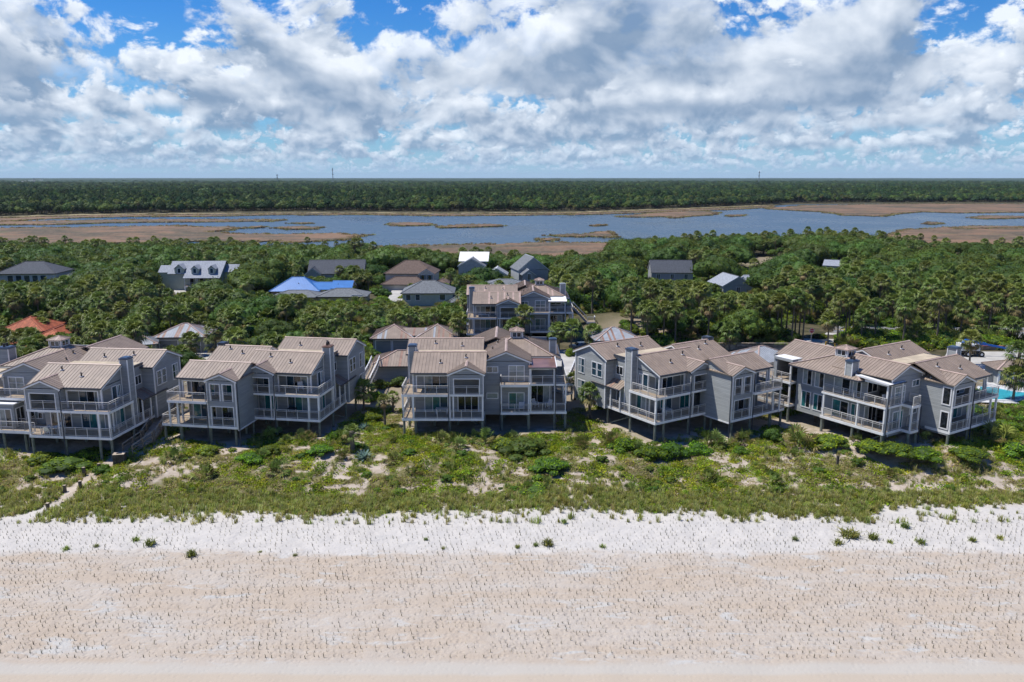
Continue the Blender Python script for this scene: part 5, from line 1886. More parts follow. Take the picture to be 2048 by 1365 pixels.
# --- stop sign (seen from the side of the drive), gate posts, iron fence
x, y = at(1621, 694, 4.6)
ss = empty('stop_sign', (x, y, 4.6), R(4)); tag(ss, 'red octagonal stop sign on a post beside the entrance drive', 'stop sign')
b = MB(); b.bar((0, 0, 0), (0, 0, 3.5), .09, .09, 'mast'); b.build('post', ss)
b = MB(); P8 = [(.5 * math.cos(R(22.5 + 45 * i)), 3.1 + .5 * math.sin(R(22.5 + 45 * i))) for i in range(8)]
b.poly([(q[0], -.06, q[1]) for q in P8], 'paint_white'); b.poly([(q[0] * .9, -.065, 3.1 + (q[1] - 3.1) * .9) for q in P8], 'sign_red'); b.poly([(q[0], -.045, q[1]) for q in P8[::-1]], 'paint_white'); b.build('plate', ss)
fc = bpy.data.curves.new('lettering', 'FONT'); fc.body = 'STOP'; fc.size = .34; fc.align_x = 'CENTER'; fc.align_y = 'CENTER'; fc.extrude = .002
fo = bpy.data.objects.new('lettering', fc); COL.objects.link(fo); fc.materials.append(MATS['paint_white'])
bpy.context.view_layer.update()
lme = bpy.data.meshes.new_from_object(fo.evaluated_get(bpy.context.evaluated_depsgraph_get())); bpy.data.objects.remove(fo)
fo = link('lettering', lme, ss, (0, -.07, 3.1)); fo.rotation_euler = (R(90), 0, 0)
for i, (px_, py_, lab) in enumerate(((1651, 697, 'taller yellow bollard at the end of the iron fence'), (1669, 699, 'shorter yellow bollard in front of the entrance drive'))):
    x, y = at(px_, py_, 4.6)
    b = MB(); b.tube([(x, y, 4.6), (x, y, 5.9 - .2 * i)], [.13, .13], 8, 'line_yellow'); tag(b.build('bollard'), lab, 'bollard', 'yellow bollards at the entrance drive')
for i, (px_, lab) in enumerate(((1605, 'grey gate pillar nearest the retaining wall'), (1617, 'grey gate pillar beside the stop sign'))):
    x, y = at(px_, 697, 4.6)
    b = MB(); b.box(x - .3, x + .3, y - .3, y + .3, 4.4, 5.9, 'wall_plain'); b.box(x - .36, x + .36, y - .36, y + .36, 5.9, 6.0, 'concrete'); tag(b.build('gate_pillar'), lab, 'gate pillar', 'gate pillars')
a, c = at(1624, 699, 4.6), at(1672, 701, 4.6)
fe = empty('iron_fence', (a[0], a[1], 4.6)); tag(fe, 'low iron picket fence along the entrance drive', 'fence')
dv_ = Vector((c[0] - a[0], c[1] - a[1], 0))
b = MB(); b.bar((0, 0, 1.2), dv_ + Vector((0, 0, 1.2)), .05, .05, 'rubber'); b.bar((0, 0, .2), dv_ + Vector((0, 0, .2)), .05, .05, 'rubber'); b.build('rail', fe)
for i in range(24):
    q = dv_ * (i / 23); b = MB(); b.bar(q, q + Vector((0, 0, 1.35)), .04, .04, 'rubber'); b.build('picket', fe)

# --- walkways with white railings beside the houses
def walkway(name, label, pts, z, w=1.25):
    h = House(name, label, 'walkway', pts[0], 0, False, z - 2.6)
    L = [(p[0] - pts[0][0], p[1] - pts[0][1]) for p in pts]
    a, c = offset(L, -w / 2), offset(L, w / 2)
    b = h.mb()
    for i in range(len(L) - 1):
        b.slab([(*a[i], z), (*a[i + 1], z), (*c[i + 1], z), (*c[i], z)], .25, 'deck', 'fascia')
    h.add('deck', b)
    h.railing(a, z, m='trim'); h.railing(c, z, m='trim')
    for p in L[1:-1]:
        h.piling(p[0], p[1], z - .2, .12)
    FOOT.append([(p[0], p[1]) for p in offset(pts, -w)] + [(p[0], p[1]) for p in offset(pts, w)][::-1])
    return h
walkway('walkway', 'curved raised walkway with white railings left of the sunlit grey house', [h4.world(-.6, 16.2), h4.world(-1.6, 20), (8.6, 111.0), (9.6, 116), (10.6, 122)], 7.0)
walkway('walkway', 'raised walkway with white railings between the staggered house and the low hipped building', [h2.world(-.2, 15.8), (-20.9, 112), (-21.2, 118), (-21.6, 123)], 7.2)
st = House('stairway', 'white railed stairs down from the right side of the rear grey house', 'stairs', h6.world(19.2, 13), 0, False, 4.3)
for i in range(9):
    b = st.mb(); b.box(i * .30 + 1.9, i * .30 + 2.25, -.7, .7, Z2 - .05 - i * .33, Z2 + .0 - i * .33, 'deck'); st.add('step', b)
b = st.mb(); b.bar((1.9, -.75, Z2 - .15), (4.8, -.75, Z2 - 3.3), .06, .3, 'siding'); b.bar((1.9, .75, Z2 - .15), (4.8, .75, Z2 - 3.3), .06, .3, 'siding'); st.add('stringer', b)
st.deck([(-.9, -1.2), (1.9, -1.2), (1.9, 1.2), (-.9, 1.2)], Z2); st.deck([(4.7, -1.0), (6.4, -1.0), (6.4, 1.0), (4.7, 1.0)], Z2 - 3.0)
st.railing([(-.8, -1.15), (1.9, -1.15), (1.9, -.8)], Z2, m='trim'); st.railing([(4.8, -.95), (6.35, -.95), (6.35, .95)], Z2 - 3.0, m='trim')
b = st.mb(); b.bar((1.9, -.75, Z2 + .95), (4.8, -.75, Z2 - 2.1), .07, .07, 'trim'); b.bar((1.9, .75, Z2 + .95), (4.8, .75, Z2 - 2.1), .07, .07, 'trim'); st.add('handrail', b)
for u, v in ((0, -1), (1.8, -1), (6.2, -.9), (6.2, .9)):
    st.piling(u, v, Z2 - .2 if u < 3 else Z2 - 3.2, .12)

# --- timber steps to the beach, litter bin, path posts
def on_ground(px, py, lift=0.0):
    z = 4.2
    for _ in range(5):
        x, y = at(px, py, z)
        z = gz(x, y) + lift
    return Vector((x, y, z))
q0 = on_ground(252, 909)
bs = empty('boardwalk_steps', q0); tag(bs, 'weathered timber steps with handrails between the two left-hand houses', 'steps')
bx_, by_ = q0.x, q0.y
path3 = [on_ground(256, 906, .12), on_ground(296, 878, .5), Vector((*at(318, 846, 5.9), 5.9)), Vector((*at(338, 822, 6.2), 6.2)), Vector((*at(356, 800, 6.9), 6.9))]
path3 = [p - q0 for p in path3]
for i in range(len(path3) - 1):
    p, q = path3[i], path3[i + 1]
    dd = q - p
    side_ = Vector((-dd.y, dd.x, 0)).normalized() * .75
    n = max(3, int(dd.length / .32))
    for k in range(n):
        c = p + dd * ((k + .5) / n)
        b = MB(); b.bar(c - side_, c + side_, .27, .05, 'timber_pale'); b.build('tread', bs)
    for s_ in (-1, 1):
        o_ = side_ * s_ * 1.02
        b = MB(); b.bar(p + o_ + Vector((0, 0, -.15)), q + o_ + Vector((0, 0, -.15)), .07, .28, 'timber'); b.build('stringer', bs)
        b = MB(); b.bar(p + o_ + Vector((0, 0, 1.0)), q + o_ + Vector((0, 0, 1.0)), .14, .06, 'timber_pale'); b.bar(p + o_ + Vector((0, 0, .55)), q + o_ + Vector((0, 0, .55)), .05, .12, 'timber'); b.build('handrail', bs)
        for k in range(3):
            c = p + o_ + dd * (k / 2.0)
            b = MB(); b.bar(c - Vector((0, 0, 1.2)), c + Vector((0, 0, 1.05)), .12, .12, 'timber'); b.build('post', bs)
FOOT.append([at(236, 912, 3.7), at(272, 912, 3.7), at(330, 850, 4.5), at(370, 800, 5.0), at(345, 800, 5.0), at(290, 860, 4.3)])
x, y = at(241, 934, 3.6)
z_ = gz(x, y)
bn_ = empty('litter_bin', (x, y, z_), R(12)); tag(bn_, 'slatted timber litter bin at the foot of the timber steps', 'litter bin')
for sx in (-.55, .55):
    for sy in (-.42, .42):
        b = MB(); b.bar((sx, sy, -.2), (sx, sy, 1.15), .13, .13, 'timber_dark'); b.build('post', bn_)
for i in range(6):
    for sy in (-.46, .46):
        q = -.45 + i * .18
        b = MB(); b.box(q - .07, q + .07, sy - .02, sy + .02, .12, 1.05, 'timber_dark'); b.build('slat', bn_)
for i in range(4):
    for sx in (-.6, .6):
        q = -.29 + i * .19
        b = MB(); b.box(sx - .02, sx + .02, q - .07, q + .07, .12, 1.05, 'timber_dark'); b.build('slat', bn_)
b = MB(); b.box(-.62, .62, -.5, -.22, 1.1, 1.16, 'timber_pale'); b.box(-.62, .62, .22, .5, 1.1, 1.16, 'timber_pale'); b.box(-.62, -.3, -.22, .22, 1.1, 1.16, 'timber_pale'); b.box(.3, .62, -.22, .22, 1.1, 1.16, 'timber_pale'); b.build('lid_frame', bn_)
b = MB(); b.tube([(0, 0, .2), (0, 0, 1.08)], [.3, .33], 10, 'rubber'); b.build('liner', bn_)
for i, (px_, py_, hh, lab) in enumerate(((200, 953, .95, 'third path post up from the beach, on the right of the path'), (162, 985, 1.05, 'second path post up from the beach, nearest the middle of the path'), (127, 1005, .55, 'lowest path post, sunk in the grass on the right'), (169, 955, .95, 'path post standing in the green shrubs left of the path'), (130, 983, .75, 'path post left of the path half way down'), (95, 1008, .7, 'leftmost path post near the beach end'))):
    x, y = at(px_, py_, 3.2)
    z_ = gz(x, y)
    b = MB(); b.bar((x, y, z_ - .3), (x, y, z_ + hh), .26, .26, 'timber_dark'); b.box(x - .14, x + .14, y - .14, y + .14, z_ + hh, z_ + hh + .03, 'timber_pale')
    tag(b.build('path_post'), lab, 'post', 'timber posts along the sandy path')
x, y = at(1674, 937, 3.6)
b = MB(); b.bar((x, y, gz(x, y) - .3), (x, y, gz(x, y) + 1.25), .25, .25, 'timber_dark')
tag(b.build('lone_post'), 'single dark square post standing in the dune below the pool-side house', 'post')

# --- furniture on the balconies
def chair(h, u, v, z, rz, label, m='furn_white'):
    x, y = h.world(u, v)
    c = empty('deck_chair', (x, y, z), R(h.rot + rz)); tag(c, label, 'chair')
    b = MB(); b.slab([(-.28, -.3, .42), (.28, -.3, .42), (.28, .25, .36), (-.28, .25, .36)], .04, m); b.build('seat', c)
    for i in range(4):
        b = MB(); q = -.24 + i * .16; b.bar((q, .2, .36), (q, .45, 1.02), .12, .03, m); b.build('back_slat', c)
    for sx in (-.31, .31):
        for sy in (-.28, .22):
            b = MB(); b.bar((sx, sy, 0), (sx, sy, .62), .06, .06, m); b.build('leg', c)
        b = MB(); b.box(sx - .06, sx + .06, -.34, .32, .62, .65, m); b.build('armrest', c)
def table(h, u, v, z, w, d, label, m='furn_white'):
    x, y = h.world(u, v)
    c = empty('deck_table', (x, y, z), R(h.rot)); tag(c, label, 'table')
    b = MB(); b.box(-w / 2, w / 2, -d / 2, d / 2, .70, .75, m); b.build('tabletop', c)
    for sx in (-1, 1):
        for sy in (-1, 1):
            b = MB(); b.bar((sx * (w / 2 - .08), sy * (d / 2 - .08), 0), (sx * (w / 2 - .08), sy * (d / 2 - .08), .7), .06, .06, m); b.build('leg', c)
chair(h3, 14.7, 3.3, Z1, 0, 'white slatted chair by the sliding door under the balcony of the copper-roofed house')
chair(h3, 16.5, 5.0, Z1, 40, 'white slatted chair left in the lower porch of the copper-roofed house')
chair(h3, 18.2, 4.6, Z1, -40, 'white slatted chair right in the lower porch of the copper-roofed house')
table(h3, 4.7, 2.0, Z1, 1.5, .8, 'white table on the lower left porch of the copper-roofed house')
table(h3, 3.2, 1.7, Z2, .6, .5, 'small wooden side table on the upper left balcony of the copper-roofed house', 'furn_wood')
table(h1, 7.6, .9, Z1, 1.5, .9, 'pale dining table on the front terrace of the far left house')
for i, (du, dv_, rz, wd_) in enumerate(((-.9, 0, 90, 'right end'), (.9, 0, -90, 'left end'), (-.3, .6, 0, 'house side'), (.3, -.55, 180, 'seaward side'))):
    chair(h1, 7.6 + du, .9 + dv_, Z1, rz, 'terrace chair at the %s of the pale dining table' % wd_)
table(h5, 14.6, 5.0, Z1, 1.9, .9, 'long white table in the lower porch of the pool-side house')
chair(h5, 13.0, 5.2, Z1, 60, 'dark chair beside the long white porch table', 'furn_dark')
chair(h5, 13.9, 4.9, Z2, 10, 'pale lounge chair in the upper screened porch of the pool-side house')
chair(h5, 15.4, 4.9, Z2, -30, 'pale chair by the upper porch corner of the pool-side house')
table(h4, 3.6, 1.9, Z1, 1.1, 1.1, 'white square table on the lower porch of the sunlit grey house')
chair(h4, 2.6, 2.1, Z1, 70, 'dark chair left of the white square table', 'furn_dark')
chair(h2, 3.2, 2.0, Z2, 30, 'white chair on the upper right balcony of the staggered house')
table(h2, 4.4, 1.8, Z1, 1.0, .8, 'dark table on the lower right porch of the staggered house', 'furn_dark')
chair(h2, 14.2, -2.4, Z2, 20, 'dark chair on the upper left balcony of the staggered house', 'furn_dark')
chair(h2, 10.8, -2.4, Z1, 0, 'dark armchair on the lower porch under the left gable of the staggered house', 'furn_dark')
b = MB(); x, y = h6.world(3.2, 1.4); b.box(x - 1.1, x + 1.1, y - .2, y + .2, Z2 + .38, Z2 + .46, 'furn_white'); b.box(x - 1.0, x - .9, y - .2, y + .2, Z2, Z2 + .38, 'furn_white'); b.box(x + .9, x + 1.0, y - .2, y + .2, Z2, Z2 + .38, 'furn_white')
tag(b.build('bench'), 'white bench on the upper balcony of the rear grey house', 'bench')

# --- masts on the horizon
def radio_mast(px, py_top, D, label):
    x = (px - 1024) / F_PX * D
    top = CAM_H + (354 - py_top) / F_PX * D
    c = empty('radio_mast', (x, D, 1)); tag(c, label, 'mast', 'radio masts on the horizon')
    b = MB()
    w = D * .0010
    hgt = top - 1
    for a in range(3):
        q = (math.cos(a * 2.094) * w / 2, math.sin(a * 2.094) * w / 2)
        b.bar((*q, 0), (q[0] * .5, q[1] * .5, hgt), w * .22, w * .22, 'mast')
    for k in range(14):
        z = hgt * k / 14
        b.bar((-w / 2, 0, z), (w / 2, 0, z + hgt / 14), w * .15, w * .15, 'mast')
    b.build('lattice', c)
    b = MB()
    for z in (.62, .86):
        b.box(-w * .8, w * .8, -w * .8, w * .8, hgt * z, hgt * z + w * .8, 'mast')
    b.build('antenna', c)
radio_mast(673, 337, 3200, 'taller lattice mast on the horizon left of centre')
radio_mast(1508, 343, 3600, 'shorter lattice mast on the horizon at the right')
radio_mast(564, 349, 3600, 'faint thin mast on the horizon left of the taller one')
radio_mast(87, 357, 3000, 'small faint mast on the horizon near the smoke')

# ------------------------------------------------------------------ great oak domes that stand out in the photograph
DOMES = [(1545, 582, 1.35, 'widest dark oak dome on the right, just right of the pale shingled roofs'), (1625, 562, 1.1, 'dark oak dome behind the widest one on the right'), (1745, 540, 1.15, 'oak dome below the marsh edge on the right'), (1890, 560, 1.25, 'broad oak dome near the right edge'), (1830, 590, 1.05, 'oak dome in front of the broad one near the right edge'), (1990, 575, 1.2, 'oak dome at the right edge above the palms'), (1240, 552, 1.2, 'oak dome right of the tall grey gabled house'), (1175, 548, 1.1, 'oak dome just right behind the rear grey house'), (965, 566, 1.15, 'oak dome between the green-walled house and the rear grey house'), (1000, 528, 1.1, 'oak dome right of the white metal roof'), (465, 556, 1.3, 'oak dome right of the house with three dormers'), (505, 578, 1.1, 'oak dome left of the blue roof'), (270, 580, 1.3, 'oak dome left of the house with three dormers'), (190, 560, 1.2, 'oak dome right of the white house at the left edge'), (120, 600, 1.25, 'oak dome below the white house at the left edge'), (690, 540, 1.1, 'oak dome in front of the charcoal gabled roof'), (560, 520, 1.2, 'oak dome between the dormer house and the charcoal roof'), (740, 548, 1.0, 'oak dome left of the brown-roofed house'), (420, 600, 1.1, 'oak dome below the dormer house')]
DOME_AT = []
for px_, py_, s_, lab in DOMES:
    x, y = at(px_, py_, 6.0)
    DOME_AT.append((x, y, s_, lab))
    FOOT.append([(x + 4.8 * s_ * math.cos(k * .785), y + 4.4 * s_ * math.sin(k * .785)) for k in range(8)])

# ------------------------------------------------------------------ plants : one mesh per kind, shared by all its copies
rng = np.random.default_rng(5)


class QB:
    """fast collector of leaf faces"""
    def __init__(s):
        s.v, s.f, s.m, s.mats, s.n = [], [], [], [], 0

    def slot(s, m):
        if m not in s.mats:
            s.mats.append(m)
        return s.mats.index(m)

    def add(s, V, F, m):
        s.v.append(np.asarray(V, float).reshape(-1, 3))
        k = s.slot(m)
        for f in F:
            s.f.append([i + s.n for i in f])
            s.m.append(k)
        s.n += len(s.v[-1])

    def mesh(s, name, smooth=False):
        me = bpy.data.meshes.new(name)
        me.from_pydata(np.concatenate(s.v).tolist(), [], s.f)
        for q in s.mats:
            me.materials.append(MATS[q])
        me.polygons.foreach_set('material_index', s.m)
        if smooth:
            me.polygons.foreach_set('use_smooth', [True] * len(s.f))
        me.update()
        return me


def unit(v):
    return v / max(np.linalg.norm(v), 1e-9)


def fan_leaf(q, base, d, lp, lf, nseg, m, droop=0.25, wid=.16, spread=1.45, pet=True):
    """a fan palm leaf: stalk, then a spread of pointed blades"""
    d = unit(d)
    side_ = np.cross(d, (0, 0, 1.0))
    side_ = unit(side_ if np.linalg.norm(side_) > .05 else np.array([1.0, 0, 0]))
    up = np.cross(side_, d)
    tip = base + d * lp - np.array((0, 0, droop * lp * .3))
    if pet:
        w = side_ * .025
        q.add([base - w, base + w, tip + w, tip - w], [(0, 1, 2, 3)], m)
    for i in range(nseg):
        a = (i / (nseg - 1) - .5) * 2 * spread
        e = d * math.cos(a) + side_ * math.sin(a) + up * .12 * math.cos(2 * a)
        L = lf * (0.82 + .18 * math.cos(a)) * rng.uniform(.9, 1.1)
        p1 = tip + e * L * .55
        p2 = tip + e * L - np.array((0, 0, droop * L * rng.uniform(.7, 1.4)))
        s2 = unit(np.cross(e, up)) * wid * .5
        q.add([tip, p1 + s2, p2, p1 - s2], [(0, 1, 2, 3)], m)


def palm_mesh(seed, h, nfr=36, lp=1.25, lf=1.15, ndead=10, nseg=10):
    global rng
    rng = np.random.default_rng(seed)
    t = MB()
    lean = rng.uniform(-.5, .5, 2) * h * .06
    n = 6
    P = [(lean[0] * (i / n) ** 2, lean[1] * (i / n) ** 2, h * i / n - (.4 if i == 0 else 0)) for i in range(n + 1)]
    t.tube(P, [.24, .19, .17, .165, .17, .19, .23], 7, 'bark')
    top = np.array(P[-1])
    q = QB()
    for i in range(nfr):
        el = math.radians(np.interp(i / (nfr - 1), [0, .35, .75, 1], [86, 48, 8, -34]) + rng.uniform(-8, 8))
        az = i * 2.39996 + rng.uniform(-.3, .3)
        d = np.array((math.cos(el) * math.cos(az), math.cos(el) * math.sin(az), math.sin(el)))
        k = i / nfr
        m = 'palm_leaf_new' if k < .3 else ('palm_leaf' if k < .8 or rng.random() < .55 else 'palm_leaf_old')
        s_ = .8 + .2 * min(1, k * 3)
        fan_leaf(q, top + np.array((0, 0, .15 - .25 * k)), d, lp * s_ * rng.uniform(.85, 1.1), lf * s_, nseg, m, .28 + .3 * k, .23)
    for i in range(ndead):
        el = math.radians(rng.uniform(-72, -35))
        az = rng.uniform(0, 6.28)
        d = np.array((math.cos(el) * math.cos(az), math.cos(el) * math.sin(az), math.sin(el)))
        fan_leaf(q, top - np.array((0, 0, .3)), d, lp * .7, lf * .8, 6, 'palm_dead', .5, .12, 1.0)
    return t.mesh('palm_trunk', True), q.mesh('palm_crown')


def leaf_cards(q, C, Nn, size, mats, jit=.55):
    """bent leaf sprays at points C with rough normals Nn"""
    n = len(C)
    N_ = Nn + rng.normal(0, jit, (n, 3))
    N_ /= np.linalg.norm(N_, axis=1)[:, None]
    ref = rng.normal(0, 1, (n, 3))
    A = np.cross(N_, ref); A /= np.linalg.norm(A, axis=1)[:, None] + 1e-9
    B = np.cross(N_, A)
    sz = size * rng.uniform(.6, 1.35, n)[:, None]
    a, b = A * sz * .5, B * sz * .36
    dn = N_ * sz * .14
    V = np.stack([C - a - dn, C - b + dn * .4, C + a - dn, C + b + dn * .4], 1).reshape(-1, 3)
    ms = rng.integers(0, len(mats), n)
    q.v.append(V)
    for i in range(n):
        o_ = q.n + i * 4
        q.f.append([o_, o_ + 1, o_ + 2, o_ + 3])
        q.m.append(q.slot(mats[ms[i]]))
    q.n += 4 * n


def lumpy(seed, lobes, cards, size, mats, core, flat=.8, core_k=.86):
    """a crown of several leafy lobes; the leaves sit through the outer part of each lobe"""
    global rng
    rng = np.random.default_rng(seed)
    q = QB()
    tot = sum(r ** 2 for _, r in lobes)
    for c, r in lobes:
        n = int(cards * r * r / tot)
        d = rng.normal(0, 1, (n, 3)); d /= np.linalg.norm(d, axis=1)[:, None]
        d = d[d[:, 2] > -.45]
        rr = r * (rng.uniform(.66, 1.16, len(d)) + .10 * np.sin(d[:, 0] * 7 + d[:, 1] * 9 + seed))[:, None]
        C = np.array(c) + d * rr * np.array((1, 1, flat))
        ok = np.ones(len(C), bool)
        for c2, r2 in lobes:
            if c2 is not c:
                ok &= np.linalg.norm((C - np.array(c2)) / np.array((1, 1, flat)), axis=1) > r2 * .72
        leaf_cards(q, C[ok], d[ok] * np.array((1, 1, 1.2)), size, mats)
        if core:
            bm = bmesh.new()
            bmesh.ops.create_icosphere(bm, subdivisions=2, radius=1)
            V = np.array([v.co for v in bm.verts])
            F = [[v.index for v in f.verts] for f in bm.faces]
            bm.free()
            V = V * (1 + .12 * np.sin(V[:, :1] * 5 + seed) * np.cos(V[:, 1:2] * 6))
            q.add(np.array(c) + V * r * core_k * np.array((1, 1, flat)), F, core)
    return q


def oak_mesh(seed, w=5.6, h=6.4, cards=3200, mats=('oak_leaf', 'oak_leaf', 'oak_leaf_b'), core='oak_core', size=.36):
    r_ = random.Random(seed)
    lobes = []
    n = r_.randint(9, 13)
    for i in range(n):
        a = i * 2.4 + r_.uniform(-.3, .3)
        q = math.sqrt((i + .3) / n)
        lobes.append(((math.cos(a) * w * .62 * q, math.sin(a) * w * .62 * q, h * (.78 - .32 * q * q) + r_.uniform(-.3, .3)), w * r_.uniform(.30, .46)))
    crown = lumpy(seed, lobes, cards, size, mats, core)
    t = MB()
    t.tube([(0, 0, -.4), (.1, .1, h * .25), (.15, 0, h * .55)], [.32, .24, .16], 7, 'oak_bark')
    for i in range(3):
        c = lobes[i * 2][0]
        t.tube([(.1, .05, h * .28), (c[0] * .5, c[1] * .5, h * .45), (c[0], c[1], c[2])], [.15, .11, .05], 5, 'oak_bark')
    return t.mesh('oak_trunk', True), crown.mesh('oak_crown')


def shrub_mesh(seed, w=1.5, h=1.1, cards=1700, mats=('shrub_leaf', 'shrub_leaf_b'), size=.15, core='oak_core'):
    r_ = random.Random(seed)
    lobes = [((0, 0, h * .45), w * .55)]
    for i in range(11):
        a = i * 2.4 + r_.uniform(-.3, .3)
        q = math.sqrt((i + 1) / 11.0)
        lobes.append(((math.cos(a) * w * .72 * q, math.sin(a) * w * .72 * q, h * (.62 - .45 * q * q) + r_.uniform(-.06, .1)), w * r_.uniform(.2, .36)))
    return lumpy(seed, lobes, cards, size, mats, core, flat=h / w * .9).mesh('shrub_leaves')


def palmetto_mesh(seed, n=26, lp=.75, lf=.75):
    global rng
    rng = np.random.default_rng(seed)
    q = QB()
    for i in range(n):
        el = math.radians(rng.uniform(8, 82))
        az = rng.uniform(0, 6.28)
        d = np.array((math.cos(el) * math.cos(az), math.cos(el) * math.sin(az), math.sin(el)))
        b = np.array((rng.uniform(-.5, .5), rng.uniform(-.5, .5), 0.0))
        m = rng.choice(['palm_leaf', 'palm_leaf', 'palm_leaf_new', 'palm_leaf_old'])
        fan_leaf(q, b, d, lp * rng.uniform(.7, 1.3), lf * rng.uniform(.8, 1.1), 8, m, .2, .11, 1.3)
    for i in range(6):
        az = rng.uniform(0, 6.28)
        fan_leaf(q, np.array((0, 0, .1)), np.array((math.cos(az), math.sin(az), .05)), lp, lf * .8, 6, 'palm_dead', .3, .09, 1.1)
    return q.mesh('palmetto_leaves')


def agave_mesh(seed=3, n=30):
    global rng
    rng = np.random.default_rng(seed)
    q = QB()
    for i in range(n):
        el = math.radians(80 - 72 * (i / n) ** .8)
        az = i * 2.39996
        d = np.array((math.cos(el) * math.cos(az), math.cos(el) * math.sin(az), math.sin(el)))
        s_ = unit(np.cross(d, (0, 0, 1.0)))
        up = np.cross(s_, d)
        L = rng.uniform(1.1, 1.5)
        p0, p1, p2 = np.zeros(3), d * L * .5 + up * .02, d * L - np.array((0, 0, .10))
        V = [p0 - s_ * .08, p0 + s_ * .08, p1 - s_ * .15 + up * .05, p1 + s_ * .15 + up * .05, p1 - up * .02, p2]
        q.add(V, [(0, 4, 2), (0, 1, 4), (1, 3, 4), (2, 4, 5), (4, 3, 5)], 'agave_leaf')
    return q.mesh('agave_leaves')


def cover_mesh(seed, r=.6, h=.22, n=46, mats=('cover_leaf', 'cover_leaf', 'shrub_leaf_b'), size=.17):
    global rng
    rng = np.random.default_rng(seed)
    q = QB()
    a = rng.uniform(0, 6.28, n); d = r * np.sqrt(rng.uniform(0, 1, n))
    z = h * (1 - (d / r) ** 2 * .8) * rng.uniform(.5, 1.15, n)
    C = np.stack([np.cos(a) * d, np.sin(a) * d, z], 1)
    leaf_cards(q, C, np.stack([np.cos(a) * d * .6, np.sin(a) * d * .6, np.full(n, .8)], 1), size, mats, .45)
    return q.mesh('cover_leaves')


def tuft_mesh(seed, n=26, h=.6, r=.22, lean=.5, w=.024, mats=('grass_leaf',)):
    global rng
    rng = np.random.default_rng(seed)
    q = QB()
    for i in range(n):
        az = rng.uniform(0, 6.28); b = np.array((rng.normal(0, r * .5), rng.normal(0, r * .5), -.03))
        d = np.array((math.cos(az), math.sin(az), 0))
        L = h * rng.uniform(.6, 1.15); le = lean * rng.uniform(.2, 1.1)
        s_ = np.array((-d[1], d[0], 0)) * w
        p1 = b + d * L * le * .35 + np.array((0, 0, L * .6)); p2 = b + d * L * le + np.array((0, 0, L * (1 - .35 * le)))
        q.add([b - s_, b + s_, p1 + s_ * .8, p1 - s_ * .8, p2], [(0, 1, 2, 3), (3, 2, 4)], mats[rng.integers(0, len(mats))])
    return q.mesh('grass_blades')


PALMS = [palm_mesh(11, 5.2), palm_mesh(12, 6.6), palm_mesh(13, 8.0), palm_mesh(14, 3.6, 26), palm_mesh(15, 7.2, 34)]
PALM_H = [5.2, 6.6, 8.0, 3.6, 7.2]
OAKS = [oak_mesh(s) for s in (21, 22, 23)] + [oak_mesh(24, 3.4, 4.6, 1100, ('oak_leaf_b', 'shrub_leaf'), 'oak_core', .36), oak_mesh(25, 3.0, 4.2, 1000, ('shrub_leaf', 'shrub_leaf_b', 'oak_leaf_b'), 'oak_core', .34)]
OAK_H = [6.9, 6.9, 6.9, 5.2, 4.7]
SHRUBS = [shrub_mesh(s) for s in (31, 32, 33)] + [shrub_mesh(34, 1.4, 1.3, 1700, ('oak_leaf', 'oak_leaf_b'), .125)]
PALMETTOS = [palmetto_mesh(s) for s in (41, 42, 43)]
AGAVE = agave_mesh()
COVER_BIG = None
COVERS = [cover_mesh(51), cover_mesh(52), cover_mesh(53, .5, .16, 40, ('cover_leaf', 'cover_leaf_dry')), cover_mesh(54, .55, .2, 36, ('cover_leaf_dry', 'grass_leaf', 'grass_dry'), .14), cover_mesh(55, .6, .3, 44, ('shrub_leaf', 'oak_leaf_b'))]
TUFTS = [tuft_mesh(61), tuft_mesh(62, 30, .7, .26), tuft_mesh(63, 24, .55, .2, .6, .026, ('grass_leaf', 'grass_dry')), tuft_mesh(64, 20, .8, .2, .4, .024, ('grass_dry', 'grass_leaf'))]
SPRIGS = [tuft_mesh(71, 4, .30, .03, .5, .014, ('sprig_leaf',)), tuft_mesh(72, 5, .38, .03, .5, .014, ('sprig_leaf',)), tuft_mesh(73, 3, .26, .02, .7, .012, ('sprig_leaf', 'grass_dry'))]
CLUMPS = [tuft_mesh(81, 90, .75, .36, .8, .03, ('tuft_leaf', 'tuft_leaf', 'grass_leaf')), tuft_mesh(82, 70, .6, .3, .8, .03, ('tuft_leaf', 'grass_leaf'))]


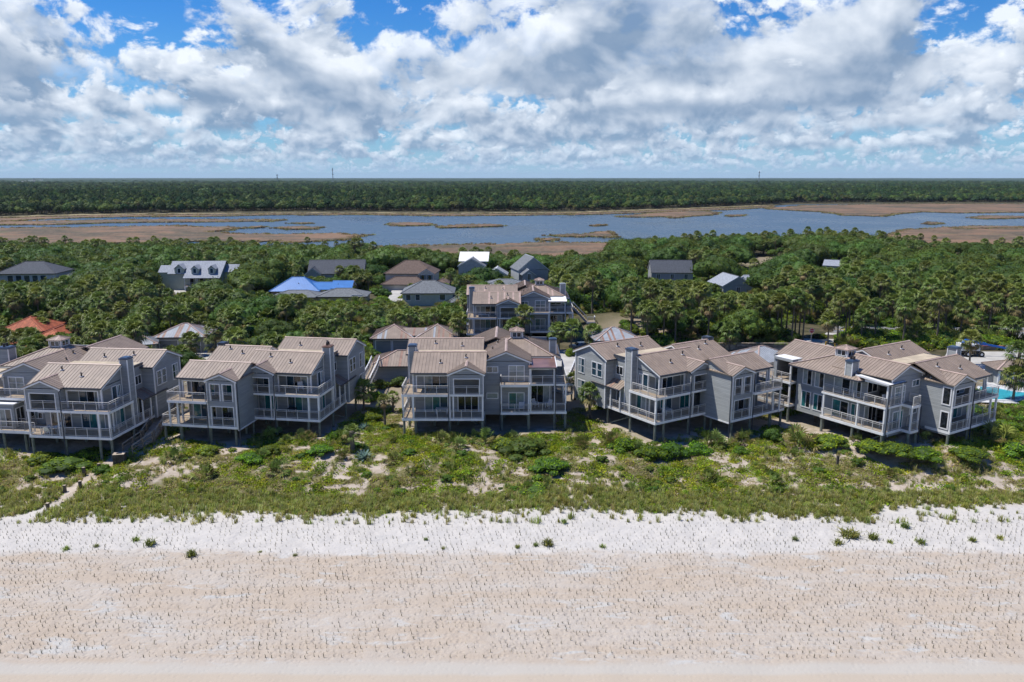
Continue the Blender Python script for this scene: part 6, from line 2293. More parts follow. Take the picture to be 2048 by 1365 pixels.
def scatter(name, protos, P, rz, scl, idx, label=None, tilt=None):
    """a mass of plants nobody could count: points carrying shared meshes (geometry nodes)"""
    n = len(P)
    me = bpy.data.meshes.new(name)
    me.vertices.add(n)
    me.vertices.foreach_set('co', np.asarray(P, np.float32).ravel())
    rot = np.zeros((n, 3), np.float32); rot[:, 2] = rz
    if tilt is not None:
        rot[:, :2] = tilt
    a = me.attributes.new('rot', 'FLOAT_VECTOR', 'POINT'); a.data.foreach_set('vector', rot.ravel())
    s_ = np.asarray(scl, np.float32)
    if s_.ndim == 1:
        s_ = np.repeat(s_[:, None], 3, 1)
    a = me.attributes.new('scl', 'FLOAT_VECTOR', 'POINT'); a.data.foreach_set('vector', s_.ravel())
    a = me.attributes.new('pick', 'INT', 'POINT'); a.data.foreach_set('value', np.asarray(idx, np.int32))
    col = bpy.data.collections.new(name + '_kinds')
    for i, p in enumerate(protos):
        o = bpy.data.objects.new('%s_kind_%02d' % (name, i), p)
        col.objects.link(o)
    ng = bpy.data.node_groups.new(name + '_nodes', 'GeometryNodeTree')
    ng.interface.new_socket('Geometry', in_out='INPUT', socket_type='NodeSocketGeometry')
    ng.interface.new_socket('Geometry', in_out='OUTPUT', socket_type='NodeSocketGeometry')
    N_ = ng.nodes
    gi, go = N_.new('NodeGroupInput'), N_.new('NodeGroupOutput')
    ip = N_.new('GeometryNodeInstanceOnPoints')
    ci = N_.new('GeometryNodeCollectionInfo')
    ci.inputs['Collection'].default_value = col
    ci.inputs['Separate Children'].default_value = True
    ci.inputs['Reset Children'].default_value = True
    def na(nm, dt):
        x = N_.new('GeometryNodeInputNamedAttribute'); x.data_type = dt; x.inputs['Name'].default_value = nm
        return [o for o in x.outputs if o.enabled and o.name == 'Attribute'][0]
    L = ng.links
    L.new(gi.outputs[0], ip.inputs['Points'])
    L.new(ci.outputs[0], ip.inputs['Instance'])
    ip.inputs['Pick Instance'].default_value = True
    L.new(na('pick', 'INT'), ip.inputs['Instance Index'])
    L.new(na('rot', 'FLOAT_VECTOR'), ip.inputs['Rotation'])
    L.new(na('scl', 'FLOAT_VECTOR'), ip.inputs['Scale'])
    L.new(ip.outputs[0], go.inputs[0])
    o = link(name, me)
    md = o.modifiers.new('scatter', 'NODES')
    md.node_group = ng
    tag(o, label, None, None, 'stuff')
    return o


def joined(pair):
    """trunk and crown of a tree as one mesh, for the far-off masses"""
    a, b = pair
    me = bpy.data.meshes.new('tree')
    bm = bmesh.new()
    bm.from_mesh(a)
    k = len(bm.faces)
    bm.from_mesh(b)
    bm.faces.ensure_lookup_table()
    na = len(a.materials)
    for f in bm.faces[k:]:
        f.material_index += na
    bm.to_mesh(me); bm.free()
    for m in list(a.materials) + list(b.materials):
        me.materials.append(m)
    return me


def tree(name, pair, loc, rz, s, label, cat, group, sz=None):
    o = empty(name, loc, rz)
    o.scale = (s, s, sz or s)
    tag(o, label, cat, group)
    link('trunk', pair[0], o)
    link('crown', pair[1], o)
    return o


def proj(x, y, z):
    v = y * math.sin(PITCH) + (z - CAM_H) * math.cos(PITCH)
    w = y * math.cos(PITCH) - (z - CAM_H) * math.sin(PITCH)
    return 1024 + F_PX * x / w, 682.5 - F_PX * v / w, F_PX / w


# ------------------------------------------------------------------ the woods between the houses and the marsh
r2 = np.random.default_rng(77)
pts = []
yy = 108.0
while yy < 440:
    st_ = 3.6 + 0.0035 * (yy - 108)
    half = yy * .643 * 1.38 + 24
    xs = np.arange(-half, half, st_)
    pts.append(np.stack([xs + r2.uniform(-.5, .5, len(xs)) * st_, yy + r2.uniform(-.5, .5, len(xs)) * st_], 1))
    yy += st_
pts = np.concatenate(pts)
X, Y_ = pts[:, 0], pts[:, 1]
keep = Y_ < near_shore(X, Y_) + r2.uniform(-14, 6, len(X))
front = ipx([(-500, 108), (250, 112), (300, 124), (420, 128), (700, 126), (735, 127), (740, 150), (920, 150), (930, 172), (1230, 172), (1250, 147), (1400, 148), (1640, 148), (1700, 148), (1880, 148), (1890, 150), (2100, 150), (2500, 112)])
keep &= Y_ > front(X, Y_)
for poly in FOOT:
    keep &= ~inpoly(X, Y_, poly)
# open grassy clearings at the right and the marsh side
cl = fbm(X, Y_, .03, 2, 71)
keep &= (((X - 31) / 10) ** 2 + ((Y_ - 156) / 5) ** 2 > 1) | (r2.random(len(X)) < .4)
px_, py_, sc_ = proj(X, Y_, ground_z(X, Y_))
keep &= ~((px_ > 1478) & (px_ < 1572) & (Y_ > 262) & (Y_ < 345))
keep &= ~((cl > .68) & (Y_ > 240))
X, Y_ = X[keep], Y_[keep]
Z_ = ground_z(X, Y_)
n = len(X)
right = np.clip((X / Y_ - .1) * 4, 0, 1)
frontish = np.interp(Y_, [120, 170, 205, 330, 400], [.78, .5, .16, .2, .45])
pn = fbm(X, Y_, .035, 3, 81)
is_palm = r2.random(n) < np.clip(frontish + right * .16 * (Y_ < 200) + right * .04 + (pn - .5) * 1.5, .05, .95)
kind = np.where(is_palm, 0, np.where(r2.random(n) < np.interp(Y_, [130, 200], [.55, .8]), 1, 2))        # 0 palm 1 oak 2 shrub
drop_oak = (kind == 1) & (r2.random(n) < .58)        # crowns are wide: fewer of them
var = np.where(kind == 0, r2.integers(0, 5, n), np.where(kind == 1, r2.integers(0, 3, n), 3 + r2.integers(0, 2, n)))
scl = np.where(kind == 0, r2.uniform(.78, 1.12, n), np.where(kind == 1, r2.uniform(.8, 1.5, n) * np.interp(Y_, [130, 200], [.7, 1.05]), r2.uniform(.55, 1.05, n)))
hgt = np.where(kind == 0, np.take(PALM_H, np.minimum(var, 4)) + 2.1, np.where(kind == 1, 7.4, np.where(var == 3, 5.2, 4.7))) * scl
halfw = np.where(kind == 0, 2.2, np.where(kind == 1, 5.3, 2.9)) * scl
# nothing rises above the tree line of the photograph or hides what the photograph shows
sky_line = np.interp
SKX = [-400, 0, 300, 500, 600, 740, 850, 900, 1100, 1205, 1230, 1300, 1500, 1700, 1800, 1900, 2048, 2500]
SKY_ = [482, 482, 482, 486, 486, 482, 492, 503, 506, 500, 474, 472, 466, 463, 472, 482, 484, 484]
ok = ~drop_oak
for poly in FOOT:
    pp = np.array(poly); cc = pp.mean(0); rad = np.linalg.norm(pp - cc, axis=1).mean()
    grown = cc + (pp - cc) * (1 + (3.6 if len(poly) != 8 else 1.0) / rad)
    ok &= ~((kind == 1) & inpoly(X, Y_, [tuple(q) for q in grown]))
tx, ty, ts = proj(X, Y_, Z_ + hgt)
bx2, by2, bs2 = proj(X, Y_, Z_)
lim = np.interp(tx, SKX, SKY_) - np.where(kind == 0, r2.uniform(-6, 14, n), 0)
need = (lim - ty)
sh = np.clip(1 - np.maximum(need, 0) / np.maximum(by2 - ty, 1), .0, 1)
for (a, b, yb, dist) in CLEAR:
    hit = (Y_ < dist + 9) & (tx + halfw * ts > a + 2) & (tx - halfw * ts < b - 2)
    need = np.where(hit, yb - ty, 0)
    sh = np.minimum(sh, np.clip(1 - np.maximum(need, 0) / np.maximum(by2 - ty, 1), 0, 1))
scl = scl * sh
hgt = hgt * sh
ok &= hgt > 1.3
# short palms become palmetto-like low palms, short oaks stay low crowns
X, Y_, Z_, kind, var, scl, hgt = (q[ok] for q in (X, Y_, Z_, kind, var, scl, hgt))
low = (kind == 0) & (scl < .62)
var = np.where(low, 3, var)
scl = np.where(low, np.clip(hgt / 5.2, .4, 1.0), scl)
rz = r2.uniform(0, 6.28, len(X))
vis = (np.abs(X / Y_) < .70)
order = np.argsort(Y_ + np.where(vis, 0, 1000))
single = np.zeros(len(X), bool)
LAB = {0: ('sabal_palm', 'sabal palm in the woods behind the grey houses', 'palm tree', 'sabal palms in the woods'),
       1: ('live_oak', 'dark round-crowned live oak in the woods behind the grey houses', 'tree', 'live oaks in the woods'),
       2: ('bay_tree', 'bright green low bushy tree in the woods behind the grey houses', 'tree', 'low bushy trees in the woods')}
for k, lim_ in ((0, 270), (1, 290), (2, 290)):
    ids = [i for i in order if kind[i] == k][:lim_]
    for i in ids:
        single[i] = True
        pr = PALMS[var[i]] if k == 0 else OAKS[var[i]]
        nm, lb, ct, gp = LAB[k]
        tree(nm, pr, (X[i], Y_[i], Z_[i] - .1), rz[i], scl[i], lb, ct, gp)
for j, (x, y, s, lb) in enumerate(DOME_AT):
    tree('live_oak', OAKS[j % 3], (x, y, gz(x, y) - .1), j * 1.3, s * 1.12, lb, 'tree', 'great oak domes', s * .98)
TREES = [joined(p) for p in PALMS] + [joined(p) for p in OAKS]
rest = ~single
scatter('woodland', TREES, np.stack([X, Y_, Z_ - .1], 1)[rest], rz[rest], scl[rest], np.where(kind == 0, var, 5 + var)[rest], 'mixed palm and oak woodland reaching back to the marsh')
print('woods', len(X), single.sum())

# undergrowth between the trunks
m_ = 9000
ux = r2.uniform(-1, 1, m_); uy = 96 + 190 * r2.random(m_) ** 1.25
ux = ux * (uy * .643 * 1.15 + 15)
k_ = (uy > front(ux, uy) - 3) | ((ux > 60) & (uy > 96) & (uy < 114))
k_ &= (((ux - 31) / 12) ** 2 + ((uy - 157) / 6) ** 2 > 1) | (r2.random(m_) < .35)
for poly in FOOT:
    k_ &= ~inpoly(ux, uy, poly)
uz = ground_z(ux, uy)
usc = r2.uniform(.8, 2.0, m_) * np.interp(uy, [110, 125], [.7, 1.0])
tx, ty, ts = proj(ux, uy, uz + 1.4 * usc)
for (a, b, yb, dist) in CLEAR:
    k_ &= ~((uy < dist) & (tx > a - 8) & (tx < b + 8) & (ty < yb))
ux, uy, uz, usc = ux[k_], uy[k_], uz[k_], usc[k_]
hx = r2.uniform(0, 1, 160); hy = r2.uniform(146.5, 155, 160)
hx = (1692 + hx * 330 - 1024) / F_PX * hy * 1.02
hk = ~inpoly(hx, hy, lot)
hx, hy = hx[hk], hy[hk]
ux, uy, uz, usc = np.concatenate([ux, hx]), np.concatenate([uy, hy]), np.concatenate([uz, ground_z(hx, hy)]), np.concatenate([usc, r2.uniform(1.3, 2.4, len(hx))])
scatter('undergrowth', SHRUBS + PALMETTOS, np.stack([ux, uy, uz - .1], 1), r2.uniform(0, 6.28, len(ux)), usc, r2.integers(0, 7, len(ux)), 'dense undergrowth of shrubs and palmettos below the trees')

# ------------------------------------------------------------------ the forest beyond the lake
fp = []
yy = 690.0
while yy < 4200:
    st_ = 7.5 * (1 + (max(yy - 1000, 0)) / 900)
    half = yy * .643 * 1.3 + 80
    xs = np.arange(-half, half, st_)
    fp.append(np.stack([xs + r2.uniform(-.5, .5, len(xs)) * st_, yy + r2.uniform(-.5, .5, len(xs)) * st_, np.full(len(xs), st_ / 7.5)], 1))
    yy += st_ * (1.0 if yy < 1400 else 1.25)
fp = np.concatenate(fp)
fx, fy, fs = fp.T
k_ = fy > far_shore(fx, fy) + 14 + 22 * fbm(fx, fy, .02, 2, 91)
k_ &= ~((np.abs(fx - FAR_CLEAR[0]) < 16) & (fy < FAR_CLEAR[1] + 12) & (fy > FAR_CLEAR[1] - 60))
fx, fy, fs = fx[k_], fy[k_], fs[k_]
edge = fy - far_shore(fx, fy)
pal = r2.random(len(fx)) < np.where(edge < 110, .38, .06)
fi = np.where(pal, r2.integers(0, 5, len(fx)), 5 + r2.choice([0, 1, 2, 3, 3, 4, 4], len(fx)))
hs_ = r2.uniform(.85, 1.35, len(fx)) * (1 + .75 * np.clip(edge / 160, 0, 1) * (~pal))
wide = np.where(pal, 1.1, 1.0) * r2.uniform(.8, 1.55, len(fx)) * np.minimum(fs, 3.2) ** .8
big = fbm(fx, fy, .006, 3, 95)
hs_ = hs_ * (.8 + .45 * big)
FAR_TREES = [joined(p) for p in PALMS] + [joined(oak_mesh(101, 5.0, 6.4, 1600, ('oak_leaf', 'pine_leaf_b'), 'oak_core', .5)), joined(oak_mesh(102, 5.2, 6.8, 1600, ('pine_leaf_b', 'oak_leaf'), 'oak_core', .5)), joined(oak_mesh(103, 5.6, 6.2, 1600, ('oak_leaf', 'oak_leaf_b'), 'oak_core', .5)), joined(oak_mesh(104, 4.4, 7.6, 1400, ('pine_leaf', 'pine_leaf_b'), 'pine_leaf', .5)), joined(oak_mesh(105, 5.0, 7.2, 1400, ('pine_leaf', 'pine_leaf'), 'pine_leaf', .5))]
scatter('far_forest', FAR_TREES, np.stack([fx, fy, np.full(len(fx), 1.0)], 1), r2.uniform(0, 6.28, len(fx)), np.stack([wide, wide, hs_], 1), fi, 'dark forest stretching from the far shore to the horizon')
print('far', len(fx))
# canopy of the most distant forest, where single crowns are no longer seen
cx_ = np.linspace(-9000, 9000, 220); cy_ = np.geomspace(3300, 13500, 60)
CX, CY = np.meshgrid(cx_, cy_)
CZ = 10.5 + 5 * fbm(CX, CY, .004, 3, 97) + 3.0 * fbm(CX, CY, .02, 2, 98)
me = bpy.data.meshes.new('distant_canopy')
ny2, nx2 = CX.shape
ii = (np.arange(ny2 - 1)[:, None] * nx2 + np.arange(nx2 - 1)[None, :]).reshape(-1)
me.from_pydata(np.stack([CX, CY, CZ], -1).reshape(-1, 3).tolist(), [], np.stack([ii, ii + 1, ii + nx2 + 1, ii + nx2], -1).tolist())
mat('distant_canopy', (0.024, 0.062, 0.022), 0.9, 0.3, 0.02, bump=1.0, bscale=.05, mapping='world')
me.materials.append(MATS['distant_canopy'])
tag(link('distant_canopy', me), 'hazy forest canopy at the horizon', kind='stuff')

# ------------------------------------------------------------------ single palms that stand out in the photograph
SP = [  # trunk foot (px, py), crown centre py, variant, distance-free label
    (1142, 706, 655, 2, 'tall palm between the rear house and the sunlit house, trunk rising from a round shrub'),
    (1118, 703, 660, 1, 'palm with a full crown just left of the car, before the rear house'),
    (1048, 699, 626, 0, 'palm standing before the middle of the rear grey house, covering its gable wall'),
    (1030, 703, 652, 0, 'low palm before the lower balcony of the rear house'),
    (1188, 700, 664, 1, 'palm right of the parked car in front of the sandy mound'),
    (918, 704, 640, 0, 'palm at the lower left corner of the rear house, beside the steps'),
    (1296, 676, 640, 1, 'palm on the sandy mound above the retaining wall'),
    (1458, 704, 662, 1, 'palm in front of the retaining wall'),
    (327, 702, 682, 0, 'palm beside the left end of the rust and silver garage'),
    (384, 712, 680, 1, 'palm in front of the right door of the rust and silver garage'),
    (432, 716, 684, 0, 'palm on the lane right of the rust and silver garage'),
    (62, 712, 672, 0, 'palm before the stucco wall of the orange-tiled house'),
    (88, 700, 652, 2, 'tall palm between the two orange tile roofs'),
    (20, 702, 668, 1, 'palm at the far left edge before the orange-tiled house'),
    (146, 700, 664, 1, 'palm just right of the orange-tiled house'),
    (205, 708, 670, 1, 'palm with a pale crown behind the ridge of the far left house'),
    (1938, 734, 678, 2, 'slender palm standing in front of the boom lift'),
    (2026, 800, 704, 4, 'tall palm at the right edge in front of the pavilion roof'),
    (2026, 804, 752, 0, 'smaller palm below the tall one, in front of the pavilion'),
    (1180, 838, 784, 0, 'small palm below the left corner of the sunlit house'),
    (1150, 800, 758, 1, 'slim palm between the copper-roofed and the sunlit house'),
    (1575, 826, 770, 0, 'palm in the gap between the sunlit house and the pool-side house'),
    (1630, 845, 786, 0, 'bushy palm before the left wall of the pool-side house'),
    (1665, 840, 775, 1, 'palm close to the left balconies of the pool-side house'),
    (1700, 838, 816, 3, 'short palm below the lower left porch of the pool-side house'),
    (770, 852, 800, 3, 'thin brownish palm left of the copper-roofed house'),
    (786, 824, 792, 3, 'thin dark palm closest to the left side of the copper-roofed house'),
    (728, 822, 776, 0, 'palm against the right side of the staggered house'),
    (706, 902, 862, 3, 'stubby thick-trunked palm with a small crown on the dune right of the staggered house'),
    (2018, 690, 650, 1, 'yellowish palm by the mulch bank at the right edge'),
    (1655, 690, 640, 4, 'feathery tall palm by the entrance drive'),
]
for j, (px0, py0, pyc, vr, lb) in enumerate(SP):
    z = 4.3
    for _ in range(4):
        x, y = at(px0, py0, z)
        z = gz(x, y)
    top = CAM_H + y * math.tan(math.atan((682.5 - pyc) / F_PX) - PITCH)
    hh = max(1.2, top - z)
    s = 1.0
    dd = {770: .5, 786: .5, 706: .55, 728: .8, 1150: .75, 1180: .85, 1575: .9, 1700: .75}.get(px0, 1.0)
    o = empty('sabal_palm', (x, y, z - .1), j * 1.7)
    tag(o, lb, 'palm tree', 'palms standing apart')
    # the trunk is stretched to the height seen, the crown keeps its size
    t_, c_ = PALMS[vr]
    tr = link('trunk', t_, o); tr.scale = (.9 if px0 != 706 else 1.6, .9 if px0 != 706 else 1.6, hh / PALM_H[vr])
    cr_ = link('crown', c_, o); cr_.scale = (dd, dd, dd); cr_.location = (0, 0, hh - PALM_H[vr] * dd)

# row of palm trunks along the road
for j, px0 in enumerate((1500, 1514, 1531, 1547, 1556, 1566, 1578, 1584, 1592, 1600, 1698, 1668, 1684)):
    x, y = at(px0, 684, 4.6)
    y = 151 + (j * 37 % 11) * .6
    x = (px0 - 1024) / F_PX * y * 1.03
    z = gz(x, y)
    o = empty('sabal_palm', (x, y, z - .1), j * 2.1)
    tag(o, 'bare-trunked sabal palm in the row along the road', 'palm tree', 'palm row along the road')
    t_, c_ = PALMS[2]
    hh = 7.0 + (j * 29 % 7) * .3
    tr = link('trunk', t_, o); tr.scale = (.85, .85, hh / PALM_H[2])
    cr_ = link('crown', c_, o); cr_.location = (0, 0, hh - PALM_H[2])

# ------------------------------------------------------------------ shrubs and palmettos of the dune
def plant(name, me, px0, py0, s, label, cat, group, part='leaves', sz=None, zguess=3.8, rzv=None):
    x, y = at(px0, py0, zguess)
    z = gz(x, y)
    x, y = at(px0, py0, z)
    o = empty(name, (x, y, z - .08), rzv if rzv is not None else (px0 * .37) % 6.28)
    o.scale = (s, s, sz or s)
    tag(o, label, cat, group)
    link(part, me, o)
    FOOTV.append((x, y, s))
    return o


FOOTV = []
plant('agave', AGAVE, 727, 918, 1.15, 'large blue-green agave rosette in front of the stubby palm', 'agave', 'agaves on the dune')
plant('agave', AGAVE, 727, 858, .85, 'smaller blue-green agave nearer the staggered house', 'agave', 'agaves on the dune')
for i, (px0, py0, s, lb) in enumerate(((835, 955, 1.15, 'upright dark palmetto alone in the middle of the dune'), (878, 884, 1.2, 'palmetto before the left posts of the copper-roofed house'), (968, 884, 1.35, 'palmetto before the middle posts of the copper-roofed house'), (612, 882, 1.1, 'round palmetto at the front right post of the staggered house'), (572, 884, .8, 'small palmetto in the shade under the staggered house'), (350, 918, 1.25, 'palmetto left of the middle of the dune, near the steps'), (1600, 890, 1.9, 'tall dark palmetto clump left of the pool-side house'), (1420, 892, 1.7, 'bushy palmetto under the right end of the sunlit house'), (2000, 890, 2.0, 'large palmetto thicket at the right edge of the dune'), (1225, 888, 1.2, 'palmetto at the left edge of the sunlit house shrubs'), (1775, 880, 1.0, 'palmetto before the front posts of the pool-side house'), (1850, 884, 1.0, 'palmetto between the two wings of the pool-side house'), (1905, 886, .9, 'palmetto under the right wing of the pool-side house'), (1715, 884, .9, 'pale palmetto right of the green mound by the pool-side house'), (1975, 870, 1.5, 'palmetto beside the right deck of the pool-side house'), (700, 862, .8, 'palmetto behind the stubby palm'))):
    plant('saw_palmetto', PALMETTOS[i % 3], px0, py0, s, lb, 'palmetto', 'palmettos on the dune', zguess=4.0)
BUSH = [(1050, 905, 4.2, 1.5, 'widest dark green shrub mound before the copper-roofed house'), (1098, 940, 2.6, 1.4, 'shrub mound just in front of the widest one'), (1010, 895, 2.2, 1.3, 'shrub mound at the left shoulder of the widest one'), (1250, 900, 2.3, 1.6, 'bright green sea-grape mound below the sunlit house, left'), (1300, 915, 2.4, 1.5, 'bright green sea-grape mound below the sunlit house, middle'), (1345, 912, 2.2, 1.6, 'sea-grape mound below the sunlit house, right'), (1395, 905, 1.9, 1.3, 'low shrub right of the sea-grape mounds'),
        (1660, 890, 2.6, 1.3, 'green mound left of the front posts of the pool-side house'), (1790, 905, 2.6, 1.2, 'bright yellow-green mound before the pool-side house'), (1850, 912, 2.2, 1.0, 'low mound right of the yellow-green one'), (1740, 900, 2.4, 1.1, 'low green mound between the two brighter ones'), (1940, 912, 2.4, 1.0, 'low spreading mound below the right wing of the pool-side house'), (2030, 905, 2.6, 1.3, 'green mound at the right edge of the dune'), (1545, 880, 1.7, 1.3, 'dark shrub in the gap left of the pool-side house'),
        (140, 930, 3.4, 1.0, 'broad flat green shrub left of the sandy path'), (180, 915, 2.4, 1.1, 'flat green shrub just left of the litter bin'), (90, 920, 2.2, .9, 'flat green shrub below the far left house'), (1070, 988, 2.6, 1.1, 'low green mound near the beach in the middle'), (500, 920, 2.0, .9, 'low shrub below the left gable of the staggered house'), (640, 905, 1.8, .9, 'low shrub right of the front posts of the staggered house'), (540, 905, 1.6, .9, 'low shrub below the staggered house, middle'), (672, 880, 1.6, 1.2, 'green shrub left of the stubby palm'), (745, 800, 1.9, 1.3, 'shrub beside the low hipped building, left'), (800, 772, 2.0, 1.3, 'clipped hedge-like shrub before the low hipped building'), (760, 776, 1.8, 1.2, 'dark shrub at the left corner of the low hipped building'), (742, 842, 1.7, 1.2, 'rust tinted shrub under the thin palms'), (1142, 712, 1.3, 1.4, 'round clipped shrub at the foot of the tall palm'), (1545, 760, 1.6, 1.2, 'shrub behind the gap of the two right-hand houses'), (205, 944, 1.4, .8, 'small shrub by the second path post'), (415, 905, 1.5, .9, 'low shrub right of the steps'), (1480, 905, 1.2, .8, 'small green mound alone on open sand'), (1205, 815, 1.7, 1.3, 'shrub on the sand left of the sunlit house posts')]
for i, (px0, py0, w_, k, lb) in enumerate(BUSH):
    dark = 3 if ('dark' in lb or 'hedge' in lb) else i % 3
    plant('shrub', SHRUBS[dark], px0, py0, w_ / 1.5, lb, 'shrub', 'shrubs on and behind the dune', sz=k, zguess=3.9)
for i in range(9):
    px0 = 1378 + i * 19
    x, y = at(px0, 672 + (i % 3) * 3, 6.2)
    o = empty('shrub', (x, y, gz(x, y) - .05), i); o.scale = (.62, .62, .9); tag(o, 'small rounded shrub in the planted row above the retaining wall', 'shrub', 'shrub row above the retaining wall'); link('leaves', SHRUBS[i % 3], o)
for px0, lb, mt in ((1632, 'dark red-leaved shrub by the road', 'red_leaf'), (1644, 'yellow-green shrub beside the red one', 'cover_leaf')):
    x, y = at(px0, 678, 4.6)
    o = empty('shrub', (x, y, gz(x, y)), 0); o.scale = (.8, .8, 1); tag(o, lb, 'shrub', 'shrubs by the road')
    me = shrub_mesh(36, mats=(mt, mt)); link('leaves', me, o)

# ------------------------------------------------------------------ ground cover, dune grass, planted sprigs
def under_house(x, y):
    r = np.zeros(len(x), bool)
    for poly in FOOT:
        cx, cy = sum(p[0] for p in poly) / len(poly), sum(p[1] for p in poly) / len(poly)
        k = .80 if len(poly) == 4 else 1.0
        r |= inpoly(x, y, [(cx + (p[0] - cx) * k, cy + (p[1] - cy) * k) for p in poly])
    return r


m_ = 36000
x = r2.uniform(-76, 76, m_); y = r2.uniform(74.5, 114, m_)
kk_ = (y < 107) | (x > 58); x, y = x[kk_], y[kk_]; m_ = len(x)
b_ = bare(x, y)
k_ = (y > veg_edge(x) + .5) & (r2.random(m_) > b_ ** 1.0 * .97 - .0) & (path_amount(x, y) > 1.0)
uh = under_house(x, y)
k_ &= ~uh
k_ &= (np.abs(x) < y * .643 * 1.15 + 3)
x, y = x[k_], y[k_]
dry = fbm(x, y, .25, 3, 55)
gi_ = np.where(dry > .58, r2.choice([2, 3, 3], len(x)), np.where(dry < .40, r2.choice([0, 1, 4], len(x)), r2.choice([0, 1, 2, 3], len(x))))
mid = (r2.random(len(x)) < .022) & (y > 79.5) & (y < 98)
COVERS = COVERS + [shrub_mesh(37, .75, .45, 380, ('shrub_leaf', 'shrub_leaf_b', 'cover_leaf'), .13), shrub_mesh(38, .7, .4, 380, ('oak_leaf_b', 'shrub_leaf'), .12), PALMETTOS[1]]
gi_ = np.where(mid, r2.choice([5, 5, 6, 6, 7], len(x)), gi_)
scatter('ground_cover', COVERS, np.stack([x, y, ground_z(x, y) - .02], 1), r2.uniform(0, 6.28, len(x)), r2.uniform(.5, 1.35, len(x)), gi_, 'patchy green and dry ground cover over the dune sand')
print('cover', len(x))
m_ = 26000
x = r2.uniform(-66, 66, m_); y = 73.5 + 6.5 * r2.random(m_) ** 1.3
e_ = veg_edge(x)
dens = np.interp(y - e_, [-1.3, -.4, .5, 2.6, 4.2, 6], [.02, .13, .42, .45, .30, .10])
k_ = (r2.random(m_) < dens) & (path_amount(x, y) > .9) & (np.abs(x) < y * .643 * 1.15 + 3)
x, y = x[k_], y[k_]
# scattered tufts through the cover as well
x2 = r2.uniform(-64, 64, 3000); y2 = r2.uniform(78, 97, 3000)
k_ = (~under_house(x2, y2)) & (path_amount(x2, y2) > 1) & (fbm(x2, y2, .3, 2, 66) > .5)
x, y = np.concatenate([x, x2[k_]]), np.concatenate([y, y2[k_]])
scatter('dune_grass', TUFTS, np.stack([x, y, ground_z(x, y)], 1), r2.uniform(0, 6.28, len(x)), r2.uniform(.5, 1.2, len(x)), r2.integers(0, 4, len(x)), 'belt of green dune grass along the top of the beach')
print('grass', len(x))

# planted rows of sea oats on the beach; the nearest are plants of their own
rows = np.arange(52.3, 75.2, .54)
sx, sy = [], []
for i, ry in enumerate(rows):
    half = ry * .643 * 1.1 + 2
    xs = np.arange(-half, half, .50) + (i % 2) * .25
    sx.append(xs + r2.normal(0, .06, len(xs))); sy.append(ry + r2.normal(0, .05, len(xs)))
sx, sy = np.concatenate(sx), np.concatenate(sy)
thin = fbm(sx, sy, .35, 2, 61)
k_ = (sy < veg_edge(sx) - .2) & (r2.random(len(sx)) < np.where(thin > .62, .45, .86))
sx, sy = sx[k_], sy[k_]
sz_ = ground_z(sx, sy)
rz_ = r2.uniform(0, 6.28, len(sx)); sc2 = r2.uniform(.65, 1.3, len(sx)); id_ = r2.integers(0, 3, len(sx))
o_ = np.argsort(np.hypot(sx, sy) + np.where(np.abs(sx / sy) < .62, 0, 99))
for i in o_[:290]:
    q = link('sea_oat_sprig', SPRIGS[id_[i]], None, (sx[i], sy[i], sz_[i]))
    q.rotation_euler = (0, 0, rz_[i]); q.scale = (sc2[i],) * 3
    tag(q, 'planted sea oat sprig in the nearest rows of the sandy beach', 'grass sprig', 'planted sprigs in the nearest beach rows')
j_ = o_[290:]
scatter('planted_sprigs', SPRIGS, np.stack([sx, sy, sz_], 1)[j_], rz_[j_], sc2[j_], id_[j_], 'rows of planted sea oat sprigs across the beach')
print('sprigs', len(sx))
TUF = [(300, 1090, 1.2, 'grass tuft with a dark centre, left of the middle of the white sand'), (272, 1082, 1.0, 'grass tuft just left and behind a denser one'), (383, 1112, 1.1, 'green grass tuft at the edge of the tan sand, left'), (132, 1100, .9, 'grass tuft nearest the left edge on the white sand'), (193, 1094, .6, 'small grass tuft left of the pair on the white sand'), (1128, 1044, .8, 'flat bright green tuft alone on white sand in the middle'), (1095, 1090, 1.3, 'wide grass tuft at the edge of the tan sand, middle'), (1072, 1092, .8, 'grass tuft left of the wide one'), (1035, 1096, .6, 'small grass tuft left of two larger ones'), (887, 1098, .6, 'small pointed grass tuft left of the middle'), (852, 1080, .5, 'thin grass tuft left of the middle, higher up'), (1205, 1095, .8, 'grass tuft right of the wide middle one'), (1700, 1072, 2.2, 'largest brown-green grass clump on the white sand, right'), (1675, 1088, 1.3, 'grass clump just below the largest one'), (1745, 1078, 1.2, 'grass clump at the right end of the largest one'), (1840, 1086, 1.3, 'dense grass tuft right of the large clump'), (1810, 1054, 1.0, 'grass tuft higher up right of the large clump'), (1780, 1086, .8, 'small tuft between the clump and the dense tuft'), (1945, 1082, .8, 'grass tuft near the right edge of the white sand'), (2000, 1078, .9, 'rightmost grass tuft on the white sand'), (1590, 1080, .7, 'small tuft left of the large clump'), (520, 1105, .5, 'small tuft in the white sand left of centre'), (590, 1112, .5, 'small tuft at the tan edge left of centre')]
for i, (px0, py0, s, lb) in enumerate(TUF):
    plant('grass_tuft', CLUMPS[i % 2], px0, py0, s, lb, 'grass tuft', 'grass tufts on the white sand', part='blades', sz=min(s, 1.1), zguess=2.2)

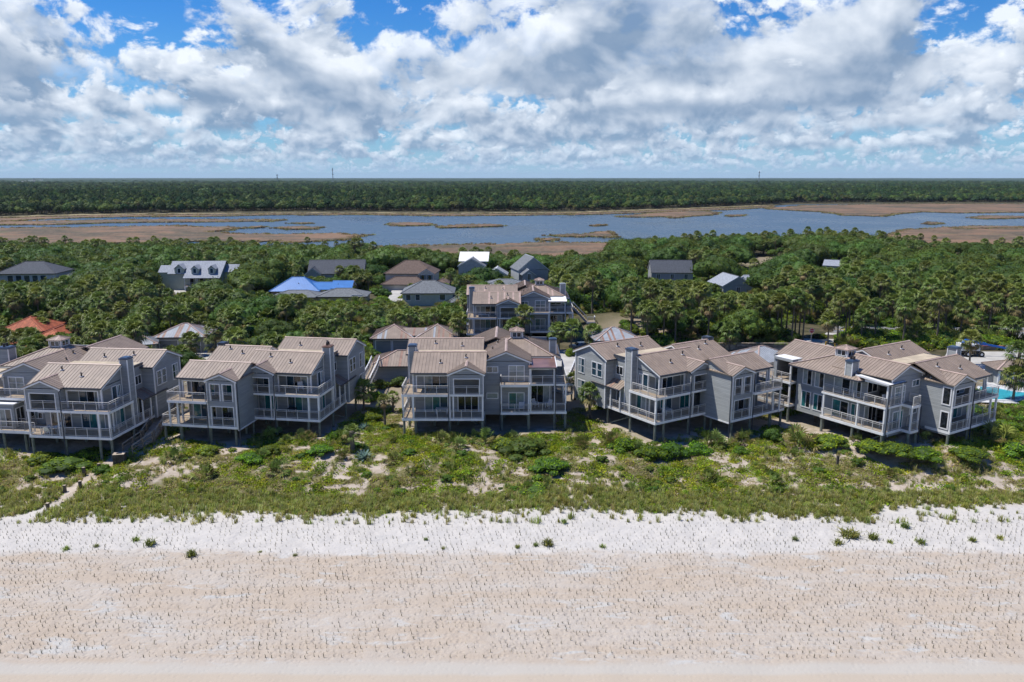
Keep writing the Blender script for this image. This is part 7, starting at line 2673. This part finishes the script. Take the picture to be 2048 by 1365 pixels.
# reeds along the marsh edges
ed = np.array(EDGE)
ex = np.repeat(ed[:, 0], 4) + r2.normal(0, 1.6, len(ed) * 4); ey = np.repeat(ed[:, 1], 4) + r2.normal(0, 1.6, len(ed) * 4)
REEDS = [tuft_mesh(91, 40, 1.0, .7, .5, .07, ('grass_dry', 'rust_leaf')), tuft_mesh(92, 40, .9, .8, .5, .07, ('rust_leaf', 'grass_leaf', 'grass_dry'))]
scatter('marsh_reeds', REEDS, np.stack([ex, ey, np.full(len(ex), .05)], 1), r2.uniform(0, 6.28, len(ex)), np.stack([r2.uniform(1, 2.2, len(ex))] * 2 + [r2.uniform(.7, 1.5, len(ex))], 1), r2.integers(0, 2, len(ex)), 'reeds fringing the marsh islands')
print('reeds', len(ex))

# ------------------------------------------------------------------ the air: thin haze round everything
b = MB()
b.box(-11400, 11400, -660, 14200, -3, 82, 'trim')
hme = b.mesh('haze')
hm = bpy.data.materials.new('haze')
hm.use_nodes = True
t = NT(hm.node_tree)
pv = t.n('ShaderNodeVolumePrincipled')
pv.inputs['Color'].default_value = (0.66, 0.82, 1.0, 1)
pv.inputs['Density'].default_value = 0.000030
pv.inputs['Anisotropy'].default_value = 0.0
t.put(t.n('ShaderNodeOutputMaterial').inputs['Volume'], pv.outputs[0])
hme.materials.clear()
hme.materials.append(hm)
tag(link('haze', hme), kind='stuff')

# a wisp of smoke over the far woods at the left
b = MB()
r3 = random.Random(4)
x0 = (75 - 1024) / F_PX * 2950
ob = bmesh.new()
for i, (dx_, z, rx, rz2) in enumerate(((-16, 17, 10, 6), (-6, 19, 11, 5), (6, 21, 13, 4.5), (20, 23, 16, 4), (38, 24.5, 20, 3.5))):
    mt = Matrix.Translation((x0 + dx_, 2950, z)) @ Matrix.Diagonal((rx, 9, rz2, 1))
    bmesh.ops.create_icosphere(ob, subdivisions=2, radius=1, matrix=mt)
sme = bpy.data.meshes.new('smoke'); ob.to_mesh(sme); ob.free()
sm = bpy.data.materials.new('smoke'); sm.use_nodes = True
t = NT(sm.node_tree)
pv = t.n('ShaderNodeVolumePrincipled'); pv.inputs['Color'].default_value = (.95, .95, .95, 1)
tn = t.noise(t.n('ShaderNodeNewGeometry').outputs['Position'], .12, 3, .6)
t.put(pv.inputs['Density'], t.ramp(tn, .45, .7, 0.0, .06))
t.put(t.n('ShaderNodeOutputMaterial').inputs['Volume'], pv.outputs[0])
sme.materials.append(sm)
tag(link('smoke', sme), 'thin white smoke drifting over the far woods at the left', kind='stuff')
